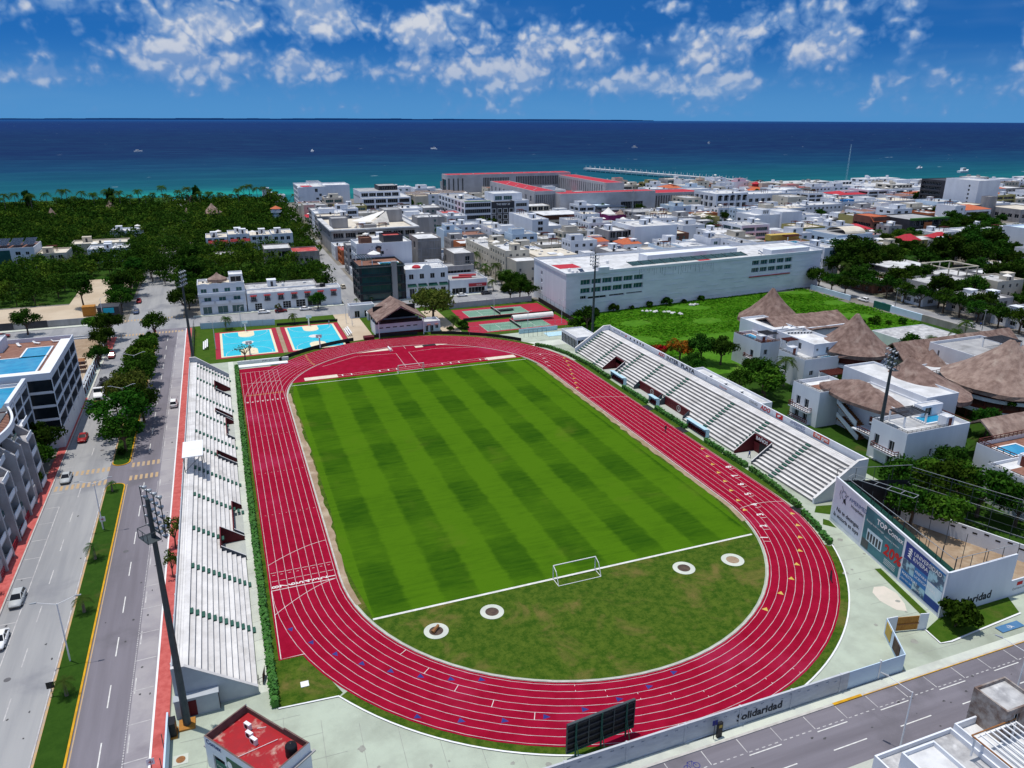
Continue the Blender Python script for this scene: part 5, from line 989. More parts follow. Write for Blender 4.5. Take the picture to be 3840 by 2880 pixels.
# board 3
bp('advert_board',19.5,28.2,.6,7.4,'board_blue'); bp('advert_panel',19.55,25.0,4.6,7.35,'board_navy',.04); bt2('UNIVERSIDAD',.95,'white_ink',21.5,6.1); bt2('RIVIERA',.95,'white_ink',21.5,5.2); 
for s0,s1,z0,z1,mm in ((25.0,28.2,4.2,6.9,'board_pic'),(19.55,22.2,2.7,4.6,'board_pic'),(22.3,25.0,.65,2.2,'board_pic'),(25.1,28.2,1.9,4.1,'board_pale'),(25.1,28.2,.6,1.8,'board_navy')): bp('advert_picture',s0,s1,z0,z1,mm,.045)
m=MB()
for i in range(4): m.add([P3(20.2,5.3+i*.42,.06),P3(21.2,5.1+i*.42,.06),P3(20.6+.1*i,5.6+i*.42,.06)],[(0,1,2)])
m.build('advert_emblem',['white_ink'],bbw); bt2('PREPARATORIA',.62,'white_ink',22.4,3.7); bt2('LICENCIATURAS',.62,'white_ink',22.4,2.9); bt2('MAESTRIAS',.7,'white_ink',19.8,1.9); bt2('CENTRO DE IDIOMAS',.45,'white_ink',19.7,1.1)
# cage
cg=thing('ball_cage','green netted ball cage with tall thin posts behind the billboard wall','cage',(58,-70,0))
cor=[(49.6,-55),(63.2,-58.5),(75,-86),(57.5,-83.3)]; top=9.6
def edge(p,q,n,h,z0=0):
    for i in range(n+1): x,y=p[0]+(q[0]-p[0])*i/n,p[1]+(q[1]-p[1])*i/n; MB().tube((x,y,z0),(x,y,h),.05,None,5).build('post',['dark_metal'],cg)
    b=MB()
    for z in ((h,h*.66,h*.33) if h>5 else (h,)): b.bar((*p,z),(*q,z),.07)
    b.build('rail',['steel'],cg)
edge(cor[1],cor[2],9,top); edge((50.2,-57),(45.2,-82.6),7,8.9); edge((45.2,-82.6),(57.5,-83.0),4,9.2); edge(cor[0],cor[1],4,top+.4)
m=MB()
for (a0,b0),(a1,b1) in (((51.6,-59),(53.4,-58.6)),((53.2,-66),(51.4,-66.4))): pass
m.bar((50.8,-56.5,8.9),(55,-66.5,8.9),.09).bar((52.4,-56,8.9),(56.6,-66,8.9),.09)
for i in range(6): q=i/5; m.bar((50.8+4.2*q,-56.5-10*q,8.9),(52.4+4.2*q,-56-10*q,8.9),.08)
m.build('walkway_frame',['steel'],cg)
mat('net_green',(.01,.07,.05),(.015,.09,.065),1,.8)
MB().add([(49.7,-55.3,0),(62.8,-58.6,0),(62.8,-58.6,7.2),(49.7,-55.3,7.8)],[(0,1,2,3),(3,2,1,0)]).build('net',['wall_dark'],cg); MB().add([P3(.3,8.0,-.35),P3(LN-1,6.9,-.35),P3(LN-1,6.3,-3.0),P3(.3,7.4,-3.0)],[(0,1,2,3),(3,2,1,0)]).build('ledge_net',['net_green'],cg)
MB().add([(49.8,-55.1,8.0),(63,-58.4,7.6),(63,-58.4,9.6),(49.8,-55.1,10)],[(0,1,2,3)]).build('clear_screen',['pale_clear' if 'pale_clear' in MT else 'wall_blue'],cg) if False else None
for (p0,p1,n_) in (((49.7,-57.5),(44.6,-82.4),9),((56.4,-59),(50.4,-82.4),6)):
    for i in range(n_+1): q=i/n_; MB().tube((p0[0]+(p1[0]-p0[0])*q+1.0,p0[1]+(p1[1]-p0[1])*q,0),(p0[0]+(p1[0]-p0[0])*q+1.0,p0[1]+(p1[1]-p0[1])*q,9.4),.05,None,5).build('post',['dark_metal'],cg)
for i in range(6):
    z=1.5+i*1.5; MB().bar((63.2,-58.5,z),(75,-86,z),.05).build('wire',['dark_metal'],cg)
struct('cage_floor',MB().poly([(50,-56),(62.5,-59),(72,-82.6),(44.0,-82.8)],.03),'dirt'); yw=thing('yard_wall','pale block wall with small dark openings inside the ball cage yard','wall',(66,-70,0)); slant(yw,'wall',(61.5,-59.5),(72.5,-86),0,3.0,'white_wall',.25)
for i in range(16): q=.04+i*.06; p=(61.5+11*q,-59.5-26.5*q); r_=(p[0]+.28,p[1]-.68); slant(yw,'opening',p,r_,2.0+.4*(i%2),2.3+.4*(i%2),'black',.29)
# planter with kerb by the gate
struct('planter_bed',MB().poly([(39.4,-84.6),(38.9,-87.4),(40.5,-87.6),(55.5,-86.6),(57.5,-83.3),(43.4,-83.3)],.1),'lawn'); struct('planter_kerb',ribbon(MB(),[(39.3,-84.5),(38.8,-87.5),(40.6,-87.75),(55.6,-86.7)],.25,.14),'white_paint')
# ================= near building across the south street (its roof seen from above)
mat('roof_stained',(.50,.50,.50),(.28,.28,.29),.6,.9,.3,3,lo=.3,hi=.7,c3=(.66,.66,.66),s3=.35); mat('rusty_block',(.16,.11,.09),(.34,.31,.29),.8,.9,.4,3)
nb=thing('rooftop_building','white low building with stained roofs and bare pergola frames across the south street','building',(26,-106,0))
shell(nb,11,22,-113,-102.2,0,4.6,'white_wall',{},'roof_stained',.6); shell(nb,22,34,-115,-102.5,0,5.4,'white_wall',{},'roof_white',.9); shell(nb,33.8,45,-112,-101.4,0,5.0,'white_wall',{},'roof_white',.7); shell(nb,12.5,17,-108.5,-104,4.0,6.2,'white_wall',{},'roof_white',.5)
shell(nb,25.2,30.0,-105.6,-101.6,0,8.6,'rusty_block',{'S':[(1.2,2.2,5.6,7.8)]},'roof_stained',.4)
b=MB()
for i in range(9): b.box(20.5+i*.75,-110.5,7.0,20.65+i*.75,-105.8,7.12)
for y in (-110.5,-105.8): b.box(20.3,y-.1,6.85,26.8,y+.1,6.995)
for x in (20.5,26.5):
    for y in (-110.4,-105.9): b.box(x-.08,y-.08,4.6,x+.08,y+.08,6.85)
b.build('bare_pergola',['white_paint'],nb); MB().bar((20.3,-105.6,7.15),(26.9,-105.6,7.15),.12).bar((20.3,-110.7,7.15),(20.3,-105.6,7.15),.12).build('rusty_edge',['wood'],nb)
tag(MB().box(-8.2,-104.6,0,-3.6,-101.4,3.3).build('bus_roof',['awning_red']),'dark red flat roof corner by the bicycle mark on the south street','roof') if False else None
bk=MB()
for c in (-5.7,-4.5):
    for i in range(12): a,e=2*math.pi*i/12,2*math.pi*(i+1)/12; bk.add([(c+.42*math.cos(a),-93+.42*math.sin(a),.04),(c+.42*math.cos(e),-93+.42*math.sin(e),.04),(c+.34*math.cos(e),-93+.34*math.sin(e),.04),(c+.34*math.cos(a),-93+.34*math.sin(a),.04)],[(0,1,2,3)])
for p in ([(-5.7,-93),(-5.3,-92.3),(-4.7,-92.3),(-4.5,-93)],[(-5.3,-92.3),(-5.1,-93),(-4.7,-92.3)]): ribbon(bk,p,.08,.041)
struct('bicycle_mark',bk,'paint_blue',st); wc=MB()
for i in range(10): a,e=2*math.pi*(i/12+.4),2*math.pi*((i+1)/12+.4); wc.add([(51+.4*math.cos(a),-88.4+.3*math.sin(a),.152),(51+.4*math.cos(e),-88.4+.3*math.sin(e),.152),(51+.3*math.cos(e),-88.4+.22*math.sin(e),.152),(51+.3*math.cos(a),-88.4+.22*math.sin(a),.152)],[(0,1,2,3)])
ribbon(wc,[(50.9,-88.0),(51.0,-88.4),(51.4,-88.4),(51.6,-88.7)],.09,.153); struct('wheelchair_mark',wc,'white_line',ss)
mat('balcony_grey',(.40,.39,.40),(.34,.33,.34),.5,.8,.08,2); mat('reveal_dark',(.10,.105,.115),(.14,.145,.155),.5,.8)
# ================= apartment blocks on the west side
a1=thing('apartment_block','white apartment block with a turquoise roof pool and deep gridded balconies beside the avenue','apartment block',(-92,44,0))
x0,x1,y0,y1,H=-101,-84.0,28.6,60,17.2
opE=[]; 
for f in range(5):
    for i in range(4): opE.append((.7+i*7.7,7.6+i*7.7,1.0+f*3.05 if f else .6,3.55+f*3.05 if f else 2.2))
opE=[q for q in opE if q[2]>2]; opS=[(4.6,16.7,4.0+f*3.05,6.4+f*3.05) for f in range(4)]
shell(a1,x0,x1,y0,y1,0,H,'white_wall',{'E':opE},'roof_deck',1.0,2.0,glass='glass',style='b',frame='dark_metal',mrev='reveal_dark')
for a,b,c,d in opS: MB().box(x0+a,y0-.06,c,x0+b+.28,y0-.003,d+.15).build('glazed_band',['glass'],a1)
for a,b,c,d in opE: MB().box(x1-.05,y0+a+.02,c+.01,x1+.1,y0+b-.02,c+.32).build('balcony_front',['white_wall'],a1)
for a,b,c,d in opS: MB().box(x0+a+.02,y0-.12,c-.5,x0+b-.02,y0+.05,c+.08).build('balcony_front',['white_wall'],a1)
for i in range(1,4): MB().box(x1+.0,y0+i*7.7-.15,3,x1+.16,y0+i*7.7+.1,H-1.3).build('fin',['white_wall'],a1)
pool(a1,-96.5,-87.6,33,45,H-.95); pool(a1,-92.5,-87.6,45.35,53,H-.95); MB().box(x0+.3,y0+.25,H-.99,x1-.25,y0+3.2,H-.3).build('terrace_ledge',['white_paint'],a1); MB().box(x1-2.4,y0+3.2,H-.99,x1-.25,y1-2,H-.35).build('terrace_ledge',['white_paint'],a1)
for i,(x,y) in enumerate(((-98.5,55),(-95,56.5),(-91.5,57.4),(-87.5,57.6),(-98.8,49),(-97.6,47))): put(a1,'lounge',x,y,H-.97,.5*i)
shell(a1,-101,-97.5,52,58,H-1,H+1.8,'white_wall',{},'roof_white',.3)
a2=thing('curved_apartment_block','grey-white apartment block with fins, stacked balconies and a curved slatted roof deck','apartment block',(-93,0,0))
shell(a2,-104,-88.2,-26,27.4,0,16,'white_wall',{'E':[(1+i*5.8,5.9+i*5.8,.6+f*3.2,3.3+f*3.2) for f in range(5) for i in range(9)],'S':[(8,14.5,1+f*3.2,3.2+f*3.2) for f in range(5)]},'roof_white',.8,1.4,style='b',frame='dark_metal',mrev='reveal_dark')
pool(a2,-103,-89.3,12.5,26.4,15.22); MB().box(-89.0,12,15.2,-88.25,27.3,16.9).build('pool_wall',['white_wall'],a2)
dk=MB(); n=26
for i in range(n):
    y=-9+i*.83; w=5.2+2.6*math.sin(math.pi*(i+.5)/n); MB().box(-94.5,y,15.7,-94.5+w,y+.6,15.85).build('deck_slat',['roof_deck'],a2)
rim=MB()
for i in range(20):
    q=[]
    for e in (i,i+1): y=-9.8+23*e/20; q.append((-94.3+5.5+2.8*math.sin(math.pi*e/20),y))
    rim.add([(q[0][0],q[0][1],15.0),(q[1][0],q[1][1],15.0),(q[1][0],q[1][1],16.3),(q[0][0],q[0][1],16.3),(q[0][0]-.4,q[0][1],15.0),(q[1][0]-.4,q[1][1],15.0),(q[1][0]-.4,q[1][1],16.3),(q[0][0]-.4,q[0][1],16.3)],[(0,1,2,3),(5,4,7,6),(3,2,6,7)])
rim.build('curved_parapet',['white_wall'],a2); pergola(a2,-94,-88.6,-20,-11,15.2,1.6,'white_paint','x',12)
for k,y in enumerate((-22,-12.5,-3,6.5)):
    ht=(11.6,13.6,14.6,13.0)[k]
    for yy in (y,y+4.6): MB().add([(-88.1,yy,0),(-84.8,yy,0),(-85.3,yy,ht-2.6),(-88.1,yy,ht),(-88.1,yy+.55,0),(-84.8,yy+.55,0),(-85.3,yy+.55,ht-2.6),(-88.1,yy+.55,ht)],[(0,1,2,3),(5,4,7,6),(1,5,6,2),(2,6,7,3)]).build('fin',['balcony_grey'],a2)
    for f in range(4):
        z=.9+f*3.2; x=-84.9-.28*f+.3*(k%2); bf_=MB().box(-88.1,y+.6,z-.22,x,y+4.55,z).build('balcony_floor',['balcony_grey'],a2); MB().box(x-.14,y+.6,z,x,y+4.55,z+.9).build('balcony_front',['white_wall'],bf_,loc=(0,0,0))
        z2=z+1.5; bf_=MB().box(-88.1,y+5.3,z2-.22,-85.8-.3*f,y+9.3,z2).build('balcony_floor',['white_wall'],a2); MB().box(-85.94-.3*f,y+5.3,z2,-85.8-.3*f,y+9.3,z2+.8).build('balcony_front',['glass_teal' if (k+f)%2 else 'white_wall'],bf_,loc=(0,0,0))
for y in (-25,-7.5,2): MB().box(-87.9,y,0,-85.25,y+3.0,2.7).build('planter_box',['balcony_grey'],a2)
rail(a2,[(-85.2,-24),(-85.2,-2)],.15,'tile_red',1.1,'fence',.5)
a3=house('low_annex','low grey house with open white-rimmed terraces below the curved apartment block',-100,-85.6,-44,-28,6.2,'wall_cream',2,2,1.6,2.5,'E','roof_grey',cat='house'); shell(a3,-94,-85.4,-58,-45,0,4.4,'wall_cream',{'E':[(1,4,.8,3),(6,11,.8,3)]},'roof_grey',.8)
# building lot behind the screen fence
sheet('building_lot',-112,61,-86.6,118,.015,'sand_lot'); lw_=thing('lot_wall','low white wall at the street end of the building lot','wall',(-93,119,0)); MB().box(-120,118.2,0,-85.5,118.6,1.4).build('wall',['white_wall'],lw_); MB().box(-120,124.8,0,-86,125.0,.5).build('kerb',['white_paint'],lw_)
struct('lot_bank',MB().quad((-112,100,.02),(-86.6,100,.02),(-86.6,117.5,1.2),(-112,117.5,1.2)),'dirt')
fn=thing('lot_fence','tall blue-grey sheet fence with maroon posts along the building lot','fence',(-84,80,0))
for i in range(14): 
    y=61+i*3.2; MB().box(-84.75,y+.1,.15,-84.65,y+3.1,2.6).build('sheet',['wall_blue' if i<8 else 'stand_grey'],fn); MB().box(-84.62,y,.15,-84.4,y+.25,2.9).build('post',['maroon'],fn)
MB().box(-85.4,60.5,2.5,-84.2,82,2.6).build('canopy',['stand_grey'],fn)
rb=thing('rebar_cluster','thin rusty reinforcing bars rising from the building lot','rebar',(-88,75,0)); random.seed(2)
for i in range(26): x,y=random.uniform(-91,-86.8),random.uniform(64,84); MB().bar((x,y,0),(x+random.uniform(-.2,.2),y,random.uniform(2,4.5)),.05).build('bar',['wood'],rb)
sf=thing('scaffold','small timber scaffold on the building lot','scaffold',(-87.5,86,0))
for x in (-89,-86.8):
    for y in (84,87): MB().bar((x,y,0),(x,y,3.4),.08).build('post',['wood'],sf)
for z in (1.2,2.4,3.4): MB().box(-89.1,83.9,z,-86.7,87.1,z+.06).build('plank',['wood'],sf)
# walls across the cross street
gw=thing('sand_lot_wall','long grey wall with dark hoardings in front of the sandy lot','wall',(-105,142,0)); MB().box(-150,141.8,0,-86,142.1,2.4).build('wall',['wall_grey'],gw)
for x in (-112,-122,-135): MB().box(x,141.7,.3,x+6.5,141.79,2.6).build('hoarding',['wall_dark'],gw)
sheet('sand_lot',-180,143,-88,176,.014,'sand_lot'); sheet('sand_lot',-104,176,-84,225,.016,'sand_lot'); slab('north_west_pavement',-150,139.2,-83,141.6,0,.14,'concrete')
tag(MB().box(-96.4,154,0,-92.4,157.5,3.4).box(-96.5,153.9,3.4,-92.3,157.6,3.5).build('site_container',['orange_wood']),'ochre container standing on the sandy lot under a tree','container')
pb=thing('turquoise_hoarding','dark shed with a bright turquoise board at the corner of the sandy lot','shed',(-86,150,0)); MB().box(-90.5,146,0,-83.6,153,4.6).build('wall',['wall_dark'],pb); MB().box(-88.6,145.9,2.5,-85.2,145.99,4.3).build('board',['paint_cyan'],pb)
slab('dark_sign_post',-100.6,142.6,-100.3,142.9,0,6.5,'wall_dark') if False else None
# ================= thatched resort
rs={}
def cone(par,cx,cy,rx,ry,z0,z1,ax=0,ay=0,m='thatch',n=26,name='thatch_cone',skirt=.8):
    b=MB(); rings=[(1.0,0,-skirt),(1.0,0,0),(.985,.0,.06),(.70,.22,0),(.44,.48,0),(.21,.74,0),(.05,.985,0),(.02,1.0,.05)]; k=len(rings)
    for q,t,dz in rings:
        for i in range(n):
            a=2*math.pi*i/n; j=random.uniform(.975,1.03) if .1<q else 1
            b.v.append((cx+ax*t+rx*q*math.cos(a)*j,cy+ay*t+ry*q*math.sin(a)*j,z0+(z1-z0)*(t**.95)+dz+(random.uniform(-.3,.05) if (q==1.0 and dz<0) else random.uniform(-.06,.06))))
    for s in range(k-1):
        for i in range(n): b.f.append((s*n+i,s*n+(i+1)%n,(s+1)*n+(i+1)%n,(s+1)*n+i)); b.mi.append(0)
    b.f.append(tuple(range(n-1,-1,-1))); b.mi.append(0)
    return b.build(name,[m],par)
def hut_tower(par,x,y,z,door='S'):
    shell(par,x-1.1,x+1.1,y-1.0,y+1.0,z,z+2.3,'white_wall',{},'roof_white',.12); MB().box(x-.45,y-1.06,z,x+.45,y-1.0,z+2.0).build('door',['wood_red'],par) if door=='S' else MB().box(x-1.16,y-.45,z,x-1.1,y+.45,z+2.0).build('door',['wood_red'],par)
random.seed(21)
WS=[(1.6,3.0,3.6,5.8),(4.4,5.8,3.6,5.8),(1.6,3.0,.4,2.6),(4.4,5.8,.4,2.6)]
rc=thing('resort_wing','white three-storey resort wing with outdoor stairs and a sagging thatched roof behind the stand','resort building',(87,-28,0))
shell(rc,77.2,88,-20.5,-11.6,0,8.8,'white_wall',{'W':[(a,b,c,d) for a,b,c,d in WS],'S':[(6,7,1,2.6)]},'roof_white',.9,.3); rail(rc,[(77.3,-11.8),(77.3,-20.3),(84,-20.3)],8.8,'dark_metal',.5)
for z in (2.9,): MB().box(75.9,-18.6,z,77.2,-12.2,z+.25).build('balcony_floor',['white_wall'],rc); rail(rc,[(77.1,-18.6),(75.95,-18.6),(75.95,-12.2),(77.1,-12.2)],z+.25,'wood_red',1.0,'balcony_rail',.7); MB().box(76.2,-18.6,-.0,77.2,-12.2,.3).build('porch',['white_wall'],rc); rail(rc,[(76.2,-18.6),(76.2,-12.2)],.3,'wood_red',1.0,'balcony_rail',.7)
shell(rc,83.5,92,-36.4,-20.5,0,9.6,'white_wall',{'W':[(9,10.4,3.4,5.6),(2,3,6.6,8.4)]},'roof_white',.4,.25); shell(rc,92,101.5,-36,-11.8,0,11.0,'white_wall',{'S':[(2,4,5.5,7.6)]},'roof_white',.5,.25)
shell(rc,76.7,94,-45.4,-36.4,0,8.6,'white_wall',{'W':[(1.2,2.5,3.5,5.7),(5.0,6.4,3.5,5.7),(5.0,6.4,.4,2.5)],'S':[(7,7.8,2.6,4.2),(11.2,12.2,2.9,4.5)]},'roof_white',.9,.3); rail(rc,[(76.8,-36.6),(76.8,-45.2),(88,-45.2)],8.6,'dark_metal',.5)
MB().box(75.5,-44.2,2.9,76.7,-38.0,3.15).build('balcony_floor',['white_wall'],rc); rail(rc,[(76.6,-44.2),(75.55,-44.2),(75.55,-38),(76.6,-38)],3.15,'wood_red',1.0,'balcony_rail',.7)
# stairs: two flights with solid white balustrades
for (ya,yb,za,zb) in ((-22.0,-28.5,6.2,3.1),(-22.5,-29.5,3.1,.1)):
    n=12
    for i in range(n):
        a,b=i/n,(i+1)/n; MB().box(81.2,ya+(yb-ya)*b,max(0,za+(zb-za)*b-.35),83.4,ya+(yb-ya)*a,za+(zb-za)*b).build('stair_tread',['wood'],rc)
    m=MB(); m.add([(81.0,ya,za+.1),(81.0,yb,zb-.3),(81.0,yb,zb+1.0),(81.0,ya,za+1.1),(81.2,ya,za+.1),(81.2,yb,zb-.3),(81.2,yb,zb+1.0),(81.2,ya,za+1.1)],[(0,1,2,3),(5,4,7,6),(3,2,6,7)]); m.build('balustrade',['white_wall'],rc)
MB().box(79.2,-36.3,3.0,83.5,-29,3.25).build('landing',['white_wall'],rc); MB().box(79.2,-36.3,6.1,83.5,-33.5,6.35).build('landing',['white_wall'],rc); rail(rc,[(79.25,-36.3),(79.25,-30.5)],3.25,'wood_red',1.0,'balcony_rail',.7); rail(rc,[(79.25,-36.3),(79.25,-33.5)],6.35,'wood_red',1.0,'balcony_rail',.7)
gable(rc,79,89.5,-36.5,-15.0,8.9,12.4,'thatch',hip=.42,th=.7); cone(rc,103.5,-25,8.6,11.5,8.6,15.0,-1.5,3.5,'thatch')
pergola(rc,80.5,86.5,-41,-37.2,7.75,2.5,'wall_dark','x'); hut_tower(rc,89.6,-43.2,7.75); pool(rc,86.5,92.5,-41.4,-38.2,7.72); shell(rc,88,94,-38.5,-36.4,7.7,10.4,'white_wall',{'S':[(1,3,8,9.9)]},'roof_white',.2); rail(rc,[(94,-45),(94,-36.4)],7.8,'wood_red',1.1,'balcony_rail',.9)
MB().box(80,-17,7.9,83,-14,7.95).build('deck',['roof_deck'],rc)
rb_=thing('round_thatch_house','white terraced resort house with a tall conical thatched roof, air conditioners and pergolas','resort building',(102,8,0))
shell(rb_,92.5,104,1.8,12,0,8.2,'white_wall',{'W':[(2,3.2,3,4.4),(5,6,5.5,6.8)],'S':[(2,3.3,3.6,4.9),(7,8.3,.8,2.2),(1.6,2.8,.8,2)]},'roof_white',.9,.25); shell(rb_,98,107,5,20,0,11,'white_wall',{'W':[(9,10.2,8.2,10),(4,5.4,8.2,10)],'S':[(.9,1.6,9,9.7),(4.2,5.2,8.1,9.8)]},'roof_white',.6,.25)
for i in range(8): put(rb_,'ac',100+i*.9,17.5-.25*i,10.4,0)
for x in (101,104.5): MB().box(x,18.3,11.5,x+2.4,19.6,11.6).build('duct_cover',['white_metal'],rb_)
b=MB(); 
for zz,ro in ((5.4,9.2),(8.2,8.6)):
    b.lathe(112.5,6,[(ro,zz-.6),(ro,zz+.25),(ro-.3,zz+.25)],30)
b.build('gallery_ring',['white_wall'],rb_); MB().lathe(112.5,6,[(7.8,0),(7.8,9)],30).build('wall',['wood_red'],rb_); cone(rb_,112.5,6,9.8,9.8,8.7,18.0)
pergola(rb_,94.6,98.6,11.2,13.8,8.2,2.4,'wood_red','x'); hut_tower(rb_,94.4,9.2,7.4); rail(rb_,[(92.6,11.8),(92.6,2),(103.8,2)],8.2,'dark_metal',.5); pool(rb_,99.5,103,2.6,4.4,7.3)
pergola(rb_,95.5,101.5,-4.5,-.8,3.0,2.6,'wood_red','y'); MB().box(94,-6,0,103,-.5,3.0).build('wall',['white_wall'],rb_)
ra=thing('ridge_thatch_house','white resort house with a roof-terrace pool and a long ridged thatched roof','resort building',(103,27,0))
shell(ra,91,97.5,17.6,30,0,8.6,'white_wall',{'W':[(8,9.4,.6,2.8),(8,9.4,3.4,5.6)],'S':[(1.2,2.4,5,6.5)]},'roof_deck',.8,.3); shell(ra,97.5,106,21,36,0,11,'white_wall',{},'roof_white',.5); pool(ra,92.2,95.4,23,28,7.85); hut_tower(ra,93,20.2,7.8); pergola(ra,94,99,19.4,23.2,7.8,2.4,'wall_dark','x'); rail(ra,[(91.1,29.8),(91.1,17.7),(97.3,17.7)],8.6,'wood_red',.6)
MB().box(90.2,21,2.8,91,24,3.05).build('balcony_floor',['white_wall'],ra); rail(ra,[(90.9,21),(90.25,21),(90.25,24),(90.9,24)],3.05,'wood_red',1.0,'balcony_rail',.6)
def ridge_x(par,x0,x1,yf,yr,yb,ze,zr,m='thatch',th=.4):
    b=MB(); n=16; k=5; V=[]
    for i in range(n+1):
        x=x0+(x1-x0)*i/n
        for (y,z) in ((yf,ze),((yf+yr)/2,(ze+zr)/2+.15),(yr,zr),((yb+yr)/2,(ze+zr)/2+.15),(yb,ze)): V.append((x+random.uniform(-.1,.1),y+random.uniform(-.1,.1),z+random.uniform(-.1,.08)))
    T=len(V); b.v+=V+[(x,y,z-th) for x,y,z in V]
    for i in range(n):
        for j in range(k-1): a=i*k+j; b.f+= [(a,a+k,a+k+1,a+1),(T+a,T+a+1,T+a+k+1,T+a+k)]; b.mi+=[0,0]
        for j in (0,k-1): a=i*k+j; b.f.append((a,T+a,T+a+k,a+k) if j==0 else (a,a+k,T+a+k,T+a)); b.mi.append(0)
    for i in (0,n):
        for j in range(k-1): a=i*k+j; b.f.append((a,a+1,T+a+1,T+a) if i==0 else (a,T+a,T+a+1,a+1)); b.mi.append(0)
    return b.build('thatch_ridge',[m],par)
ridge_x(ra,101,128,22,29,36,9.4,12.4); MB().box(106,22.5,0,128,34,9.8).build('wall',['white_wall'],ra); cone(ra,115.5,44,10,10,7.4,17.0); MB().lathe(115.5,44,[(8,0),(8,8)],20).build('wall',['white_wall'],ra)
for a,c in (((99.5,21.5),(102,22)),((102.6,22.2),(104.8,21.6))): MB().bar((*a,8.5),(*c,11.5),.14).build('timber_strut',['wall_dark'],ra)
rd=thing('big_cone_house','round resort house with curved planted galleries under the largest conical thatched roof','resort building',(128,-27,0))
MB().lathe(128,-27,[(10.6,0),(10.6,8.6)],32).build('wall',['wall_brown'],rd)
for z in (3.0,6.0): MB().lathe(128,-27,[(12.8,z-.5),(12.8,z+.35),(12.4,z+.35),(12.4,z-.3)],36).build('gallery_ring',['white_wall'],rd); rgb=MB(); MB().lathe(128,-27,[(12.5,z+.35),(12.5,z+1.2)],36,cap=False).build('gallery_rail',['wood_red'],rd)
for i in range(10): a=math.pi*.55+i*.3; MB().tube((128+12*math.cos(a),-27+12*math.sin(a),0),(128+12*math.cos(a),-27+12*math.sin(a),8.4),.2,None,7).build('column',['wood_red'],rd)
cone(rd,128,-27,13.6,13.6,8.0,18.0,0,0,'thatch_pale',32); shell(rd,112,118,-24,-12,0,5.6,'white_wall',{'W':[(2,4.4,.5,3)],'S':[(1,4.5,.4,3.2)]},'roof_white',.8,.4); pergola(rd,112.5,117,-18,-13,5,2.4,'wood_red','y'); shell(rd,138,158,-12,3,0,8.2,'white_wall',{'W':[(3,3.6,4,6.6)]},'roof_grey',.8,.25); pergola(rd,150,157,-10,-4,7.4,2.6,'wall_dark','y'); shell(rd,120,134,-12,-5,0,5.2,'white_wall',{},'roof_white',.5); rail(rd,[(120,-12),(134,-12)],5.2,'wood_red',.9)
ridge_x(rd,136,150,-24,-19,-14,9.5,12.5,'thatch_pale')
sc_=thing('small_thatch_hut','low open hut with a small conical thatched roof between the resort houses','hut',(131,-5,0)); 
cone(sc_,131.5,-3.5,6.4,6.4,3.2,8.4)
for i in range(8): a=2*math.pi*i/8; MB().tube((131.5+5*math.cos(a),-3.5+5*math.sin(a),0),(131.5+5*math.cos(a),-3.5+5*math.sin(a),3.2),.15,None,6).build('post',['wood_red'],sc_)
lg=thing('long_thatch_hall','very long low hall under a straight dark thatched roof','hall',(150,4,0)); ridge_x(lg,127,174,-.5,6,12,2.9,8.2); MB().box(129,1,0,172,11,3.2).build('wall',['wall_cream'],lg)
sl_=thing('white_slab_roof','low building with a broad stained white flat roof behind the long thatched hall','building',(158,25,0)); shell(sl_,147,169,17.5,32,0,3.2,'white_wall',{},'roof_stained',.15)
rf=thing('pool_terrace_house','white resort house with a blue roof pool, red doors and long railings','resort building',(92,-62,0))
shell(rf,81.5,104,-84,-59.4,0,7.6,'white_wall',{'W':[(4,5,2.6,4.2),(10,11,2.6,4.2),(16,17,2.8,4.4),(7,8,.6,2)],'S':[(4,5,3,4.5)]},'roof_white',.6,.25); rail(rf,[(81.6,-59.5),(81.6,-83.8)],7.6,'dark_metal',.5); shell(rf,89,106,-59.4,-51.2,0,7.2,'white_wall',{},'roof_deck',.8,.25); pool(rf,91,97,-57.4,-53.6,6.42); rail(rf,[(89.1,-59.4),(89.1,-51.4),(105,-51.4)],7.2,'wood_red',.9); shell(rf,98,106,-66,-56,6.9,10.4,'white_wall',{'W':[(3,5,7.4,9.6)]},'roof_white',.4,.25); hut_tower(rf,88.6,-61.8,7.0,'W'); hut_tower(rf,92.6,-61.0,7.0,'W'); pergola(rf,94,98,-66,-61,7,2.5,'wood_red','y'); MB().box(84,-72,7.02,92,-62,7.06).build('deck',['roof_deck'],rf); ridge_x(rf,96,112,-50,-46,-42,6.5,9.2,'thatch_pale')
sw=thing('service_block','low white service block with roof ducts right behind the east grandstand','service block',(66,0,0)); shell(sw,63.2,69.5,-14,14,0,5.2,'white_wall',{},'roof_white',.5); 
for i in range(6): put(sw,'ac',65+(i%2)*2,-9+i*3.2,4.7)
sheet('resort_courtyard',63,-90,186,45,.008,'median_grass')
# weedy field
sheet('field_ground',66,20,179,100,.02,'field_grass' if 'field_grass' in MT else 'lawn')
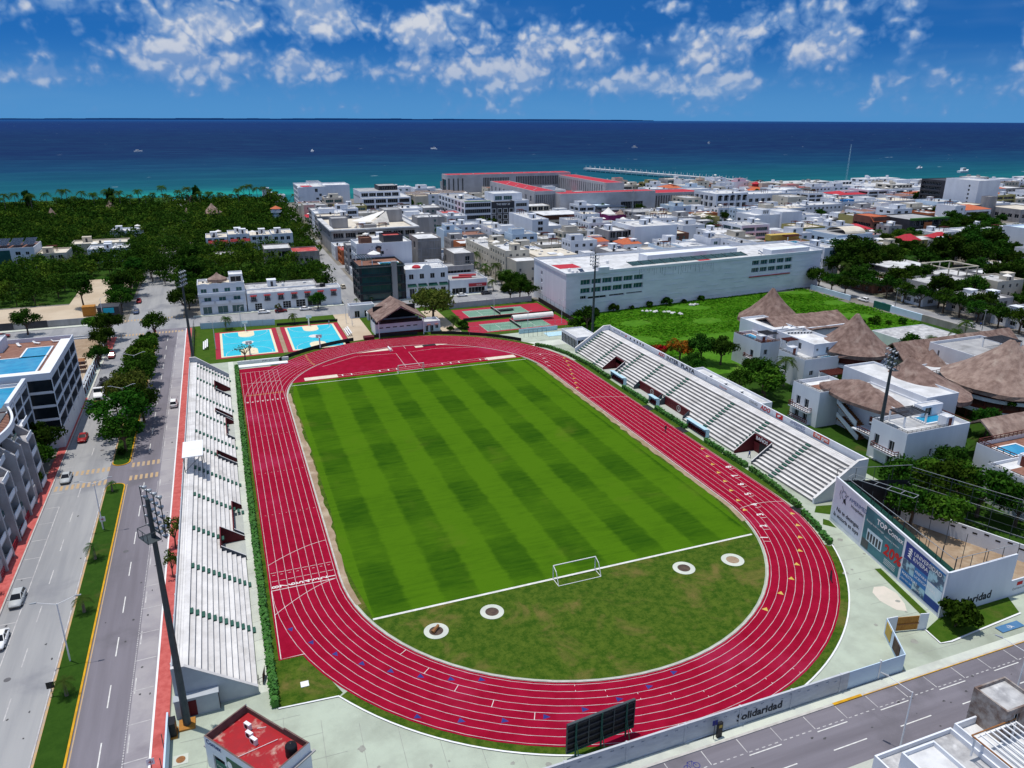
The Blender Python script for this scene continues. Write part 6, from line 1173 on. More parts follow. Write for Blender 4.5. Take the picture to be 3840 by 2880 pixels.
# ================= the long white hotel
mat('plaster_panels',(.82,.80,.86),(.74,.72,.78),.5,.8,.5,.55,streak=(.25,.25,1.2),c3=(.66,.65,.70),s3=.12)
lh=thing('long_white_hotel','very long white hotel wall with two recessed banks of teal windows behind the green field','hotel',(124,110,0))
yF=99.0
def quadwall(nm,p,q,z0,z1,holes,m,depth=.35): 
    l=math.hypot(q[0]-p[0],q[1]-p[1]); u=((q[0]-p[0])/l,(q[1]-p[1])/l); MB().wall(p,u,l,z0,z1,holes,depth).build(nm,[m],lh); return p,u,l
def panes(p,u,holes,depth,glass='glass_teal'):
    n=(u[1],-u[0]); L=lh.location
    for a,b,c,d in holes: ob('window',winmesh(b-a,d-c,'3',glass,'white_metal'),lh,(p[0]+u[0]*(a+b)/2-n[0]*depth-L.x,p[1]+u[1]*(a+b)/2-n[1]*depth-L.y,c-L.z),math.atan2(u[1],u[0]))
A0,B0=(66.4,94.5),(190,104); Hh=15.6
hl=[]
for z in (11.0,7.9): hl+=[(6+i*4.6,10.2+i*4.6,z-.2,z+1.7) for i in range(6)]
for z in (12.0,9.0): hl+=[(86+i*4.4,90+i*4.4,z-.2,z+1.7) for i in range(5)]
hl+=[(6,8.6,5.6,6.8),(9.2,17.2,5.4,6.3),(18.4,25,5.6,6.3),(26,33,5.8,6.3)]
p,u,l=quadwall('front_wall',A0,B0,0,Hh,hl,'plaster_panels',.7); panes(p,u,hl[:22],.6); panes(p,u,hl[22:],.6,'glass')
h2=[(8,9.6,z,z+1.5) for z in (4.2,7.4,10.4)]; p,u,l=quadwall('west_wall',(68.2,128.5),A0,0,Hh,h2,'white_wall'); panes(p,u,h2,.3)
quadwall('east_wall',B0,(192,130),0,Hh,[],'white_wall'); quadwall('north_wall',(192,130),(68.2,128.5),0,Hh,[],'white_wall')
MB().poly([(66.5,94.6),(189.9,104.1),(191.9,129.9),(68.3,128.4)],Hh-1.0).build('roof',['roof_white'],lh)
for a,b in ((A0,B0),((68.2,128.5),A0),(B0,(192,130))): slant(lh,'parapet_cap',a,b,Hh-1.0,Hh+.02,'white_wall',.4)
slant(lh,'upper_block',(106,109),(150,112),Hh-1,Hh+2.2,'white_wall',6); slant(lh,'upper_block',(163,106),(184,107.6),Hh-1,Hh+1.4,'white_wall',5)
gl=MB().add([(95,97.4,Hh+.4),(150,101.6,Hh+.4),(149.6,106,Hh+1.2),(94.6,101.8,Hh+1.2)],[(0,1,2,3),(3,2,1,0)]); gl.build('glass_canopy',['glass_teal'],lh)
for i in range(12): q=i/11; MB().bar((95+55*q,97.4+4.2*q,Hh+.45),(94.6+55*q,101.8+4.2*q,Hh+1.25),.2).build('canopy_beam',['dark_metal'],lh)
for x0_,y0_,x1_,y1_ in ((70,108,79,116),(129,103,135,107),(166,103.5,176,106.5)): MB().quad((x0_,y0_,Hh-.97),(x1_,y0_,Hh-.97),(x1_,y1_,Hh-.97),(x0_,y1_,Hh-.97)).build('roof_patch',['tile_red'],lh)
for i,(x,y) in enumerate(((70.5,98),(72.6,98.6),(74.5,99),(71,102),(82,104),(88,101),(92,112),(160,106),(163,110),(140,116),(178,112),(152,118))): put(lh,['tankw','ac','sol','tankw','ac','vent'][i%6],x,y,Hh-.98,.1*i)
MB().box(79.5,95.2,Hh-1,84,97.5,Hh+1.2).build('plant_room',['white_wall'],lh)
slant(lh,'red_ledge',(151.2,100.95),(173,102.6),7.0,7.3,'tile_red',.9)
rp_=random.Random(8); ul=math.hypot(B0[0]-A0[0],B0[1]-A0[1]); uu=((B0[0]-A0[0])/ul,(B0[1]-A0[1])/ul)
for r_ in range(7):
    s0=1.0+rp_.uniform(0,5)
    while s0<ul-6:
        w=rp_.uniform(3,9); z=1.6+r_*2.0+rp_.uniform(-.25,.25)
        if not any(a-w<s0<b+.5 and c-.5<z<d+.4 for a,b,c,d in hl): q0=(A0[0]+uu[0]*s0+uu[1]*.04,A0[1]+uu[1]*s0-uu[0]*.04); slant(lh,'plaster_rib',q0,(q0[0]+uu[0]*w,q0[1]+uu[1]*w),z,z+.10,'white_wall',.16)
        s0+=w+rp_.uniform(1.5,8)
mat('stain',(.20,.21,.22),(.35,.37,.39),2,.9)
for i in range(30): s0=31+i*1.2+rp_.uniform(-.4,.4); q0=(A0[0]+uu[0]*s0+uu[1]*.012,A0[1]+uu[1]*s0-uu[0]*.012); w=rp_.uniform(.08,.2); slant(lh,'damp_streak',q0,(q0[0]+uu[0]*w,q0[1]+uu[1]*w),Hh-rp_.uniform(1.2,4.5),Hh-.05,'stain',.012)
# ================= hand-placed buildings of the town
DOOR={}
# street row behind the cross street
c3=thing('corner_hotel','white three-storey corner building with wavy parapets and a small thatched hut on its roof','building',(-49,147,0))
shell(c3,-57,-41,141.8,153,0,11,'white_wall',{'S':[(1+i*4,3+i*4,8.0,9.4) for i in range(4)]+[(1.8+i*5,4.2+i*5,4.6,6.2) for i in range(3)]+[(1,4,.2,2.8),(6,9.5,.2,2.8),(11,15,.2,2.8)]},'roof_tan',.9,.3,glass='glass_teal')
for i in range(3): MB().box(-56.3+i*5,140.7,3.8,-52+i*5,141.75,4.9).build('balcony',['white_wall'],c3)
MB().box(-57.1,141.0,6.9,-40.9,141.75,7.9).build('balcony',['white_wall'],c3)
pm=MB(); n=32
for i in range(n):
    a,b=-57+16*i/n,-57+16*(i+1)/n; za,zb=[11+.35*abs(math.sin((q+57)/16*math.pi*4)) for q in (a,b)]; pm.add([(a,141.79,10.9),(b,141.79,10.9),(b,141.79,zb),(a,141.79,za),(a,142.0,10.9),(b,142.0,10.9),(b,142.0,zb),(a,142.0,za)],[(0,1,2,3),(5,4,7,6),(3,2,6,7)])
pm.build('wavy_parapet',['white_wall'],c3); random.seed(8); cone(c3,-50,147,3.4,3,12,14.2,0,0,'thatch_pale',14); shell(c3,-46,-41.2,146,152.5,10,13.4,'white_wall',{'S':[(.5,4.2,10.6,12.6)]},'roof_white',.4)
for i in range(4): put(c3,'tankw' if i%2 else 'ac',-55+i*1.4,150,10.1)
cr=thing('awning_row','long two-storey white row with red awnings, balconies and arched garage doors','building',(-24,146,0))
wn=[(1.4+i*4.85,3.2+i*4.85,3.7,5.6) for i in range(7)]; dr=[(2.5,5.0,.2,2.7),(12.5,15.4,.2,2.8),(17.3,20.7,.2,3.0),(21.5,26.5,.2,2.9)]
shell(cr,-40.6,-6.4,141.8,150,0,6.6,'white_wall',{'S':wn+dr},'roof_stained',.5,.25,style='g')
for a,b,c,d in wn: MB().add([(-40.6+a-.3,141.75,5.95),(-40.6+b+.3,141.75,5.95),(-40.6+b+.3,140.9,5.6),(-40.6+a-.3,140.9,5.6)],[(3,2,1,0),(0,1,2,3)]).build('awning',['awning_red'],cr); MB().box(-40.6+a-.2,141.2,3.5,-40.6+b+.2,141.75,3.6).build('balcony_floor',['wall_grey'],cr); rail(cr,[(-40.6+a-.2,141.25),(-40.6+b+.2,141.25)],3.6,'black',.8,'balcony_rail',.4)
for x,y in ((-13,147),(-12,147.3)): put(cr,'tank',x,y,6.1)
shell(cr,-40.6,-14,150,162,0,6.4,'wall_grey',{},'roof_stained',.5); clutter(cr,-39,-15,151,161,5.9,6,4)
MB().box(-15,147,6.1,-12,150,7.0).build('roof_wall',['wall_grey'],cr)
# dark glass corner building with roof garden
dg=thing('dark_glass_building','dark glass building with stacked terraces and a palm-fringed roof pool','building',(10,138,0))
fl=[(1,16.4,.5+i*3.4,3.2+i*3.4) for i in range(4)]
shell(dg,1.0,18.6,142,158,0,14.2,'wall_dark',{'S':fl,'W':[(1+k*5,5.2+k*5,.6+i*3.4,3.1+i*3.4) for i in range(4) for k in range(3)]},'roof_deck',.7,.5,glass='glass_teal',frame='dark_metal',style='b')
for i in range(1,5): MB().box(-.2,140.6,i*3.4-.35,18.7,142,i*3.4-.05).build('terrace_slab',['wall_dark' if i<4 else 'dark_metal'],dg); rail(dg,[(-.1,142),(-.1,140.65),(18.6,140.65)],i*3.4-.05,'glass_teal',.9,'terrace_rail',2)
MB().box(13.4,140.2,0,15.4,141.9,15.4).build('pier',['wall_grey'],dg); pool(dg,10,17.5,144,149,13.5); pergola(dg,2.4,6.4,142.6,156,13.5,2.6,'glass_teal','y',4,'white_metal'); put(dg,'umb',9,152,13.5,0,1.6)
mu=thing('mural_block','tall white block with a painted face mural on its blank wall','building',(15,164,0))
shell(mu,3.4,26,158.4,172,0,20,'white_wall',{'S':[(9.2,11,15.2,16.6)],'W':[(1+k*4,4+k*4,1+i*3.6,3.4+i*3.6) for i in range(5) for k in range(3)]},'roof_white',.9,.4); shell(mu,5.5,10,160,166,19,22,'wall_brown',{},'roof_deck',.6); shell(mu,15,23,161,170,19,22.4,'wall_dark',{},'roof_red',.8)
mat('mural_skin',(.34,.20,.13)); mat('mural_hair',(.03,.02,.03))
MB().add([(12.2+.9*math.cos(q),158.37,16.8+1.2*math.sin(q)) for q in [2*math.pi*i/16 for i in range(16)]],[tuple(range(16))]).build('mural_face',['mural_skin'],mu); MB().add([(12.2+1.3*math.cos(q),158.38,17.9+.9*math.sin(q)) for q in [2*math.pi*i/16 for i in range(16)]],[tuple(range(16))]).build('mural_hair',['mural_hair'],mu)
random.seed(6)
for i in range(11): a=random.uniform(0,6.28); r_=random.uniform(1.8,3.4); x,z=12.2+r_*math.cos(a)*1.2,16.9+r_*math.sin(a)*.7; MB().add([(x-.3,158.37,z),(x,158.37,z-.14),(x+.3,158.37,z+.05),(x,158.37,z+.2)],[(0,1,2,3)]).build('mural_leaf',['mural_hair' if i%2 else 'awning_green'],mu)
ar=thing('arched_white_house','white colonial house with a curved gable, arched windows and green awnings','house',(30,146,0))
shell(ar,19.2,36.5,142.4,156,0,11.4,'white_wall',{'S':[(1.4+i*4.3,3.2+i*4.3,7.4,9.4) for i in range(4)]+[(1.4+i*4.3,3.4+i*4.3,.3,3.6) for i in range(4)]},'roof_white',.6,.3,glass='glass')
for i in range(4): MB().add([(19.8+i*4.3,142.35,5.6),(23.2+i*4.3,142.35,5.6),(23.4+i*4.3,140.9,4.6),(19.6+i*4.3,140.9,4.6)],[(3,2,1,0),(0,1,2,3)]).build('awning',['awning_green'],ar)
MB().add([(27.8+1.9*math.cos(q),142.39,11.4+1.5*math.sin(q)) for q in [math.pi*i/10 for i in range(11)]]+[(27.8+1.9*math.cos(q),142.6,11.4+1.5*math.sin(q)) for q in [math.pi*i/10 for i in range(11)]],[tuple(range(10,-1,-1))]+[(i,i+1,i+12,i+11) for i in range(10)]).build('curved_gable',['white_wall'],ar); pergola(ar,30,35.5,147,153,10.8,2.0,'white_paint','y'); MB().lathe(25,148,[(1.8,10.9),(1.7,11.4),(.9,11.9)],14).build('roof_dome',['tile_red'],ar)
shp=thing('red_shop_row','low shopfront row with red signs and red roof ducts','shop row',(45,147,0)); shell(shp,37,53,141.8,156,0,6,'white_wall',{'S':[(1,7,.2,2.6),(8,15,.2,2.6)]},'roof_grey',.7,.6); MB().box(45,141.5,2.9,52.6,141.79,4.2).build('sign_board',['awning_red'],shp); text('SUSHI',.9,'white_ink',(48.2,141.49,3.2),(1,0,0),(0,0,1),shp,'sign_lettering',off=.01); MB().tube((39,145,6.4),(47,144,6.4),.45,None,8).tube((43,149,6.4),(50,147.5,6.4),.45,None,8).build('roof_duct',['awning_red'],shp); shell(shp,38,52,156,164,0,9,'wall_grey',{'S':[(1,12.6,4.5,7)]},'roof_grey',.5,1.2)
def raw(name,label,x0,x1,y0,y1,h,holes,seed,roof='roof_pale'):
    t=thing(name,label,'building',((x0+x1)/2,(y0+y1)/2,0)); shell(t,x0,x1,y0,y1,0,h,'wall_raw',holes,roof,.5,.5); rg=random.Random(seed)
    for i in range(int((x1-x0)/3)): MB().box(x0+1.5+i*3-.12,y0-.05,0,x0+1.5+i*3+.12,y0-.003,h-.2).build('column_mark',['wall_grey'],t)
    for k in range(1,int(h/3.4)+1): MB().box(x0-.06,y0-.07,k*3.4-.3,x1+.06,y0-.052,k*3.4).build('floor_mark',['wall_grey'],t)
    return t
raw('bare_concrete_tower','bare grey concrete tower with a white slatted roof shelter',33,43.5,176,192,18,{'W':[(2,5,13,16),(8,11,13,16)]},1,'roof_white'); raw('bare_concrete_block','unfinished grey block with stained panels beside the palm street',44.5,53.4,160,176,13.5,{'W':[(2,4,8,11)],'S':[(5,7,9,12)]},2); raw('ruined_concrete_house','unfinished grey house with open floors and a pale flat roof among trees',-29,-17,218,232,10.5,{'S':[(1,4.5,6,9),(6,11,6,9),(1,4,1,4)],'W':[(2,6,6,9)]},3); raw('red_topped_concrete_house','unfinished grey house whose pale roof is edged with red',-17,-5,212,226,9.4,{'S':[(1+i*2.2,2.4+i*2.2,4.6,7) for i in range(4)]},5,'roof_red'); raw('roadside_concrete_shell','low unfinished concrete shell in front of the curved white block',-51,-40,236,246,6.0,{'S':[(1,4,1,4),(6,10,1,4)]},6)
bA=house('cream_block','cream four-storey block with white-framed windows at the corner of the palm street',66,77,155,176,14.2,'wall_cream',4,1.2,1.6,2.2,'SW','roof_white',items=5,seed=3); shell(bA,66.5,77.5,143.6,155,0,11.6,'wall_cream',{'S':[(1.4,2.3,3,4.4),(1.4,2.3,7,8.4),(7,8,3,4.4),(7,8,7.4,8.6)],'W':[(3,4.2,5,6.4),(3,4.2,1.6,3),(7,8.2,5,6.4)]},'roof_white',.7); bB=house('cream_terrace_house','long cream house with small upper terraces along the palm street',67,77,178,214,11,'wall_cream',3,1.1,1.4,3,'SW','roof_pale',items=7,seed=9)
MB().box(78.8,150,0,98,168,11.4).build('wall',['wall_cream'],bA); MB().box(78.9,150.1,11.4,97.9,167.9,11.7).build('roof',['roof_tan'],bA)
for i in range(5): put(bA,'vent',82+i*3.4,155+(i%2)*6,11.7)
# big flat-roofed block
bf=thing('wide_flat_block','wide grey block with a thick white roof slab, sail canopy and dark top-floor terraces','building',(29,278,0))
shell(bf,6.4,52,251,300,0,12.4,'wall_grey',{'S':[(1+i*6.3,6.2+i*6.3,8.6,11.2) for i in range(7)]+[(3,7,3,6),(11,15,3.4,6)],'W':[(2+i*7,7+i*7,8.4,11.2) for i in range(6)]},'roof_tan',.2,1.6,style='b'); b=MB()
for q in ((5.6,250.2,52.8,252.6),(5.6,252.6,8.2,300.5),(50.2,252.6,52.8,300.5)): b.box(q[0],q[1],12.4,q[2],q[3],13.1)
b.build('roof_slab',['roof_white'],bf); shell(bf,8.5,17,262,272,12,17.5,'wall_grey',{},'roof_grey',.4); shell(bf,40,50,278,292,12,19,'wall_grey',{},'roof_grey',.4); shell(bf,24,31,256,260,12,14.2,'wall_grey',{},'roof_grey',.2)
MB().add([(22,282,13.2),(34,268,14.2),(42,280,19),(30,272,13.4)],[(0,3,1),(0,2,3)]).add([(28,262,13.2),(40,266,13.6),(41,278,18.4)],[(0,1,2),(2,1,0)]).build('sail_canopy',['canvas'],bf); clutter(bf,17,40,254,270,12.2,8,12)
# far-left hotel
hh=thing('seafront_hotel','large white hotel with a red roof patch near the sea','hotel',(30,465,0)); shell(hh,11,30.5,440,480,0,19,'white_wall',{'S':[(11.5,13.5,15,17.5),(14.5,16.2,12,13.8),(12,14,9.5,11),(14.5,16.2,7.5,9)],'W':[(2+k*6,6.5+k*6,1+i*3.6,3.6+i*3.6) for i in range(5) for k in range(6)]},'roof_white',.9,.8); shell(hh,30.5,50.5,455,480,0,18.6,'white_wall',{'S':[(2,5.5,8,10.5),(2,6,3,5)]},'roof_white',.8,.5); MB().quad((14,450,18.15),(22,450,18.15),(22,462,18.15),(14,462,18.15)).build('roof_patch',['tile_red'],hh); pergola(hh,20,29,448,470,18.1,2.8,'white_metal','x',6); MB().box(10.4,439.5,12,14,446,18.5).build('corner_balcony',['white_wall'],hh)
tb_=thing('terraced_hotel','long terraced hotel with dark balcony bands and rooftop glass pavilions','hotel',(66,420,0)); shell(tb_,50.6,86,404,440,0,13,'white_wall',{'S':[(1+i*8.6,8.6+i*8.6,1.2+f*4,4+f*4) for f in range(3) for i in range(4)]},'roof_white',.4,1.8,style='b'); shell(tb_,50.6,80,412,440,12.5,17,'white_wall',{'S':[(1+i*5.6,6+i*5.6,13.2,15.8) for i in range(5)]},'roof_grey',.3,1.5,style='b'); shell(tb_,66,80,420,436,16.8,20,'wall_dark',{'S':[(1,6,17.2,19.2),(7,12.5,17.2,19.2)]},'roof_grey',.2,.5)
# hotel with lettered dark front
rh=thing('lettered_hotel','white hotel with banded glass corner, planted roof and a dark front lettered THE REEF 28','hotel',(120,345,0)); shell(rh,100,118,319,380,0,17,'white_wall',{'S':[(.3,17.6,2.2+f*3.8,4.8+f*3.8) for f in range(4)],'W':[(1.5+k*7.5,6.6+k*7.5,2+f*3.8,4.7+f*3.8) for f in range(4) for k in range(8)]},'roof_grey',.8,.7,style='b'); shell(rh,118,134,319.6,345,0,16.6,'wall_dark',{'S':[(.7+i*4,3.1+i*4,1.6+f*3.9,4.2+f*3.9) for f in range(3) for i in range(4)]},'roof_grey',.5,.5); shell(rh,134,144,319,345,0,17,'white_wall',{'S':[(1,8.6,13,15.2),(1,8.6,8,10.4),(1,4,4,6.6)]},'roof_white',.6,.6)
for f in range(3):
    for i in range(4): b=MB(); a,c=118.7+i*4,1.6+f*3.9; [b.box(*q) for q in ((a-.25,319.45,c-.25,a,319.62,c+2.85),(a+2.4,319.45,c-.25,a+2.65,319.62,c+2.85),(a,319.45,c-.25,a+2.4,319.62,c),(a,319.45,c+2.6,a+2.4,319.62,c+2.85))]; b.build('window_surround',['white_paint'],rh)
text('THE REEF 28',1.7,'white_ink',(121.6,319.55,14.3),(1,0,0),(0,0,1),rh,'sign_lettering',off=.02,bold=.02); shell(rh,122,142,326,344,16,21,'white_wall',{'S':[(1,6,16.8,19.4),(7,13,16.8,19.4)]},'roof_white',.5,.8,glass='glass_teal'); MB().box(104,324,17.6,116,332,17.75).build('solar_canopy',['solar'],rh); clutter(rh,102,117,335,375,16.3,8,5); MB().box(100.2,319.3,16.3,117.8,321,17.3).build('roof_planting',['hedge_leaf'],rh)
# the big red-roofed complex
rr=thing('red_roofed_complex','huge pale concrete resort complex of long wings with bright red roofs around open courts','resort complex',(200,420,0))
mat('pale_concrete',(.50,.49,.50),(.43,.42,.43),.2,.85,.05,2,c3=(.38,.37,.37),s3=.05)
def wing(x0,x1,y0,y1,h,op,m='pale_concrete',d=.8): shell(rr,x0,x1,y0,y1,0,h,m,op,'tile_red',.12,d,style='b',frame='white_metal',th=.5)
fin=lambda n,w,s,z0,z1:[(1.0+i*s,1.0+i*s+w,z0,z1) for i in range(n)]
wing(136,250,480,496,22,{'S':fin(4,1.2,4,6,19)+[(32+i*1.5,33.1+i*1.5,7,19) for i in range(16)]+[(62+i*1.6,63.2+i*1.6,12,19.5) for i in range(30)],'W':fin(1,12,1,4,18)}); wing(160,176,348,440,19.5,{'W':[(3+i*9,5.4+i*9,12,16) for i in range(10)],'S':[(1+i*1.5,2+i*1.5,3,17) for i in range(10)]}); wing(176,252,340,352,18,{'S':[(48,66,0,11)]}); wing(238,254,390,480,20,{'W':[(2+i*4,3.6+i*4,3,18) for i in range(21)]}); wing(246,300,352,374,15,{'S':[(3+i*2.2,4.2+i*2.2,3,13) for i in range(22)]}); wing(196,238,440,452,9,{'S':fin(18,1.3,2.2,2,7.5)},'wall_grey')
MB().add([(205,352,0),(262,352,0),(262,352,3),(234,352,13.2),(205,352,3)],[(0,1,2,3,4)]).build('sloped_wall',['wall_cream'],rr) if False else None
for i in range(8): put(rr,'vent',165+(i%2)*5,360+i*9,19.1); put(rr,'vent',150+i*12,486+(i%3)*3,21.6)
dk_=thing('pergola_pavilions','row of pavilions under flat blue-grey roof sheets','pavilion',(190,350,0))
for i,(x,y,w) in enumerate(((178,362,22),(184,350,20),(190,340,20),(198,330,18))): MB().box(x,y-9,0,x+w,y-1,8).build('wall',['wall_grey'],dk_); MB().box(x-1,y-11,9.4+i*.2,x+w+1,y,9.7+i*.2).build('roof_sheet',['solar' if i%2 else 'wall_blue'],dk_); MB().box(x,y-10.6,8.0,x+w,y-10.2,9.3).build('fascia',['white_paint'],dk_)
# mid town whites
house('stepped_white_house','white stepped house with small blue windows beside a round tree',74,92,269,282,10,items=5,seed=14,floors=3); house('round_corner_house','white house with a rounded terrace wall and roof huts',92.5,104,268,281,10,items=4,seed=15)
wt=house('narrow_white_block','tall narrow white block whose side wall is blank and windows are stacked',117,127,248,285,14,floors=4,ww=3,wh=2,gap=8,faces='S',items=5,seed=16,roof='roof_white'); shell(wt,127,137,252,272,0,9.5,'white_wall',{'S':[(6,7,4,6)]},'roof_white',.6)
pg_=house('penthouse_row','low pale building with glass penthouses under thin white slabs',138,164,322,340,9,items=3,seed=17); shell(pg_,140,162,326,338,8.5,12.2,'wall_cream',{'S':[(1+i*4.2,4.6+i*4.2,9,11.6) for i in range(5)]},'roof_white',.2,.4); pg2=house('flat_canopy_house','pale house with a broad flat canopy above open brown walls',142,166,289,306,7.6,'wall_cream',2,3,1.8,2.5,'SW','roof_grey'); MB().box(141,287.6,10.6,167,307,10.9).build('canopy',['roof_white'],pg2); MB().box(144,291,7.4,164,304,10.6).build('upper_wall',['wall_brown'],pg2)
mw=thing('blank_white_tower','big white block with a blank front, grey windowed side and roof machinery','building',(160,200,0)); shell(mw,149,174,190,214,0,16,'white_wall',{'W':[(2+k*7,6+k*7,2+f*4.4,5+f*4.4) for f in range(3) for k in range(3)]},'roof_pale',.6,.5); shell(mw,137.5,149,196,212,0,13.6,'wall_grey',{'S':[(1+i*3.6,3.9+i*3.6,1.5+f*4.2,4.6+f*4.2) for f in range(3) for i in range(3)],'W':[(2,6,2,5),(9,13,2,5),(2,6,7,10),(9,13,7,10)]},'roof_pale',.6,.5); clutter(mw,150,173,191,213,15.4,7,21); clutter(mw,138,148,197,211,13,3,22)
pu=thing('purple_house','low house with a magenta wall under pale thatched caps','house',(201,312,0)); shell(pu,194,209,302,318,0,7,'wall_purple',{},'roof_pale',.5); random.seed(9); cone(pu,199,312,5,5,7,11,0,0,'canvas',12); cone(pu,206,308,3.6,3.6,7,9.6,0,0,'thatch_pale',12); house('grey_green_block','wide grey block with a dark glazed corner and cluttered roof',207,234,292,312,9.6,'wall_grey',3,4,2,3,'SW','roof_grey',items=8,seed=23,style='b'); 
ah=thing('arcaded_hotel','white hotel with round-arched balconies and an outside stair','hotel',(305,345,0))
AO=[(1.6+i*5.4,5.6+i*5.4,1.4+f*4.6,4.6+f*4.6) for f in range(3) for i in range(5)]; shell(ah,292,320,322,350,0,16,'white_wall',{'S':AO,'W':[(2+k*6,6+k*6,1.4+f*4.6,4.6+f*4.6) for f in range(3) for k in range(4)]},'roof_white',.8,1.6,style='b'); 
for a,b,c,d in AO[10:]: MB().add([(292+a+2+2.1*math.cos(q),321.9,d+1.0*math.sin(q)) for q in [math.pi*i/8 for i in range(9)]],[tuple(range(8,-1,-1)),tuple(range(9))]).build('arch_head',['glass'],ah)
shell(ah,298,320,368,382,0,15,'white_wall',{'S':[(2+i*5,5+i*5,9,12) for i in range(4)]},'roof_white',.7,1); shell(ah,320,372,330,352,0,14,'white_wall',{'S':[(2+i*5.6,5.4+i*5.6,8,10.6) for i in range(9)]},'roof_white',.9,.8); clutter(ah,293,319,323,349,15.2,6,31); clutter(ah,321,371,331,351,13.1,10,32)
w5=thing('notched_white_block','large blank white block with a notch in its roofline and two palms in front','building',(262,228,0)); shell(w5,248,266,222,240,0,14,'white_wall',{'W':[(2,5,9,11),(8,12,9,11)]},'roof_white',.6,.4); shell(w5,266,281,220,238,0,15.4,'white_wall',{},'roof_white',.6); shell(w5,256,262,226,236,13.4,16.5,'white_wall',{'S':[(1,2,14,16),(2.4,3.4,14,16),(3.8,4.8,14,16)]},'roof_white',.3)
oc=thing('orange_octagon_roof','low round hall with a broad orange tiled roof and a red lantern','hall',(408,425,0)); MB().lathe(408,425,[(14,0),(14,6)],16).build('wall',['white_wall'],oc); MB().lathe(408,425,[(16,5.8),(8,8.6),(3.4,10)],16).build('roof',['tile_orange'],oc); MB().lathe(408,425,[(3.2,9.6),(3.2,12.4)],10).build('lantern',['tile_red'],oc); MB().lathe(408,425,[(4.4,12.2),(.3,14)],10).build('lantern_roof',['tile_red'],oc)
house('long_white_hall','long plain white hall with a green court beside it',380,404,362,384,13,faces='W',ww=2,roof='roof_white',items=2,seed=41)
bt_=house('blue_roof_house','white curved-front house with a bright blue roof patch',372,396,286,304,11,floors=3,items=6,seed=42); MB().box(380,288,10.6,388,294,12).build('roof_patch',['plastic_blue'],bt_); house('white_villa','white villa with rows of small windows next to the blue-roofed house',336,371,281,298,10.4,floors=3,items=6,seed=43)
vb=house('barrel_roof_house','pale blue house with a cream barrel-vaulted roof',256,280,164,188,10,'wall_blue',2,5,2,3,'SW','roof_grey',seed=44); b=MB()
for i in range(8): a,c=math.pi*i/8,math.pi*(i+1)/8; b.quad((266,176-7*math.cos(a),9.6+2.6*math.sin(a)),(280,176-7*math.cos(a),9.6+2.6*math.sin(a)),(280,176-7*math.cos(c),9.6+2.6*math.sin(c)),(266,176-7*math.cos(c),9.6+2.6*math.sin(c)))
b.build('barrel_vault',['roof_tan'],vb)
pw_=house('pale_blue_house','pale blue two-storey house with a light metal roof',242,262,149,162,9,'wall_blue',3,2,1.5,2.4,'SW','roof_white',seed=45)
yt=house('yellow_terrace_block','block with a yellow parapet, roof pool and timber roof terraces',187 if False else 199.5,216,134,152,13,'wall_ochre',4,1.6,1.6,2.4,'SW','roof_deck',seed=46); pool(yt,202,210,137,143,12.35); pergola(yt,206,214,144,150,12.3,2.4,'wood_red','x'); MB().box(199.3,148,12.4,216.2,152.2,15).build('yellow_wall',['wall_yellow'],yt)
nb_=house('balcony_slice_block','narrow white block with large windows and open end balconies beside the hotel',200,209,113,131,14.4,'white_wall',4,3,1.9,1.2,'SW','roof_pale',glass='glass_teal',items=4,seed=47)
tw=thing('white_slab_hotel','tall white slab hotel with a black balcony front','hotel',(486,285,0)); shell(tw,478,500,262,290,0,25,'white_wall',{'W':[(20,21.5,8+i*3,9.6+i*3) for i in range(5)]},'roof_white',.8,.3); shell(tw,478,512,290.5,312,0,23,'wall_dark',{'W':[(1,19,1+i*3.6,3.4+i*3.6) for i in range(6)],'S':[(24,32,2+i*3.6,4.4+i*3.6) for i in range(6)]},'wall_dark',.4,1.4,style='b')
gg=thing('grey_office','long grey building with square white-framed windows and a stair tower','building',(470,245,0)); shell(gg,452,470,246,262,0,10,'wall_grey',{'S':[(2+i*4,4.6+i*4,4,6.6) for i in range(4)],'W':[(2+i*4,4.6+i*4,4,6.6) for i in range(3)]},'roof_tan',.6,.3); shell(gg,464,471,240,247,0,16,'wall_grey',{},'roof_grey',.4); shell(gg,470,500,220,246,0,9,'wall_grey',{'S':[(2+i*4.5,4.8+i*4.5,3,5.6) for i in range(6)],'W':[(2+i*5,5+i*5,3,5.6) for i in range(5)]},'roof_tan',.6,.3); MB().box(428,232,6,458,248,6.3).build('shed_roof',['solar'],gg)
ob_=thing('orange_brown_block','orange-topped brown block beside a dark planted building','building',(322,200,0)); shell(ob_,315,327,198,214,0,13,'wall_brown',{'S':[(1,11,1+i*3,3+i*3) for i in range(3)],'W':[(1,14,1+i*3,3+i*3) for i in range(3)]},'tile_orange',.2,1.4,style='b'); MB().add([(314.6,197.6,10.2),(327.4,197.6,10.2),(327.4,201,13.2),(314.6,201,13.2)],[(0,1,2,3)]).build('tile_apron',['tile_orange'],ob_)
dp=thing('planted_dark_block','dark wide building with greenery spilling over its roof edge','building',(340,192,0)); shell(dp,328,356,182,208,0,12.6,'wall_dark',{'S':[(1+i*5,5+i*5,1+f*4,4+f*4) for f in range(3) for i in range(5)]},'roof_grey',.5,1.0,style='b'); MB().box(327.6,181.6,12.2,356.4,184,13.4).build('roof_planting',['hedge_leaf'],dp); MB().box(337,181.8,2,343,182.0,11).build('brick_panel',['wall_orange'],dp)
house('plain_white_block','broad plain white building with a blue parapet cap at the edge of the trees',340,372,118,136,15,faces='',roof='wall_blue',ww=1)
rd_=house('red_cap_villa','ochre villa with two bright red hipped roofs',283,314,144,158,8.6,'wall_ochre',3,1.4,1.8,3,'SW','roof_pale',seed=48)
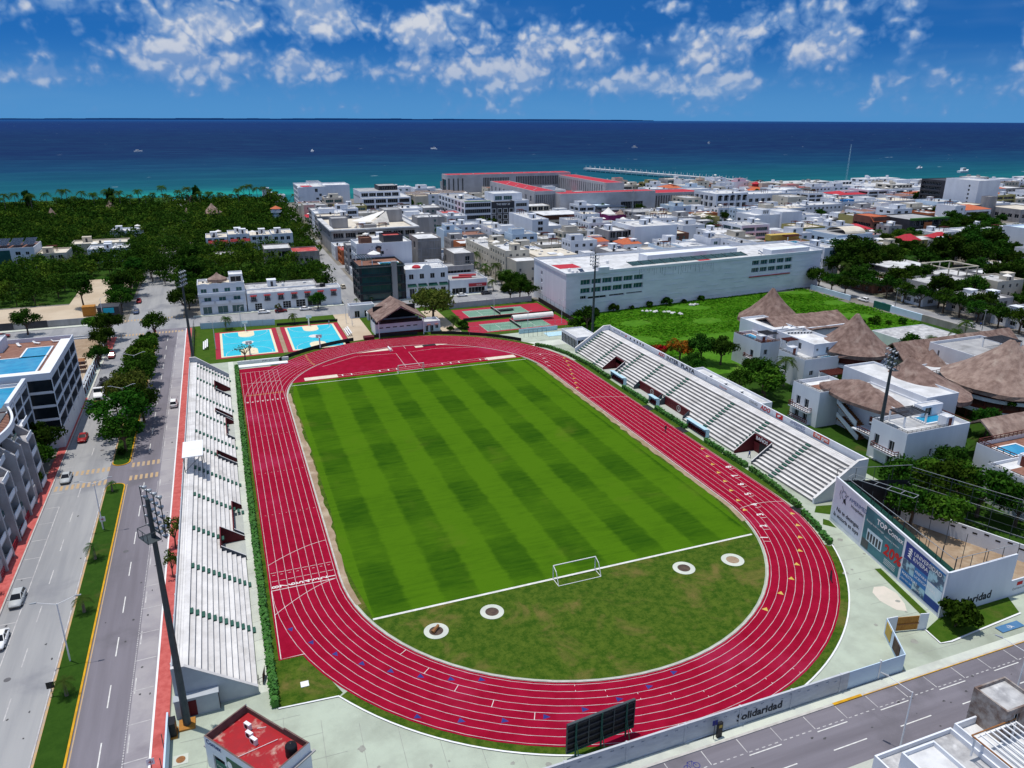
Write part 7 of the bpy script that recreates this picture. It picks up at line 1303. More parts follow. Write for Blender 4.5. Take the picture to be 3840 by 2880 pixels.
for x in (286,308): MB().add([(x-4,143,8.7),(x+6,143,8.7),(x+6,153,8.7),(x-4,153,8.7),(x-1,148,11.4),(x+3,148,11.4)],[(0,1,5,4),(1,2,5),(2,3,4,5),(3,0,4)]).build('red_roof',['tile_red'],rd_)
house('arcade_villa','low white villa with scalloped parapet near the red-capped villa',322,342,160,174,8.6,floors=2,items=3,seed=49); house('white_box_house','plain white house with tiny windows behind the red-capped villa',336,352,154,168,9.4,floors=2,ww=.8,wh=1.0,items=3,seed=50)
# houses along the east street
h1=house('canopy_house','cream house with an overhanging flat roof above an open terrace',214,236,90,104,6.2,'wall_cream',2,3,1.8,3,'SW','roof_white',seed=51); MB().box(216,88,8.2,238,104,8.5).build('canopy',['roof_white'],h1); MB().box(220,93,5.6,236,103,8.2).build('upper_wall',['wall_grey'],h1)
h2=thing('open_frame_house','grey house whose top floor is an open concrete frame','house',(237,80,0)); shell(h2,229,246,74,88,0,7,'wall_grey',{'S':[(2,4,2,4),(8,10,2,4)]},'roof_pale',.4)
for x in (229.3,235,240,245.7):
    for y in (74.3,87.7): MB().box(x-.2,y-.2,6.6,x+.2,y+.2,10).build('column',['wall_cream'],h2)
MB().box(229,74,10,246,74.5,10.4).box(229,87.5,10,246,88,10.4).box(229,74.5,10,229.5,87.5,10.4).box(245.5,74.5,10,246,87.5,10.4).build('ring_beam',['wall_cream'],h2)
house('stained_roof_house','grey-white house with a mottled stained flat roof on the east street',206,231,62,76,8,'wall_grey',2,1.4,1.6,4,'SW','roof_stained',seed=52); house('tall_side_house','narrow cream-grey house with a blank tall side wall',226,240,50,62,10,'wall_cream',3,1.2,1.4,4,'SW','roof_stained',items=3,seed=53); house('small_window_house','small white house with a wide gridded upper window',201,209,60,70,6,'white_wall',2,3,1.6,1.5,'SW','roof_pale',style='g',seed=54); house('rose_house','low rose-red house half hidden by garden trees',201,212,84,96,5,'wall_brown',1,2,1.5,3,'SW','roof_pale',seed=55); house('long_garden_house','low white garden house beside the east street trees',204,226,18,34,5.4,'white_wall',1,2,1.6,4,'SW','roof_stained',items=3,seed=56); house('garden_wall_house','pale low house with roof tanks past the parked silver car',230,250,22,40,6,'white_wall',2,1.5,1.4,3,'SW','roof_pale',items=4,seed=57); house('hedge_house','grey two-storey house behind the street hedge',206,222,40,54,6.6,'wall_grey',2,1.6,1.5,3,'SW','roof_pale',items=3,seed=58)
ew=thing('stone_wall','dark stone wall with pale and green panels along the east street','wall',(185,55,0)); MB().box(182.6,20,0,183.2,44,2.4).build('stone_part',['wall_raw'],ew); MB().box(182.6,44,0,183.2,58,2.4).build('pale_part',['wall_blue'],ew); MB().box(182.6,58,0,183.2,66,2.6).build('green_part',['awning_green'],ew); MB().box(182.6,78,0,183.2,100,2.0).build('pale_part',['wall_blue'],ew)
# west of the avenue, among the trees
L1=thing('solar_roof_hotel','white hotel at the wood edge with a teal glass strip and roof solar panels','hotel',(-140,258,0)); shell(L1,-164,-126.5,250,268,0,12,'white_wall',{'S':[(30,32,2+i*3.3,3.6+i*3.3) for i in range(3)]+[(34,35.4,2+i*3.3,3.4+i*3.3) for i in range(3)]},'roof_deck',.8,.3); MB().box(-141,249.9,.5,-136,249.99,11).build('glass_strip',['glass_teal'],L1)
for i in range(4): MB().add([(-148+i*5.4,256,12.4),(-143.4+i*5.4,256,12.4),(-143.4+i*5.4,266,14.2),(-148+i*5.4,266,14.2)],[(0,1,2,3),(3,2,1,0)]).build('solar_panel',['solar'],L1)
house('stepped_cream_house','cream stepped house next to the solar-roofed hotel',-126,-114,250,266,8.8,'wall_cream',3,1.6,1.5,2.4,'SE','roof_tan',items=3,seed=61); house('grass_roof_house','low house with pale roofs and a strip of green lawn on top',-118,-92,288,302,7,'wall_cream',2,2,1.4,3,'SE','roof_tan',items=4,seed=62); house('white_wood_house','white house with a rounded front and small terraces in the wood',-108,-90,268,282,7,'white_wall',2,1.6,1.4,3,'SE','roof_white',items=5,seed=63); house('hilltop_white_house','small white stepped house deep in the wood',-104,-88,328,342,7.4,'white_wall',2,1.2,1.2,3,'SE','roof_white',items=3,seed=64)
cv=thing('curved_white_block','long curved white apartment block with red awnings, standing among trees','apartment block',(-32,270,0)); random.seed(12)
for i in range(4): x=-54+i*10.6; y=262+3*math.sin(i*1.3); shell(cv,x,x+10.2,y,y+16,0,10.6+(i%2)*.8,'white_wall',{'S':[(1+k*3,2.8+k*3,1.4+f*3.3,3.2+f*3.3) for f in range(3) for k in range(3)],'W':[(1+k*4,3+k*4,1.4+f*3.3,3.2+f*3.3) for f in range(3) for k in range(3)]},'roof_tan',.6,.5); clutter(cv,x,x+10,y,y+15,10+(i%2)*.8,4,70+i)
for i in range(4): x=-52.8+i*5.2; y=261.3 if i<2 else 263.5; MB().add([(x,y,9.2),(x+4,y,9.2),(x+4.2,y-1.5,8.0),(x-.2,y-1.5,8.0)],[(3,2,1,0),(0,1,2,3)]).build('awning',['awning_red'],cv)
lt3=thing('lookout_tower','small blue round tower with an orange roof above the trees','tower',(-11,376,0)); MB().lathe(-11,376,[(2.4,0),(2.4,9)],12).build('shaft',['wall_blue'],lt3); MB().lathe(-11,376,[(3.6,8.8),(3.6,9.9)],12).build('gallery',['white_paint'],lt3); MB().lathe(-11,376,[(2.6,9.9),(2.6,11.4)],12).build('room',['white_wall'],lt3); MB().lathe(-11,376,[(3.8,11.3),(.2,13)],12).build('roof',['tile_orange'],lt3)
sth=house('shore_tower_house','small white beach house with a square tower at the end of the wood',-11,6,500,512,8,floors=2,items=1,seed=66)
shell(sth,-11.2,-6,499.5,506,0,14,'white_wall',{},'roof_white',.4)

# small houses hidden in the eastern gardens
rgh=random.Random(91); LM0=[(o.name.split('.')[0].replace('_',' '),o.location.x,o.location.y) for o in bpy.data.objects if o.parent is None and o.get('category') in ('building','hotel','house') and o.location.y>15]; SG=set(); nh=0
for _ in range(600):
    x,y=rgh.uniform(206,430),rgh.uniform(44,190); w,d=rgh.uniform(9,15),rgh.uniform(8,13)
    if nh>=34 or y>148+(x-200)*.35 or y<44+(x-206)*.22 or any(x<b+3 and x+w>a-3 and y<dd+3 and y+d>c-3 for a,b,c,dd in OCC): continue
    if x<250 and 98<y<124: continue
    wl,wn=rgh.choice((('white_wall','white'),('white_wall','white'),('wall_cream','cream'),('wall_grey','grey'))); rf,rn=rgh.choice((('roof_pale','mottled'),('roof_white','pale'),('roof_stained','stained'),('tile_orange','orange'))); fl=rgh.choice((1,2,2,3)); nn=min(LM0,key=lambda q:(q[1]-x)**2+(q[2]-y)**2)
    lab=f"{wn} {('','one','two','three')[fl]}-storey garden house with a {rn} roof, near the {nn[0]}"
    if lab in SG: continue
    SG.add(lab); nh+=1; house('garden_house',lab,x,x+w,y,y+d,fl*3+.9,wl,fl,1.6,1.5,2.2,'SW',rf,items=rgh.randint(2,5),seed=nh,cat='house')
# ================= foliage
def leafmat(name,a,b,rnd=.18,tr=.25):
    m=bpy.data.materials.new(name); m.use_nodes=True; t=NT(m.node_tree); m.node_tree.nodes.clear()
    P=t.n('ShaderNodeNewGeometry').outputs['Position']; oi=t.n('ShaderNodeObjectInfo')
    c=t.mix(t.ramp(t.noise(P,.55,3,.6),.35,.65),(*a,1),(*b,1)); hs=t.n('ShaderNodeHueSaturation'); t.put(hs.inputs['Color'],c)
    t.put(hs.inputs['Value'],t.m('ADD',t.m('MULTIPLY',oi.outputs['Random'],2*rnd*1.6),1-rnd*1.3)); t.put(hs.inputs['Hue'],t.m('ADD',t.m('MULTIPLY',oi.outputs['Random'],.045),.475))
    d=t.n('ShaderNodeBsdfDiffuse'); t.put(d.inputs[0],hs.outputs[0]); tr_=t.n('ShaderNodeBsdfTranslucent'); t.put(tr_.inputs[0],hs.outputs[0]); mx=t.n('ShaderNodeMixShader'); mx.inputs[0].default_value=tr; t.put(mx.inputs[1],d.outputs[0]); t.put(mx.inputs[2],tr_.outputs[0])
    o=t.n('ShaderNodeOutputMaterial'); t.put(o.inputs[0],mx.outputs[0]); MT[name]=m
leafmat('leaf_dark',(.008,.032,.004),(.034,.082,.010)); leafmat('leaf_mid',(.010,.038,.004),(.040,.096,.010)); leafmat('leaf_lime',(.030,.090,.008),(.07,.15,.015)); leafmat('leaf_flame',(.40,.055,.012),(.10,.10,.015),.05); leafmat('leaf_palm',(.02,.055,.010),(.05,.09,.018)); leafmat('leaf_olive',(.055,.085,.014),(.09,.105,.02)); leafmat('leaf_field',(.055,.19,.008),(.115,.27,.016),0,.35); leafmat('leaf_forest',(.010,.042,.006),(.05,.11,.012),0); leafmat('leaf_wood2',(.03,.075,.008),(.085,.14,.016),0)
mat('bark',(.12,.085,.06),(.08,.055,.04),2,.95,.3,6); mat('bark_pale',(.22,.18,.14),(.16,.13,.10),2,.95,.3,6)
def leaf_arrays(rg,C,n,size,up=.35,jit=.6):
    """n leaf quads scattered over clump balls C=[(x,y,z,r)]"""
    C=np.array(C); w=C[:,3]**2; k=rg.choice(len(C),n,p=w/w.sum()); d=rg.normal(size=(n,3)); d[:,2]+=up; d/=np.linalg.norm(d,axis=1,keepdims=True)
    rr=C[k,3]*(.30+.85*rg.random(n)**.7); pos=C[k,:3]+d*rr[:,None]*np.array([1,1,.8])
    nrm=d+rg.normal(size=(n,3))*jit; nrm/=np.linalg.norm(nrm,axis=1,keepdims=True)
    a=np.cross(nrm,rg.normal(size=(n,3))); a/=np.linalg.norm(a,axis=1,keepdims=True); b=np.cross(nrm,a); s=size*(.6+.8*rg.random(n))[:,None]
    return np.stack([pos-a*s*.5-b*s*.32,pos+a*s*.5-b*s*.2,pos+a*s*.42+b*s*.4,pos-a*s*.4+b*s*.3],1)
def quads_mesh(name,Q,matn):
    me=bpy.data.meshes.new(name); n=len(Q); me.vertices.add(4*n); me.vertices.foreach_set('co',Q.reshape(-1).astype(np.float32)); me.loops.add(4*n); me.loops.foreach_set('vertex_index',np.arange(4*n,dtype=np.int32)); me.polygons.add(n); me.polygons.foreach_set('loop_start',np.arange(0,4*n,4,dtype=np.int32)); me.update(calc_edges=True)
    for q in ([matn] if isinstance(matn,str) else matn): me.materials.append(MT[q])
    return me
def clumps(rg,n,rx,h,rz,flat=.6):
    L=[]
    for i in range(n):
        a=rg.random()*6.283; q=rg.random()**.5; z=rg.normal()*.45; L.append((rx*q*math.cos(a)*.8,rx*q*math.sin(a)*.8,h+rz*flat*(1-q*q)*.8+rz*.35*z,rx*(.26+.16*rg.random())))
    return L
def make_tree(name,seed,h,rx,rz,nc,nl,leaf,matn,bark='bark',sparse=False):
    rg=np.random.default_rng(seed); C=clumps(rg,nc,rx,h,rz); t=ob(name,None,None,(0,-400-seed*12,0)); m=MB(); th=h*.55; tr=.05*rx+.10
    m.tube((0,0,0),(.15,.1,th),tr,tr*.7,7)
    for c in sorted(C,key=lambda c:-c[3])[:8]: 
        e=Vector(c[:3]); md=Vector((c[0]*.45,c[1]*.45,th+(c[2]-th)*.55)); m.tube((.15,.1,th*.92),md,tr*.5,tr*.3,5); m.tube(md,e,tr*.3,tr*.1,5)
    m.build('trunk',[bark],t,loc=(0,0,0)); ob('crown',quads_mesh('crown',leaf_arrays(rg,C,nl,leaf),matn),t,(0,0,0)); return t
def make_palm(name,seed,h,nf,L,matn='leaf_palm',lean=.6):
    rg=random.Random(seed); t=ob(name,None,None,(0,-400-seed*12,0)); m=MB(); p=Vector((0,0,0)); dx,dy=rg.uniform(-1,1)*lean,rg.uniform(-1,1)*lean; n=6
    for i in range(n): q=Vector((dx*((i+1)/n)**2,dy*((i+1)/n)**2,h*(i+1)/n)); m.tube(p,q,.2-.09*i/n,.2-.09*(i+1)/n,7,0,False); p=q
    m.build('trunk',['bark_pale'],t,loc=(0,0,0)); top=p; Q=[]
    for k in range(nf):
        a=6.283*k/nf+rg.uniform(-.2,.2); el=rg.uniform(-.25,1.0); d=Vector((math.cos(a),math.sin(a),0)); s=Vector((-d.y,d.x,0)); pts=[]
        for i in range(8): u=i/7; pts.append(top+d*L*u*(math.cos(el*.8)+.1)*(1-.12*u)+Vector((0,0,L*(math.sin(el)*u*.9-.75*u*u))))
        for i in range(7):
            c0,c1=pts[i],pts[i+1]; u=(i+.5)/7; w=L*.26*math.sin(math.pi*min(1,u*.85+.12))*1.0
            for sd in (-1,1):
                for f in (0,.5):
                    b0=c0.lerp(c1,f); b1=c0.lerp(c1,f+.42); tip=b1+s*sd*w+d*w*.45-Vector((0,0,w*.45)); Q.append([tuple(b0),tuple(b1),tuple(tip+(b1-b0)*.3),tuple(tip)])
    ob('crown',quads_mesh('crown',np.array(Q),matn),t,(0,0,0)); return t
PT={'big':make_tree('broadleaf_tree',1,5.2,4.6,3.6,22,2300,.46,'leaf_mid'),'dark':make_tree('broadleaf_tree',2,5.0,4.4,3.8,22,2600,.46,'leaf_dark'),'wide':make_tree('broadleaf_tree',3,5.6,6.0,2.8,34,3600,.55,'leaf_olive'),'lime':make_tree('broadleaf_tree',4,4.6,3.8,3.4,20,2400,.5,'leaf_lime'),'young':make_tree('broadleaf_tree',5,3.6,2.4,2.0,9,700,.42,'leaf_mid'),'bush':make_tree('garden_bush',6,1.3,1.7,1.4,12,1300,.34,'leaf_mid'),'flame':make_tree('flame_tree',7,3.6,3.6,1.6,16,1500,.45,'leaf_flame'),'tall':make_tree('broadleaf_tree',8,7.0,4.2,4.8,26,3000,.5,'leaf_dark'),'bare':make_tree('bare_tree',9,3.4,2.6,1.8,12,110,.35,'leaf_olive'),'sparse':make_tree('sparse_tree',10,3.8,2.6,2.8,12,420,.45,'leaf_olive')}
PP={'palm':make_palm('palm_tree',31,7.5,16,3.4),'palm2':make_palm('palm_tree',32,5.0,15,3.0),'fan':make_palm('young_palm',33,2.0,11,1.3,'leaf_palm',.1),'tallpalm':make_palm('palm_tree',34,12,15,3.2,'leaf_palm',1.5),'pot':make_palm('palm_shrub',35,.9,12,1.7,'leaf_palm',.1)}
index_kids(); USED=set(); PR={**PT,**PP}
def plant(k,x,y,s=1.0,label=None,group=None,rz=None,cat='tree',z=0):
    rz=random.uniform(0,6.28) if rz is None else rz
    if k not in USED: USED.add(k); o=PR[k]; o.location=(x,y,z); o.rotation_euler=(0,0,rz); o.scale=(s,s,s) if not isinstance(s,tuple) else s
    else: o=dup(PR[k],(x,y,z),rz,s=s)
    for q in ('label','group','category'):
        if q in o: del o[q]
    return tag(o,label,cat,group)
random.seed(77)
ADJ={'dark':'dark rounded tree','tall':'tall dark tree','big':'leafy mid-green tree','lime':'bright green tree','palm':'tall palm','palm2':'short bushy palm','tallpalm':'slender tall palm'}
RL=[(o.name.replace('_',' '),o.location.x,o.location.y) for o in bpy.data.objects if o.get('category') in ('resort building','hut','hall') and o.parent is None and o.location.y<100]
G='trees on the avenue median'
for i,(k,x,y,s,l) in enumerate((('big',-71.6,21.5,(.95,.95,1.0),'round leafy tree at the tip of the north median, shading the crossing'),('big',-73.2,32,(1.35,1.35,1.2),'largest median tree, its crown spreading over the west carriageway'),('dark',-69.0,38,(1.0,1.0,1.1),'dark median tree leaning over the east carriageway beside the largest one'),('wide',-72.4,46,(.85,.85,1.15),'olive median tree behind the largest one'),('big',-72,58,(1.1,1.1,1.15),'bushy median tree next to the white truck'),('dark',-71.2,66,1.05,'dark median tree by the second lamp among trees'),('lime',-71.8,75,1.1,'lighter green median tree halfway to the north crossing'),('big',-71.5,84,(.95,.95,.9),'rounded median tree past the lighter green one'),('lime',-71.4,93,.9,'small lime median tree with a low crown'),('young',-71.6,102,1.1,'thin young median tree near the north tip'),('big',-70.6,114.6,(.9,.9,1.0),'last median tree, standing alone at the north crossing'))): plant(k,x,y,s,l,G)
for x,y,s in ((-72.3,2,1.0),(-72.4,-23,1.35),(-72.1,-38,1.25),(-71.8,-56,1.2)): plant('fan',x,y,s,'small young palm on the grassy south median of the avenue','young palms on the south median',cat='palm')
for i in range(9): plant('bush',-72.2+.5*math.sin(i*2.1),20+i*10.5,.55,'low shrub under the median trees','shrubs on the north median',cat='bush')
for x,y,s,k,l in ((-86.8,22,1.0,'dark','dark garden tree between the two apartment blocks'),(-86.6,15.5,.8,'big','leafy garden tree by the red sidewalk next to the curved block'),(-86.4,9,.45,'lime','small garden shrub-tree at the foot of the curved block'),(-86.2,-29,.4,'big','little tree beside the low annex wall'),(-86,-46,.38,'dark','little dark tree at the annex corner')): plant(k,x,y,s,l)
for i,y in enumerate((88,95,103,110,116)): plant('sparse' if i%2 else 'dark',-83.9-.4*(i%2),y,.75+.08*i,'street tree on the pavement by the building lot fence','street trees by the building lot')
for x,y,k,s,l in ((-84.6,124,'big',.9,'leafy tree at the corner of the building lot'),(-90,128,'lime',.8,'light green tree by the cross street kerb'),(-110,134,'dark',1.0,'dark round tree in front of the grey hoarding wall'),(-98,169,'tall',1.15,'tall tree over the ochre container on the sandy lot'),(-86,182,'big',1.3,'large tree at the shady end of the sandy lot')): plant(k,x,y,s,l)
for i,(x,y) in enumerate(((-84,156),(-85,164),(-84,172),(-83,184),(-84,196),(-83,208),(-84,222),(-62,143),(-61,152),(-60,162),(-61,174),(-60,186),(-61,198),(-60,212),(-61,228),(-83,240),(-61,244))): plant(['big','dark','tall'][i%3],x,y,.95+.1*(i%4),'shade tree arching over the shady avenue','trees lining the shady avenue')
plant('bare',-44.6,79.6,1.1,'nearly leafless tree in front of the west basketball court'); plant('palm2',-49,118,.85,'bushy palm beside the blue-grey fence behind the courts',cat='palm'); plant('palm2',-26.5,117.6,.7,'small palm beside the east court hoop',cat='palm'); plant('big',-16,136.9,.75,'tree on the north pavement in front of the awning row'); plant('sparse',-30.5,136.4,.55,'little flowering tree by the arched garage doors')
plant('wide',19.5,104,(1.25,1.25,1.3),'great spreading olive tree beside the thatched pavilion'); plant('palm2',23,91.5,.9,'palm between the pavilion and the tennis courts',cat='palm'); plant('bush',26.4,92,1.1,'round clipped bush by the tennis path',cat='bush'); plant('bush',27.2,89.8,.6,'small clipped bush by the tennis path',cat='bush'); plant('bush',21.4,89.5,.7,'low hedge bush beside the pavilion terrace',cat='bush')
for x,y,s in ((56,123.5,.9),(60.5,124.5,1.0),(63.5,122.5,.85)): plant('dark',x,y,s,'dark tree behind the northern tennis court next to the long hotel','trees behind the northern tennis court')
plant('dark',66,76,.95,'dark bushy tree behind the glass kiosk'); plant('bush',68,80,1.5,'broad bush at the foot of the long hotel corner',cat='bush'); plant('bush',62.6,78.5,1.3,'broad bush by the tennis corner fence',cat='bush')
for x,y in ((4.8,139.9),(-1.2,139.5)): plant('fan',x,y,1.0,'tiny palm on the corner of the middle street','tiny palms by the middle street',cat='palm')
for i in range(7): plant('pot',10.2+i*1.15,143.4,.8,'potted palm on the roof of the dark glass building','potted palms on the roof',cat='palm',z=13.5)
for i,(x,y,s) in enumerate(((56,143,.9),(55.6,151,1.0),(63.6,146,1.0),(63.8,154,1.1),(64,162,1.0),(56,166,1.05),(64,176,1.0),(55.4,182,1.0),(64,192,1.0),(55.5,200,.95))): plant('palm' if i%3 else 'palm2',x,y,s,'palm lining the street beside the cream block','palms of the palm street',cat='palm')
for x,y,s in ((61.5,139.5,1.0),(66,140.5,.9)): plant('dark',x,y,s,'dark tree at the mouth of the palm street','trees at the palm street mouth')
# resort and stand side
plant('flame',76.5,35.5,(1.2,1.2,1.1),'flame tree with orange blossom behind the east grandstand',cat='tree'); plant('flame',71.5,38.5,(.8,.8,.8),'thin flame tree with faded blossom beside the bright one')
for x,y,s,k,l in ((81,31,1.0,'dark','dark tree between the flame tree and the resort'),(85,27,1.0,'dark','dark tree touching the ridge thatch house'),(75.5,26,.6,'dark','low dark tree behind the service block'),(77.5,-2,1.15,'lime','bright green tree just behind the ADO sign'),(81,3,1.05,'big','leafy tree between the bright green one and the palm'),(74.6,4.5,.8,'big','smaller leafy tree by the service block')): plant(k,x,y,s,l)
plant('palm',89.8,5.5,1.05,'tall palm in front of the round thatch house',cat='palm')
for x,y,s,k in ((61,-62,.9,'big'),(64.5,-66,1.0,'lime'),(66.5,-55,1.0,'big'),(70,-60,1.15,'big'),(73.5,-55.5,1.05,'lime'),(75,-64,1.15,'big'),(78,-69,1.0,'big'),(69,-51.5,.8,'lime'),(79,-57,.9,'lime')): plant(k,x,y,s,ADJ[k]+' in the yard behind the ball cage','trees behind the ball cage')
for x,y,s in ((96,-46.8,.75),(100,-44,.8),(104,-46,.85),(97,-41,.7),(107,-41,.8),(101,-49,.8),(88,-48.6,.7),(112,-44,.8),(116,-12,.7),(118,-17.5,.5)): plant('palm2',x,y,s,'lush palm in the garden between the resort houses','palms in the resort garden',cat='palm')
for x,y,s in ((150,11.5,.8),(137,-12,.9),(174,20,.9),(163,15,.8)): plant('palm',x,y,s,'palm standing beside the long thatched hall','palms by the thatched hall',cat='palm')
for i in range(10): plant('bush',118.8+.6*i,-36.5+.25*i,.5,'gallery plant trailing below the largest thatched roof','gallery plants',cat='bush',z=5.4)
plant('bush',44.0,-85.6,(1.5,1.5,1.7),'round dark bush at the corner of the billboard wall',cat='bush'); plant('bush',23.2,-101.8,.8,'green shrub beside the rusty roof hut',cat='bush')
plant('sparse',-60.3,-24,(.7,.7,1.0),'sparse street tree on the red sidewalk behind the west grandstand'); plant('sparse',-60.4,-33,(.5,.5,.8),'small thin tree on the red sidewalk with dark leaves')
for x,y,s,k in ((108,-12,.9,'dark'),(110,-38,.8,'dark'),(100,-4,.6,'big'),(118,-8,.8,'dark'),(108,16,.7,'dark'),(86,14,.7,'dark'),(72,20,.6,'big'),(85,-6,.6,'big'),(110,-49,.9,'dark'),(116,-52,.9,'big'),(122,-48,.9,'dark'),(140,-30,.9,'dark'),(145,14,.8,'big'),(84,-50.5,.8,'dark'),(78,-50,.6,'big')): plant(k,x,y,s,ADJ[k]+' in the resort garden near the '+min((q for q in RL),key=lambda q:(q[1]-x)**2+(q[2]-y)**2)[0],'resort garden trees')
# east street gardens
rgx=random.Random(5)
ADJ={'dark':'dark rounded tree','tall':'tall dark tree','big':'leafy mid-green tree','lime':'bright green tree','palm':'tall palm','palm2':'short bushy palm','tallpalm':'slender tall palm'}
def near_name(x,y): return min(LM,key=lambda q:(q[1]-x)**2+(q[2]-y)**2)[0]
LM=[(o.name.split('.')[0].replace('_',' '),o.location.x,o.location.y) for o in bpy.data.objects if o.parent is None and o.get('category') in ('building','hotel','house','shop row','resort complex','hall','pavilion','apartment block') and o.location.y>15 and not o.name.startswith('garden_house')]
def free(x,y,r=3): return not any(a-r<x<b+r and c-r<y<d+r for a,b,c,d in OCC)
n=0
for _ in range(3000):
    x=rgx.uniform(199,430); y=rgx.uniform(6,205)
    if (x-199)*.25+30>y+40 or not free(x,y,2.0) or y>150+ (x-200)*.35 or n>=210: continue
    if any(abs(x-a)<4.6 and abs(y-b)<4.6 for a,b in DOOR.get('e',[])): continue
    DOOR.setdefault('e',[]).append((x,y)); k=rgx.choice(['dark','tall','big','dark','palm','lime','tall']); n+=1
    plant(k,x,y,rgx.uniform(.85,1.35) if k=='palm' else rgx.uniform(.9,1.4),ADJ[k]+' in the gardens by the '+near_name(x,y),'garden trees of the east side',cat='palm' if k=='palm' else 'tree')
for i,(x,y) in enumerate(((186.5,92),(187,85),(186,99),(199.5,76),(200,68),(199.5,60),(200,50),(199.8,43),(200,36),(200,28),(199.5,20),(186,106),(199.6,86),(199.8,98))): plant('dark' if i%2 else 'big',x,y,.95+.05*(i%4),('dark' if i%2 else 'leafy')+' street tree on the east street pavement near the '+near_name(x,y),'street trees of the east street')
for x,y,s,k in ((203,104,1.7,'dark'),(210,110,1.6,'tall'),(217,107,1.7,'dark'),(224,113,1.6,'tall'),(232,108,1.6,'dark'),(206,118,1.4,'dark'),(240,114,1.6,'big'),(214,120,1.5,'tall'),(226,122,1.5,'dark'),(248,104,1.6,'dark'),(201,90.5,1.3,'dark'),(258,100,1.8,'tall'),(266,108,1.7,'dark'),(272,98,1.8,'dark'),(280,106,1.7,'tall'),(290,100,1.8,'dark'),(300,110,1.7,'tall'),(286,118,1.6,'dark')): plant(k,x,y,s,ADJ[k]+' in the thick grove behind the '+near_name(x,y),'grove east of the long hotel')
# field weeds
rg=np.random.default_rng(4); n=42000; fx=rg.uniform(64.5,181,n); fy=rg.uniform(34,103.5,n); nz=np.array([math.sin(a*.21+1.3*math.sin(b*.13))+math.sin(b*.31+a*.07) for a,b in zip(fx,fy)]); ok=(nz>-1.2)&(fy<94.3+(fx-66)*.077)&(fy>34+ (fx<100)*6)
ok&=~((fx>88)&(fx<134)&(fy<56)); ok&=~((fx>138)&(fy<41))
fx,fy,nz=fx[ok],fy[ok],nz[ok]; n=len(fx); h=(.12+.22*np.clip(nz,0,2)*rg.random(n)+.15*rg.random(n)); ang=rg.random(n)*6.283; w=.35+.4*rg.random(n); lean=rg.normal(size=(n,2))*.55
b0=np.stack([fx-np.cos(ang)*w*.5,fy-np.sin(ang)*w*.5,np.zeros(n)],1); b1=np.stack([fx+np.cos(ang)*w*.5,fy+np.sin(ang)*w*.5,np.zeros(n)],1); off=np.stack([lean[:,0],lean[:,1],h],1)
o=ob('field_weeds',quads_mesh('field_weeds',np.stack([b0,b1,b1*.999+off*1.0,b0+off],1),'leaf_field')); tag(o,'bright green waist-high weeds covering the empty field','weeds',kind='stuff')
for i in range(14): plant('bush',*((70+i*8.1,93.4+i*.62) if i<8 else (148+(i-8)*5,50-(i-8)*1.3)),.6+.3*(i%3),'wild shrub at the edge of the weedy field','wild shrubs of the field',cat='bush')
rk=random.Random(3)
for i in range(34):
    cx,cy=((97+i*.5,91-i*.42) if i<24 else (118+(i-24)*.4,93)); x,y=cx+rk.uniform(-1,1),cy+rk.uniform(-.8,.8); s=rk.uniform(.35,.8); m=MB(); m.lathe(0,0,[(s*.9,0),(s,s*.4),(s*.7,s*.85),(s*.2,s*1.05)],7); o=ob('rubble_stone',m.mesh('rubble_stone',['roof_white']),None,(x,y,0),rk.uniform(0,6)); tag(o,'pale lump in the heap of rubble on the weedy field','stone','rubble on the field')
# the wood west and north-west, one mass of crowns
rg=np.random.default_rng(9); QS=[]; TR=[]; cnt=0; trunks=MB()
for gx in np.arange(-330,4,7.6):
    for gy in np.arange(150,578,7.6):
        x=gx+rg.uniform(-2.8,2.8); y=gy+rg.uniform(-2.8,2.8)
        if y>coast(x)-10 or (-82<x<-62 and y<198) or not free(x,y,2.5): continue
        if (-182<x<-82 and y<178) or (-106<x<-83 and y<228): continue
        if x>-58 and y<236+ (x<-45)*0: 
            if not (-58<x<-6 and 166<y<236): continue
        if abs(math.atan2(x+47.3,y+146)-.369)>.66: continue
        if x>-6 and y<245: continue
        big=rg.random()<.18; s=rg.uniform(3.8,5.8)*(1.55 if big else 1); hh_=rg.uniform(4.5,8.0)*(1.3 if big else 1)+max(0,(y-455)*.06); far=y>330; C=[(x+rg.normal()*s*.5,y+rg.normal()*s*.5,hh_*.6+rg.random()*hh_*.5,s*(.34+.22*rg.random())) for _ in range(7)]
        QS.append(leaf_arrays(rg,C,170 if far else 420,1.05 if far else .72,.5,.6)); trunks.tube((x,y,0),(x,y,hh_*.6),.22,.14,5,0,False)
Q=np.concatenate(QS); wm=quads_mesh('wood_canopy',Q,['leaf_forest','leaf_wood2','leaf_dark']); wm.polygons.foreach_set('material_index',np.repeat(rg.choice([0,0,0,1,1,2,2],len(QS)),[len(q) for q in QS]).astype(np.int32)); o=ob('wood_canopy',wm); tag(o,'dense dark wood between the shady avenue and the sea','wood',kind='stuff'); o2=trunks.build('wood_trunks',['bark'],o); o2['kind']='stuff'
sheet('wood_floor',-420,178,-82,600,.012,'median_grass'); sheet('wood_floor',-62,246,-6,575,.012,'median_grass'); sheet('wood_floor',-58,163,-6,246,.013,'median_grass')
for i in range(46):
    x=-215+i*4.6+random.uniform(-2,2); plant('tallpalm',x,coast(x)-random.uniform(8,46),random.uniform(1.0,1.5),'tall palm standing out against the sea above the wood','shoreline palms',cat='palm')
for x,y,l in ((-170,480,'tall dark pine-like tree rising above the wood canopy'),(-118,482,'pair of crowns rising above the wood near the palms'),(-60,485,'bare-topped tall tree above the wood by the shore')): plant('tall',x,y,(.8,.8,1.7),l)
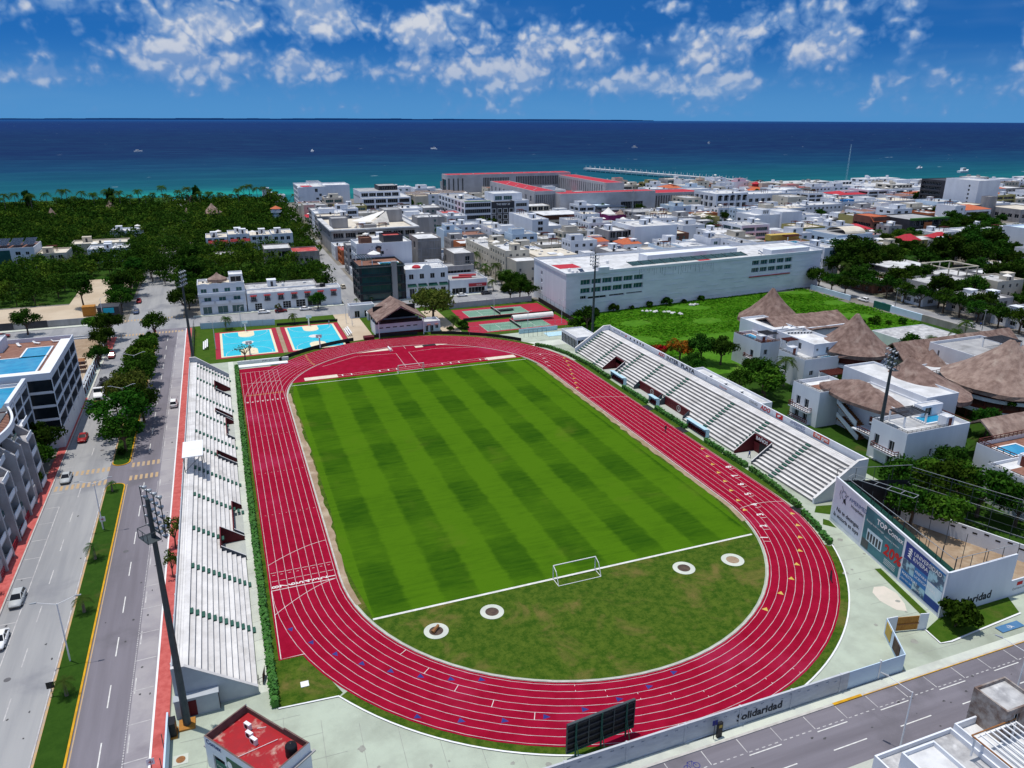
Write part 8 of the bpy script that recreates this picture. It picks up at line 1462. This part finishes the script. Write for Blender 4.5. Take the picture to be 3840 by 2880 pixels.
for x,y,r_,z,l in ((-50,405,6.5,12,'big two-tiered thatched roof in the wood'),(-66,412,4,9,'small thatched roof beside the two-tiered one'),(-118,470,5,10,'thatched roof peeping from the wood near the shore palms'),(-150,440,4.5,9,'thatched roof deep in the wood'),(-64,480,4.5,11,'pale thatched cone near the sandbar shore')): t=thing('thatched_roof',l,'hut',(x,y,0)); cone(t,x,y,r_,r_,z-5,z+1,0,0,'thatch_pale',14); MB().lathe(x,y,[(r_*.7,0),(r_*.7,z-5)],10).build('wall',['wall_cream'],t)
# ================= the rest of the town: generated lot by lot on the street grid
rg=random.Random(2024); TOT=0; SEEN={}; NT_=0
WALLS=[('white_wall','white',26),('wall_cream','cream',7),('wall_grey','grey',5),('wall_blue','pale blue',3),('wall_ochre','ochre',1),('wall_brown','brown',1),('wall_orange','orange',1)]
ROOFS=[('roof_pale','mottled'),('roof_white','white'),('roof_tan','tan'),('roof_grey','grey'),('roof_stained','stained'),('roof_red','red'),('roof_deck','brown decked')]
FN={'ac':'air conditioners','tank':'a black tank','tankw':'a white tank','perg':'a pergola','sol':'a solar heater','umb':'a parasol','box':'a stair house','boxc':'a stair house','vent':'skylights','dish':'an aerial'}
STW=['','one-storey','two-storey','three-storey','four-storey','five-storey']
XS=[(5.5,53.5),(65.5,187),(199,420),(420,900)]; YS=[(142.5,214),(223,299),(308,389),(398,560)]
FARH=MB()
def fill(x0,x1,y0,y1,sx,sy):
    global TOT,NT_
    y=y0
    while y<y1-6:
        d=rg.uniform(*sy); x=x0+rg.uniform(0,2)
        while x<x1-6:
            w=rg.uniform(*sx); bx0,bx1,by0,by1=x,min(x+w,x1),y,min(y+d,y1); x+=w+rg.uniform(.3,2.0)
            cx,cy=(bx0+bx1)/2,(by0+by1)/2
            if bx1-bx0<6 or by1-by0<6 or cy>coast(cx)-22: continue
            if abs(math.atan2(cx+47.3,cy+146)-.369)>.63: continue
            if x>199 and cy<150+(cx-200)*.35 : continue
            if any(bx0<b+.4 and bx1>a-.4 and by0<dd+.4 and by1>c-.4 for a,b,c,dd in OCC):
                # shrink away from a neighbour, or plant the gap
                if free(cx,cy,3.2) and rg.random()<.8 and NT_<150: 
                    NT_+=1; k=rg.choice(['big','dark','palm','palm2','tall']); plant(k,cx,cy,rg.uniform(.7,1.1),ADJ[k]+' among the houses by the '+near_name(cx,cy),'palms between the town houses' if 'palm' in k else 'trees between the town houses',cat='palm' if 'palm' in k else 'tree')
                continue
            if rg.random()<.10 and NT_<150:
                NT_+=1; k=rg.choice(['big','dark','palm','tall','dark']); plant(k,cx,cy,rg.uniform(.8,1.2),ADJ[k]+' among the houses by the '+near_name(cx,cy),'palms between the town houses' if 'palm' in k else 'trees between the town houses',cat='palm' if 'palm' in k else 'tree'); continue
            if TOT>=292:
                if any(bx0<b+.4 and bx1>a-.4 and by0<dd+.4 and by1>c-.4 for a,b,c,dd in OCC): continue
                OCC.append((bx0,bx1,by0,by1)); h=rg.choice((4,6.6,6.6,9.6)); mi=rg.choice((0,0,0,1,2)); FARH.box(bx0,by0,0,bx1,by1,h,mi); FARH.box(bx0+.4,by0+.4,h-.01,bx1-.4,by1-.4,h+.02,3)
                for k in range(rg.randint(1,3)): a=rg.uniform(bx0+1,bx1-4); b=rg.uniform(by0+1,by1-4); FARH.box(a,b,h,a+rg.uniform(1.5,4),b+rg.uniform(1.5,4),h+rg.uniform(.8,2.8),mi)
                for f_ in range(int(h//3.1)):
                    n_=max(2,int((bx1-bx0)/4))
                    for k in range(n_): a=bx0+(bx1-bx0)*(k+.25)/n_; FARH.box(a,by0-.04,.9+3.1*f_,a+(bx1-bx0)*.5/n_,by0-.005,2.6+3.1*f_,4)
                    for k in range(2): b=by0+(by1-by0)*(k+.25)/2; FARH.box(bx0-.04,b,.9+3.1*f_,bx0-.005,b+(by1-by0)*.25,2.6+3.1*f_,4)
                continue
            TOT+=1; wl,wn,_=rg.choices(WALLS,[q[2] for q in WALLS])[0]; rf,rn=rg.choices(ROOFS,[5,7,3,3,4,1,1])[0]; fl=rg.choices([1,2,3,4],[1,5,6,2])[0] if cx<420 else rg.choices([1,2,3],[2,5,3])[0]; h=fl*3.1+.9; far=cy>330 or cx>330
            near=min(LM,key=lambda q:(q[1]-cx)**2+(q[2]-cy)**2); dx,dy=cx-near[1],cy-near[2]; dr=('north' if dy>0 else 'south') if abs(dy)>1.8*abs(dx) else (('east' if dx>0 else 'west') if abs(dx)>1.8*abs(dy) else ('north' if dy>0 else 'south')+('-east' if dx>0 else '-west'))
            t=thing('town_house','x','house',(cx,cy,0),0,None); op={}; st_=rg.choice('gggbbn'); ww=rg.choice([1.3,1.6,2.2]); dep=.25
            for f in 'SW':
                Wf=face(bx0,bx1,by0,by1,f)[2]
                if f=='W' and rg.random()<.35: continue
                if st_=='g': op[f]=grid(Wf,h-.8,fl,ww*(1.3 if far else 1),1.5,rg.choice([1.6,2.4,3.2])*(1.5 if far else 1))
                elif st_=='b': op[f]=[(1,Wf-1,.7+3.05*i,2.7+3.05*i) for i in range(fl)] if Wf<9 else [q for i in range(fl) for q in ((1,Wf/2-.4,.7+3.05*i,2.7+3.05*i),(Wf/2+.4,Wf-1,.7+3.05*i,2.7+3.05*i))]; dep=1.0
                else: op[f]=[(Wf*.6,Wf*.6+1.4,1+3.05*i,2.6+3.05*i) for i in range(fl)]
            shell(t,bx0,bx1,by0,by1,0,h,wl,op,rf,.6,dep,glass=rg.choice(['glass','glass','glass_teal']),style='m')
            z=h-.6; feats=[]; used=[]
            if rg.random()<.5 and bx1-bx0>10 and by1-by0>10:
                a=bx0+rg.uniform(.5,(bx1-bx0)*.35); b=by0+rg.uniform(2,(by1-by0)*.4); shell(t,a,a+(bx1-bx0)*.5,b,b+(by1-by0)*.45,z,z+2.9,wl,{'S':[(.6,2.4,z+.4,z+2.3)] if rg.random()<.7 else []},rf,.3); OCC.pop(); feats.append('an upper room'); used.append((a+(bx1-bx0)*.25,b+(by1-by0)*.22,max(bx1-bx0,by1-by0)*.36))
            for i in range(rg.randint(3,6) if not far else rg.randint(2,4)):
                k=rg.choice(['ac','ac','tank','tankw','perg','sol','vent','umb','box','tankw']); rr={'box':2.4,'perg':2.6}.get(k,.9)
                if bx1-bx0<2*rr+1.4 or by1-by0<2*rr+1.4: continue
                for _ in range(6):
                    px,py=rg.uniform(bx0+rr+.5,bx1-rr-.5),rg.uniform(by0+rr+.5,by1-rr-.5)
                    if all(math.hypot(px-a,py-b)>rr+c for a,b,c in used): used.append((px,py,rr)); put(t,k,px,py,z+.002,rg.choice([0,1.5708]) if k!='box' else 0); feats.append(FN[k]); break
            if rg.random()<.07: MB().add([(bx0-.3,by0-.3,h),(bx1+.3,by0-.3,h),(bx1+.3,by1+.3,h),(bx0-.3,by1+.3,h),((bx0*.7+bx1*.3),cy,h+2.2),((bx0*.3+bx1*.7),cy,h+2.2)],[(0,1,5,4),(1,2,5),(2,3,4,5),(3,0,4)]).build('tiled_roof',['tile_orange' if rg.random()<.7 else 'tile_red'],t); feats=['a hipped tile roof']
            if rg.random()<.06 and len(used)<3: random.seed(TOT); cone(t,cx,cy,3.6,3.6,z+1.4,z+4.4,0,0,'thatch_pale',12); feats.insert(0,'a thatched roof hut')
            fs=[]; [fs.append(q) for q in feats if q not in fs]
            lab=f"{wn} {STW[fl]} house, {rn} roof"+(f" with {fs[0]}" if fs else '')+f", {dr} of the {near[0]}"
            if len(lab.split())>16: lab=f"{wn} {STW[fl]} house, {rn} roof, {dr} of the {near[0]}"
            if lab in SEEN:
                for q in fs[1:]:
                    l2=f"{wn} {STW[fl]} house with {q}, {dr} of the {near[0]}"
                    if l2 not in SEEN: lab=l2; break
                else: 
                    t['group']='houses '+dr+' of the '+near[0]; SEEN[lab]['group']=t['group']
            t['label']=lab; SEEN.setdefault(lab,t); t['category']='house'
        y+=d+rg.uniform(.3,1.5)
for i,(xa,xb) in enumerate(XS):
    for j,(ya,yb) in enumerate(YS): fill(xa,xb,ya,yb,(9,15) if (i<2 and j<2) else ((12,20) if i<3 else (20,32)),(10,16) if (i<2 and j<2) else ((13,19) if i<3 else (18,26)))
tag(FARH.build('distant_houses',['white_wall','wall_cream','wall_grey','roof_pale','glass']),'far-off roofs and walls of the seaside quarter, reading as one mass','houses',kind='stuff')
# seaside row on the right: terraces, palapas
random.seed(31)
for i in range(16):
    x=560+i*19; y=coast(x)-34-(i%3)*14; t=thing('beach_terrace','pale beach terrace row with dark openings close to the water','beach building','' if False else (x,y,0),0,'terraces along the beach'); shell(t,x-9,x+9,y-6,y+6,0,7+(i%3)*1.5,'wall_cream' if i%2 else 'white_wall',{'S':[(1+k*4.2,4.4+k*4.2,1+f*3.2,3.2+f*3.2) for f in range(2) for k in range(4)]},'roof_white',.5,1.0,style='b')
for i in range(22):
    x=790+(i%11)*24+random.uniform(-5,5); y=coast(x)-24-(i//11)*40-random.uniform(0,14); t=thing('beach_palapa','conical thatched palapa in the cluster by the beach beyond the slab hotel','palapa',(x,y,0),0,'palapas by the beach'); cone(t,x,y,7,7,6,13,0,0,'thatch_pale',14); MB().lathe(x,y,[(4.6,0),(4.6,6.2)],10).build('wall',['wall_cream'],t)
for i in range(40):
    x=random.uniform(470,900); y=coast(x)-random.uniform(24,130)
    if not free(x,y,3): continue
    kk=random.choice(['tallpalm','dark','tallpalm']); plant(kk,x,y,random.uniform(.8,1.1),(ADJ[kk]+' by the beach near the '+near_name(x,y)),'beach trees',cat='palm' if 'palm' in kk else 'tree')
# striped terraces roofs by the red complex
for i,(x,y) in enumerate(((94,432),(104,440),(112,430),(122,438),(130,428),(97,420),(118,418))):
    t=thing('slatted_terrace','terrace block covered with brown and white slatted canopies','building',(x,y,0),0,'slatted terraces'); MB().box(x-5,y-5,0,x+5,y+5,12).build('wall',['wall_cream'],t)
    for k in range(9): MB().box(x-5.4,y-5+k*1.15,13+.15*(k%3),x+5.4,y-4.5+k*1.15,13.15+.15*(k%3)).build('slat',['roof_white' if k%2 else 'wood'],t)
    for k in range(4): MB().tube((x-4.6+(k%2)*9.2,y-4.6+(k//2)*9.2,12),(x-4.6+(k%2)*9.2,y-4.6+(k//2)*9.2,13),.15,None,6).build('post',['wood'],t)
# ================= pier, mast, boats
pr=thing('pier','long white pier with rows of mooring posts reaching into the sea','pier',(470,700,0)); pa,pb_=Vector((505,560,0)),Vector((430,812,0)); d=(pb_-pa).normalized(); s=Vector((-d.y,d.x,0)); L=(pb_-pa).length
MB().add([tuple(pa+s*4+Vector((0,0,.6))),tuple(pb_+s*4+Vector((0,0,.6))),tuple(pb_-s*4+Vector((0,0,.6))),tuple(pa-s*4+Vector((0,0,.6))),tuple(pa+s*4+Vector((0,0,2.6))),tuple(pb_+s*4+Vector((0,0,2.6))),tuple(pb_-s*4+Vector((0,0,2.6))),tuple(pa-s*4+Vector((0,0,2.6)))],[(7,6,5,4),(0,1,5,4),(1,2,6,5),(2,3,7,6),(3,0,4,7)]).build('deck',['roof_white'],pr)
for i in range(28):
    for q in (-3.6,3.6): p=pa+d*(L*(i+.5)/28)+s*q; MB().tube((p.x,p.y,-1.5),(p.x,p.y,5.6),.28,None,6).build('mooring_post',['white_paint'],pr)
an=thing('radio_mast','thin lattice radio mast above the far roofs','mast',(585,520,0)); 
for q in range(3): a=q*2.09; MB().bar((585+1.2*math.cos(a),500+1.2*math.sin(a),0),(585+.3*math.cos(a),500+.3*math.sin(a),42),.13).build('leg',['pale_blue'],an)
for k in range(13): MB().bar((584.4,500,3*k),(585.6,500,3*k+3),.12).build('brace',['pale_blue'],an)
for x,y in ((192,268),(240,230)):
    an=thing('phone_mast','grey lattice phone mast rising '+('beside the east street roofs' if x<200 else 'near the notched white block'),'mast',(x,y,0))
    for q in range(3): a=q*2.09; MB().bar((x+.8*math.cos(a),y+.8*math.sin(a),0),(x+.3*math.cos(a),y+.3*math.sin(a),26),.14).build('leg',['steel'],an)
    for k in range(12): MB().bar((x-.6,y,2.1*k),(x+.6,y,2.1*k+2.1),.09).build('brace',['steel'],an)
def boat(x,y,Lb,label,rz=.3,cabin=True):
    t=thing('boat',label,'boat',(x,y,-1.4),rz); k=Lb/2; m=MB(); S=[(-k,.30*k,0,.5),(-k*.3,.36*k,-.1,.5),(k*.5,.28*k,0,.62),(k,.02*k,.3,.8)]; 
    for (a,w,z0,z1),(b,w2,y0_,y1_) in zip(S,S[1:]): m.add([(a,-w*.7,z0-.3),(b,-w2*.7,y0_-.3),(b,-w2,y1_*k*.5),(a,-w,z1*k*.5),(a,w*.7,z0-.3),(b,w2*.7,y0_-.3),(b,w2,y1_*k*.5),(a,w,z1*k*.5)],[(0,1,2,3),(7,6,5,4),(3,2,6,7)])
    m.add([(-k,-.21*k,-.3),(-k,.21*k,-.3),(-k,.3*k,.25*k),(-k,-.3*k,.25*k)],[(3,2,1,0)]); m.build('hull',['white_paint'],t,loc=(0,0,0))
    if cabin: MB().box(-k*.5,-.2*k,.25*k,k*.2,.2*k,.62*k).build('cabin',['white_paint'],t,loc=(0,0,0)); MB().box(-k*.48,-.205*k,.38*k,k*.205,.205*k,.52*k).build('cabin_window',['glass'],t,loc=(0,0,0))
boat(-238,690,11,'small white boat at anchor off the wood'); boat(905,620,20,'white double-deck tour boat beyond the palapas',.1); boat(915,700,12,'dark-hulled small boat behind the tour boat',.2)
for i,(x,y) in enumerate(((-180,1600),(150,1500),(260,1480),(420,1550),(700,1700),(900,1400),(170,900))): boat(x,y,14,'distant white motor boat under way on the deep water',.3+i,True)['group'] if False else None
for i,(x,y) in enumerate(((-180,1600),(150,1500),(420,1550),(900,1500),(1250,1700))):
    boat(x,y,16,'tiny white motor boat far out on the deep blue water',.3+i)
for o in bpy.data.objects:
    if o.get('label','').startswith('tiny white motor'): o['group']='far motor boats'
# ================= vehicles
for n_,c in (('car_silver',(.42,.44,.45)),('car_white',(.78,.78,.78)),('car_red',(.30,.008,.010)),('car_dark',(.03,.035,.045)),('car_teal',(.06,.16,.18)),('car_blue',(.03,.06,.14)),('car_cream',(.55,.5,.4)),('car_maroon',(.16,.01,.015))): mat(n_,c,None,1,.5,spec=.35)
mat('car_glass',(.008,.010,.014),None,1,.05,spec=.3); mat('lamp_red',(.4,.01,.01),None,1,.3); mat('lamp_clear',(.8,.8,.75),None,1,.2); mat('tyre',(.02,.02,.02),None,1,.9)
def loft(m,S,mm=0):
    """S=[(y,[(x,z)...])]: ring sections along y"""
    o=len(m.v); k=len(S[0][1])
    for y,p in S: m.v+=[(x,y,z) for x,z in p]
    for i in range(len(S)-1):
        for j in range(k): a=o+i*k+j; b=o+i*k+(j+1)%k; m.f.append((a,b,b+k,a+k)); m.mi.append(mm)
    m.f.append(tuple(o+j for j in range(k-1,-1,-1))); m.mi.append(mm); m.f.append(tuple(o+(len(S)-1)*k+j for j in range(k))); m.mi.append(mm)
def car(name,label,x,y,rz,paint,kind='sedan',group=None):
    t=thing(name,label,'car',(x,y,.03),rz,group); L=2.2 if kind!='suv' else 2.25; hb={'sedan':(.96,1.45),'hatch':(.98,1.5),'suv':(1.05,1.72)}[kind]
    def ring(w,z0,z1): return [(-w*.88,z0),(-w,z0+.12),(-w,z1-.18),(-w*.86,z1),(w*.86,z1),(w,z1-.18),(w,z0+.12),(w*.88,z0)]
    hb0=hb[0]; m=MB(); loft(m,[(-L,ring(.74,.42,hb0*.8)),(-L+.12,ring(.85,.30,hb0*.97)),(-1.2,ring(.88,.24,hb0)),(0,ring(.885,.24,hb0-.01)),(.9,ring(.88,.24,hb0-.03)),(1.65,ring(.86,.28,hb0-.13)),(L-.1,ring(.76,.34,hb0-.25)),(L,ring(.66,.42,hb0-.36))]); m.build('body',[paint],t,True,loc=(0,0,0))
    yr0,yr1,yt0,yt1={'sedan':(-1.75,.95,-1.05,.15),'hatch':(-2.0,.98,-1.6,.2),'suv':(-2.1,.95,-1.85,.25)}[kind]; zt=hb[1]; b=[(-.78,yr0),(.78,yr0),(.78,yr1),(-.78,yr1)]; q=[(-.6,yt0),(.6,yt0),(.6,yt1),(-.6,yt1)]; z0=hb0-.06
    g=MB(); V=[(a,c,z0) for a,c in b]+[(a,c,zt-.05) for a,c in q]; g.add(V,[(0,1,5,4),(1,2,6,5),(2,3,7,6),(3,0,4,7)]); g.build('windows',['car_glass'],t,loc=(0,0,0)); r_=MB(); r_.add([(a*1.03,c*1.0,zt-.06) for a,c in q]+[(a*.9,c*.93,zt) for a,c in q],[(0,1,5,4),(1,2,6,5),(2,3,7,6),(3,0,4,7),(4,5,6,7)]); r_.build('roof',[paint],t,loc=(0,0,0))
    for i in range(4): MB().bar(V[i],V[i+4],.09).build('pillar',[paint],t,loc=(0,0,0))
    for sx in (-1,1): MB().bar((sx*.79,-.35,z0),(sx*.61,-.35,zt-.05),.09).build('pillar',[paint],t,loc=(0,0,0))
    for sx in (-1,1):
        for yy in (-1.35,1.35): w=MB().tube((sx*.72,yy,.32),(sx*.91,yy,.32),.32,None,12,0).build('wheel',['tyre'],t,loc=(0,0,0)); MB().tube((sx*.905,yy,.32),(sx*.92,yy,.32),.19,None,10).build('rim',['steel'],w,loc=(0,0,0))
        MB().box(sx*.55-.14,L-.12,hb0-.42,sx*.55+.14,L-.02,hb0-.30).build('headlight',['lamp_clear'],t,loc=(0,0,0)); MB().box(sx*.62-.13,-L-.01,hb0-.38,sx*.62+.13,-L+.06,hb0-.2).build('tail_light',['lamp_red'],t,loc=(0,0,0)); MB().box(sx*.96-.09,.62,hb0-.05,sx*.96+.09,.75,hb0+.08).build('mirror',[paint],t,loc=(0,0,0))
    return t
S_,N_,E_,W_=math.pi,0.0,-math.pi/2,math.pi/2
for a in (('silver hatchback parked by the red kerb next to a white saloon',-81.7,-31.5,S_,'car_silver','hatch'),('white saloon parked at the avenue kerb behind the silver hatchback',-81.9,-41.5,S_,'car_white','sedan'),('silver saloon waiting by the orange crossing stripes',-81.3,10.6,S_,'car_silver','sedan'),('red saloon parked below the gridded apartment block',-81.0,31.6,S_,'car_red','sedan'),('white off-roader driving beside the west grandstand',-62.9,47.5,N_,'car_white','suv'),('dark blue car parked under the trees of the shady avenue',-79,153,S_,'car_blue','hatch'),('red car deeper under the trees of the shady avenue',-79.4,171,S_,'car_red','sedan'),('maroon car parked by the building lot pavement',-81.6,97,S_,'car_maroon','hatch'),('white car parked before the corner hotel',-35.4,136.6,E_,'car_white','hatch'),('dark red car parked before the corner hotel',-29.4,136.7,E_,'car_maroon','sedan'),('white saloon parked before the arched garage doors',-20.6,136.5,E_,'car_white','sedan'),('pale van-like car driving up the middle street',-1.4,170,N_,'car_cream','suv'),('teal car parked on the middle street',2.6,154,N_,'car_teal','sedan'),('white car parked by the red shop row',41,138.0,E_,'car_white','sedan'),('dark car parked at the palm street corner',51.4,138.2,E_,'car_dark','hatch'),('white jeep parked at the field end of the east street',186.8,75,N_,'car_white','suv'),('white hatchback parked by the green wall panel',186.9,62,N_,'car_white','hatch'),('silver car parked under the east street trees',192.5,33,N_,'car_silver','hatch'),('blue car half hidden by the east street hedge',187.2,66.4,N_,'car_blue','sedan'),('red car on the cross street beyond the grey hoarding wall',-117,133,E_,'car_maroon','sedan')): car('parked_car' if 'driving' not in a[0] else 'moving_car',*a)
# lorry with flatbed
tk_=thing('flatbed_lorry','white lorry with a rubble-laden flatbed waiting beside the building lot','lorry',(-80.6,60,.03),S_)
def lp(nm,mb,mm): return mb.build(nm,mm if isinstance(mm,list) else [mm],tk_,loc=(0,0,0))
m=MB(); loft(m,[(0.4,[(-1.2,.6),(-1.2,3.1),(1.2,3.1),(1.2,.6)]),(1.6,[(-1.2,.6),(-1.2,3.2),(1.2,3.2),(1.2,.6)]),(2.0,[(-1.2,.6),(-1.15,2.2),(1.15,2.2),(1.2,.6)]),(3.7,[(-1.05,.6),(-1.0,1.75),(1.0,1.75),(1.05,.6)]),(3.9,[(-.95,.65),(-.9,1.5),(.9,1.5),(.95,.65)])]); lp('cab',m,'car_white'); lp('windscreen',MB().quad((-1.05,1.66,3.05),(-1.0,2.03,2.25),(1.0,2.03,2.25),(1.05,1.66,3.05)),'glass'); lp('grille',MB().box(-.6,3.9,.75,.6,3.93,1.4),'black'); lp('bumper',MB().box(-1.15,3.75,.4,1.15,4.05,.7),'wall_yellow'); lp('flatbed',MB().box(-1.25,-12,1.1,1.25,0,1.35),'wall_dark')
for i in range(14): xx,yy=random.uniform(-.8,.8),-11.3+i*.82; m=MB(); m.lathe(xx,yy,[(.5,1.35),(.55,1.7),(.35,2.1),(.1,2.2)],6); lp('load_lump',m,'wall_dark')
for yy in (-11,-9.8,-1.0,.3,3.0):
    for sx in (-1,1): w=MB(); w.tube((sx*.85,yy,.5),(sx*1.2,yy,.5),.5,None,12,0); w.tube((sx*1.19,yy,.5),(sx*1.22,yy,.5),.25,None,8,1); lp('wheel',w,['tyre','steel'])
# motorbikes by the middle street
for i in range(3):
    x,y=3.4,146+i*1.1; t=thing('motorbike','small motorbike in the row parked beside the dark glass building','motorbike',(x,y,0),0,'motorbikes in a row')
    for yy in (-.6,.6): MB().tube((x-.05+yy,y,.3),(x-.05+yy,y+.1,.3),.3,None,10).build('wheel',['tyre'],t)
    MB().box(x-.5,y-.12,.4,x+.4,y+.18,.75).build('body',['car_red' if i%2 else 'car_dark'],t); MB().bar((x+.45,y-.3,1.0),(x+.45,y+.35,1.0),.06).build('handlebar',['black'],t)
# ================= people
def person(x,y,rz,label,top,leg,skin=(.25,.14,.09),stride=.22,z=.05):
    me=bpy.data.meshes.new('person'); V=[(0,0,.95),(0,0,1.15),(0,0,1.4),(0,0,1.52),(0,.02,1.62),(0,.03,1.74),(.1,0,.9),(.11,stride,.5),(.11,stride*.9,.08),(.11,stride+.14,.05),(-.1,0,.9),(-.11,-stride*.7,.5),(-.11,-stride*1.4,.1),(-.11,-stride*1.2+.1,.05),(.19,0,1.4),(.25,-.08,1.15),(.25,.04,.93),(.25,.08,.84),(-.19,0,1.4),(-.25,.08,1.15),(-.25,.18,.95),(-.25,.22,.87)]
    Ed=[(0,1),(1,2),(2,3),(3,4),(4,5),(0,6),(6,7),(7,8),(8,9),(0,10),(10,11),(11,12),(12,13),(2,14),(14,15),(15,16),(16,17),(2,18),(18,19),(19,20),(20,21)]
    RD=[.15,.145,.17,.07,.10,.085,.10,.075,.05,.045,.10,.075,.05,.045,.075,.05,.04,.04,.075,.05,.04,.04]
    me.from_pydata(V,Ed,[]); o=ob('person',me,None,(x,y,z),rz); md=o.modifiers.new('skin','SKIN'); o.modifiers.new('sub','SUBSURF').levels=1; o.modifiers['sub'].render_levels=1
    for v,r_ in zip(me.skin_vertices[0].data,RD): v.radius=(r_,r_)
    me.skin_vertices[0].data[0].use_root=True
    m=bpy.data.materials.new('person_cloth'); m.use_nodes=True; t=NT(m.node_tree); b=m.node_tree.nodes['Principled BSDF']; Z=t.sep(t.n('ShaderNodeTexCoord').outputs['Object'])[2]; c=t.mix(t.m('GREATER_THAN',Z,.95),(*leg,1),(*top,1)); c=t.mix(t.m('GREATER_THAN',Z,1.5),c,(*skin,1)); c=t.mix(t.m('GREATER_THAN',Z,1.72),c,(.02,.015,.01,1)); t.put(b.inputs['Base Color'],c); b.inputs['Roughness'].default_value=.85; me.materials.append(m)
    return tag(o,label,'person')
person(43,-10.4,2.6,'person in dark clothes walking on the red track lanes by the dugout',(.02,.02,.025),(.025,.03,.03)); person(-79,71.5,.3,'worker in a yellow vest beside the lorry',(.5,.45,.05),(.03,.04,.08)); person(-77.6,73,2,'worker in blue trousers standing behind the vest-wearing one',(.3,.3,.3),(.03,.04,.12)); person(52.3,-28.6,1.6,'person in blue standing in the toilets doorway of the east stand',(.02,.05,.2),(.02,.04,.12)); person(195.5,31,0,'person in blue beside the silver car under the east street trees',(.03,.10,.35),(.03,.03,.05)); person(-15.5,112,1,'person in grey standing by the park path near the bleacher',(.3,.3,.32),(.05,.06,.12))
for k in PR:
    if k not in USED: plant(k,-75,190,.8,'extra shade tree by the shady avenue','trees lining the shady avenue')

# stains, patches and covers on the streets and the apron
rs_=random.Random(17); mat('oil_stain',(.045,.044,.048),(.08,.078,.082),2,.8); mat('patch_dark',(.11,.108,.115),(.14,.137,.145),1,.9); mat('apron_stain',(.30,.31,.27),(.25,.25,.22),1.5,.9)
def blot(par,x,y,r_,m,z,sy=1.0,nm='stain'):
    n=rs_.randint(7,11); struct(nm,MB().poly([(x+r_*rs_.uniform(.55,1.15)*math.cos(2*math.pi*i/n),y+sy*r_*rs_.uniform(.55,1.15)*math.sin(2*math.pi*i/n)) for i in range(n)],z),m,par)
for i in range(46): blot(av,rs_.choice((rs_.uniform(-64,-62),rs_.uniform(-69.5,-62),rs_.uniform(-82.6,-74.5))),rs_.uniform(-75,115),rs_.uniform(.06,.2),'oil_stain',.0385+.0002*i,rs_.uniform(1,2))
for i in range(22): blot(st,rs_.uniform(-18,60),rs_.uniform(-98.6,-92),rs_.uniform(.08,.3),'oil_stain',.0385+.0002*i,.6)
for x,y in ((-76.4,24),(-68,-22),(-79.4,-50),(-67.4,92)): struct('manhole_cover',MB().lathe(x,y,[(.42,.03),(.42,.041)],14),'patch_dark',av)
for i in range(40): blot(ap,rs_.uniform(-56,-6) if i<22 else rs_.uniform(30,52),rs_.uniform(-87,-72) if i<22 else rs_.uniform(-86,-60),rs_.uniform(.15,.7),'apron_stain',.0125+.0003*i+.012)
mat('slab_joint',(.24,.25,.23),(.30,.31,.28),1,.9)
for i in range(13): x=-56+i*4.2; struct('slab_joint',ribbon(MB(),[(x,-88.8),(x+.6,-69+(0 if x<-48 else -(x+48)*.5))],.05,.026),'slab_joint',ap)
for i in range(6): y=-88+i*3.8; struct('slab_joint',ribbon(MB(),[(-58.5,y),(-34+i*-2.2,y-.5)],.05,.0265),'slab_joint',ap)
for i in range(30): y=-62+i*4.3; struct('slab_joint',ribbon(MB(),[(-49.4,y),(-48.25,y+.2)],.05,.027),'slab_joint',ap)
for i in range(9): y=-88+i*3.6; struct('slab_joint',ribbon(MB(),[(34-i*-.9,y),(48,y-.6)],.05,.026),'slab_joint',ap)
# overhead cables along the back streets
def cable(label,p,q,sag,n=8):
    t=MB(); P=[Vector(p).lerp(Vector(q),i/n)-Vector((0,0,sag*4*(i/n)*(1-i/n))) for i in range(n+1)]
    for a,b in zip(P,P[1:]): t.tube(a,b,.035,None,4,0,False)
    tag(t.build('overhead_cable',['black']),label,'cable')
for k,(x,ya,yb,l) in enumerate(((187,24,60,'past the stone wall'),(187,60,96,'past the field end'),(199,24,62,'over the garden pavement'))):
    t=thing('utility_pole','grey utility pole of the east street '+l,'utility pole',(x,ya,0)); MB().tube((x,ya,0),(x,ya,8.6),.14,.09,7).build('pole',['wall_grey'],t); MB().bar((x-.9,ya,8.2),(x+.9,ya,8.2),.12).build('crossarm',['wall_grey'],t)
    for dx in (-.8,.8): cable(('western' if dx<0 else 'eastern')+' sagging cable of the east street '+l,(x+dx,ya,8.25),(x+dx,yb,8.25),.7)
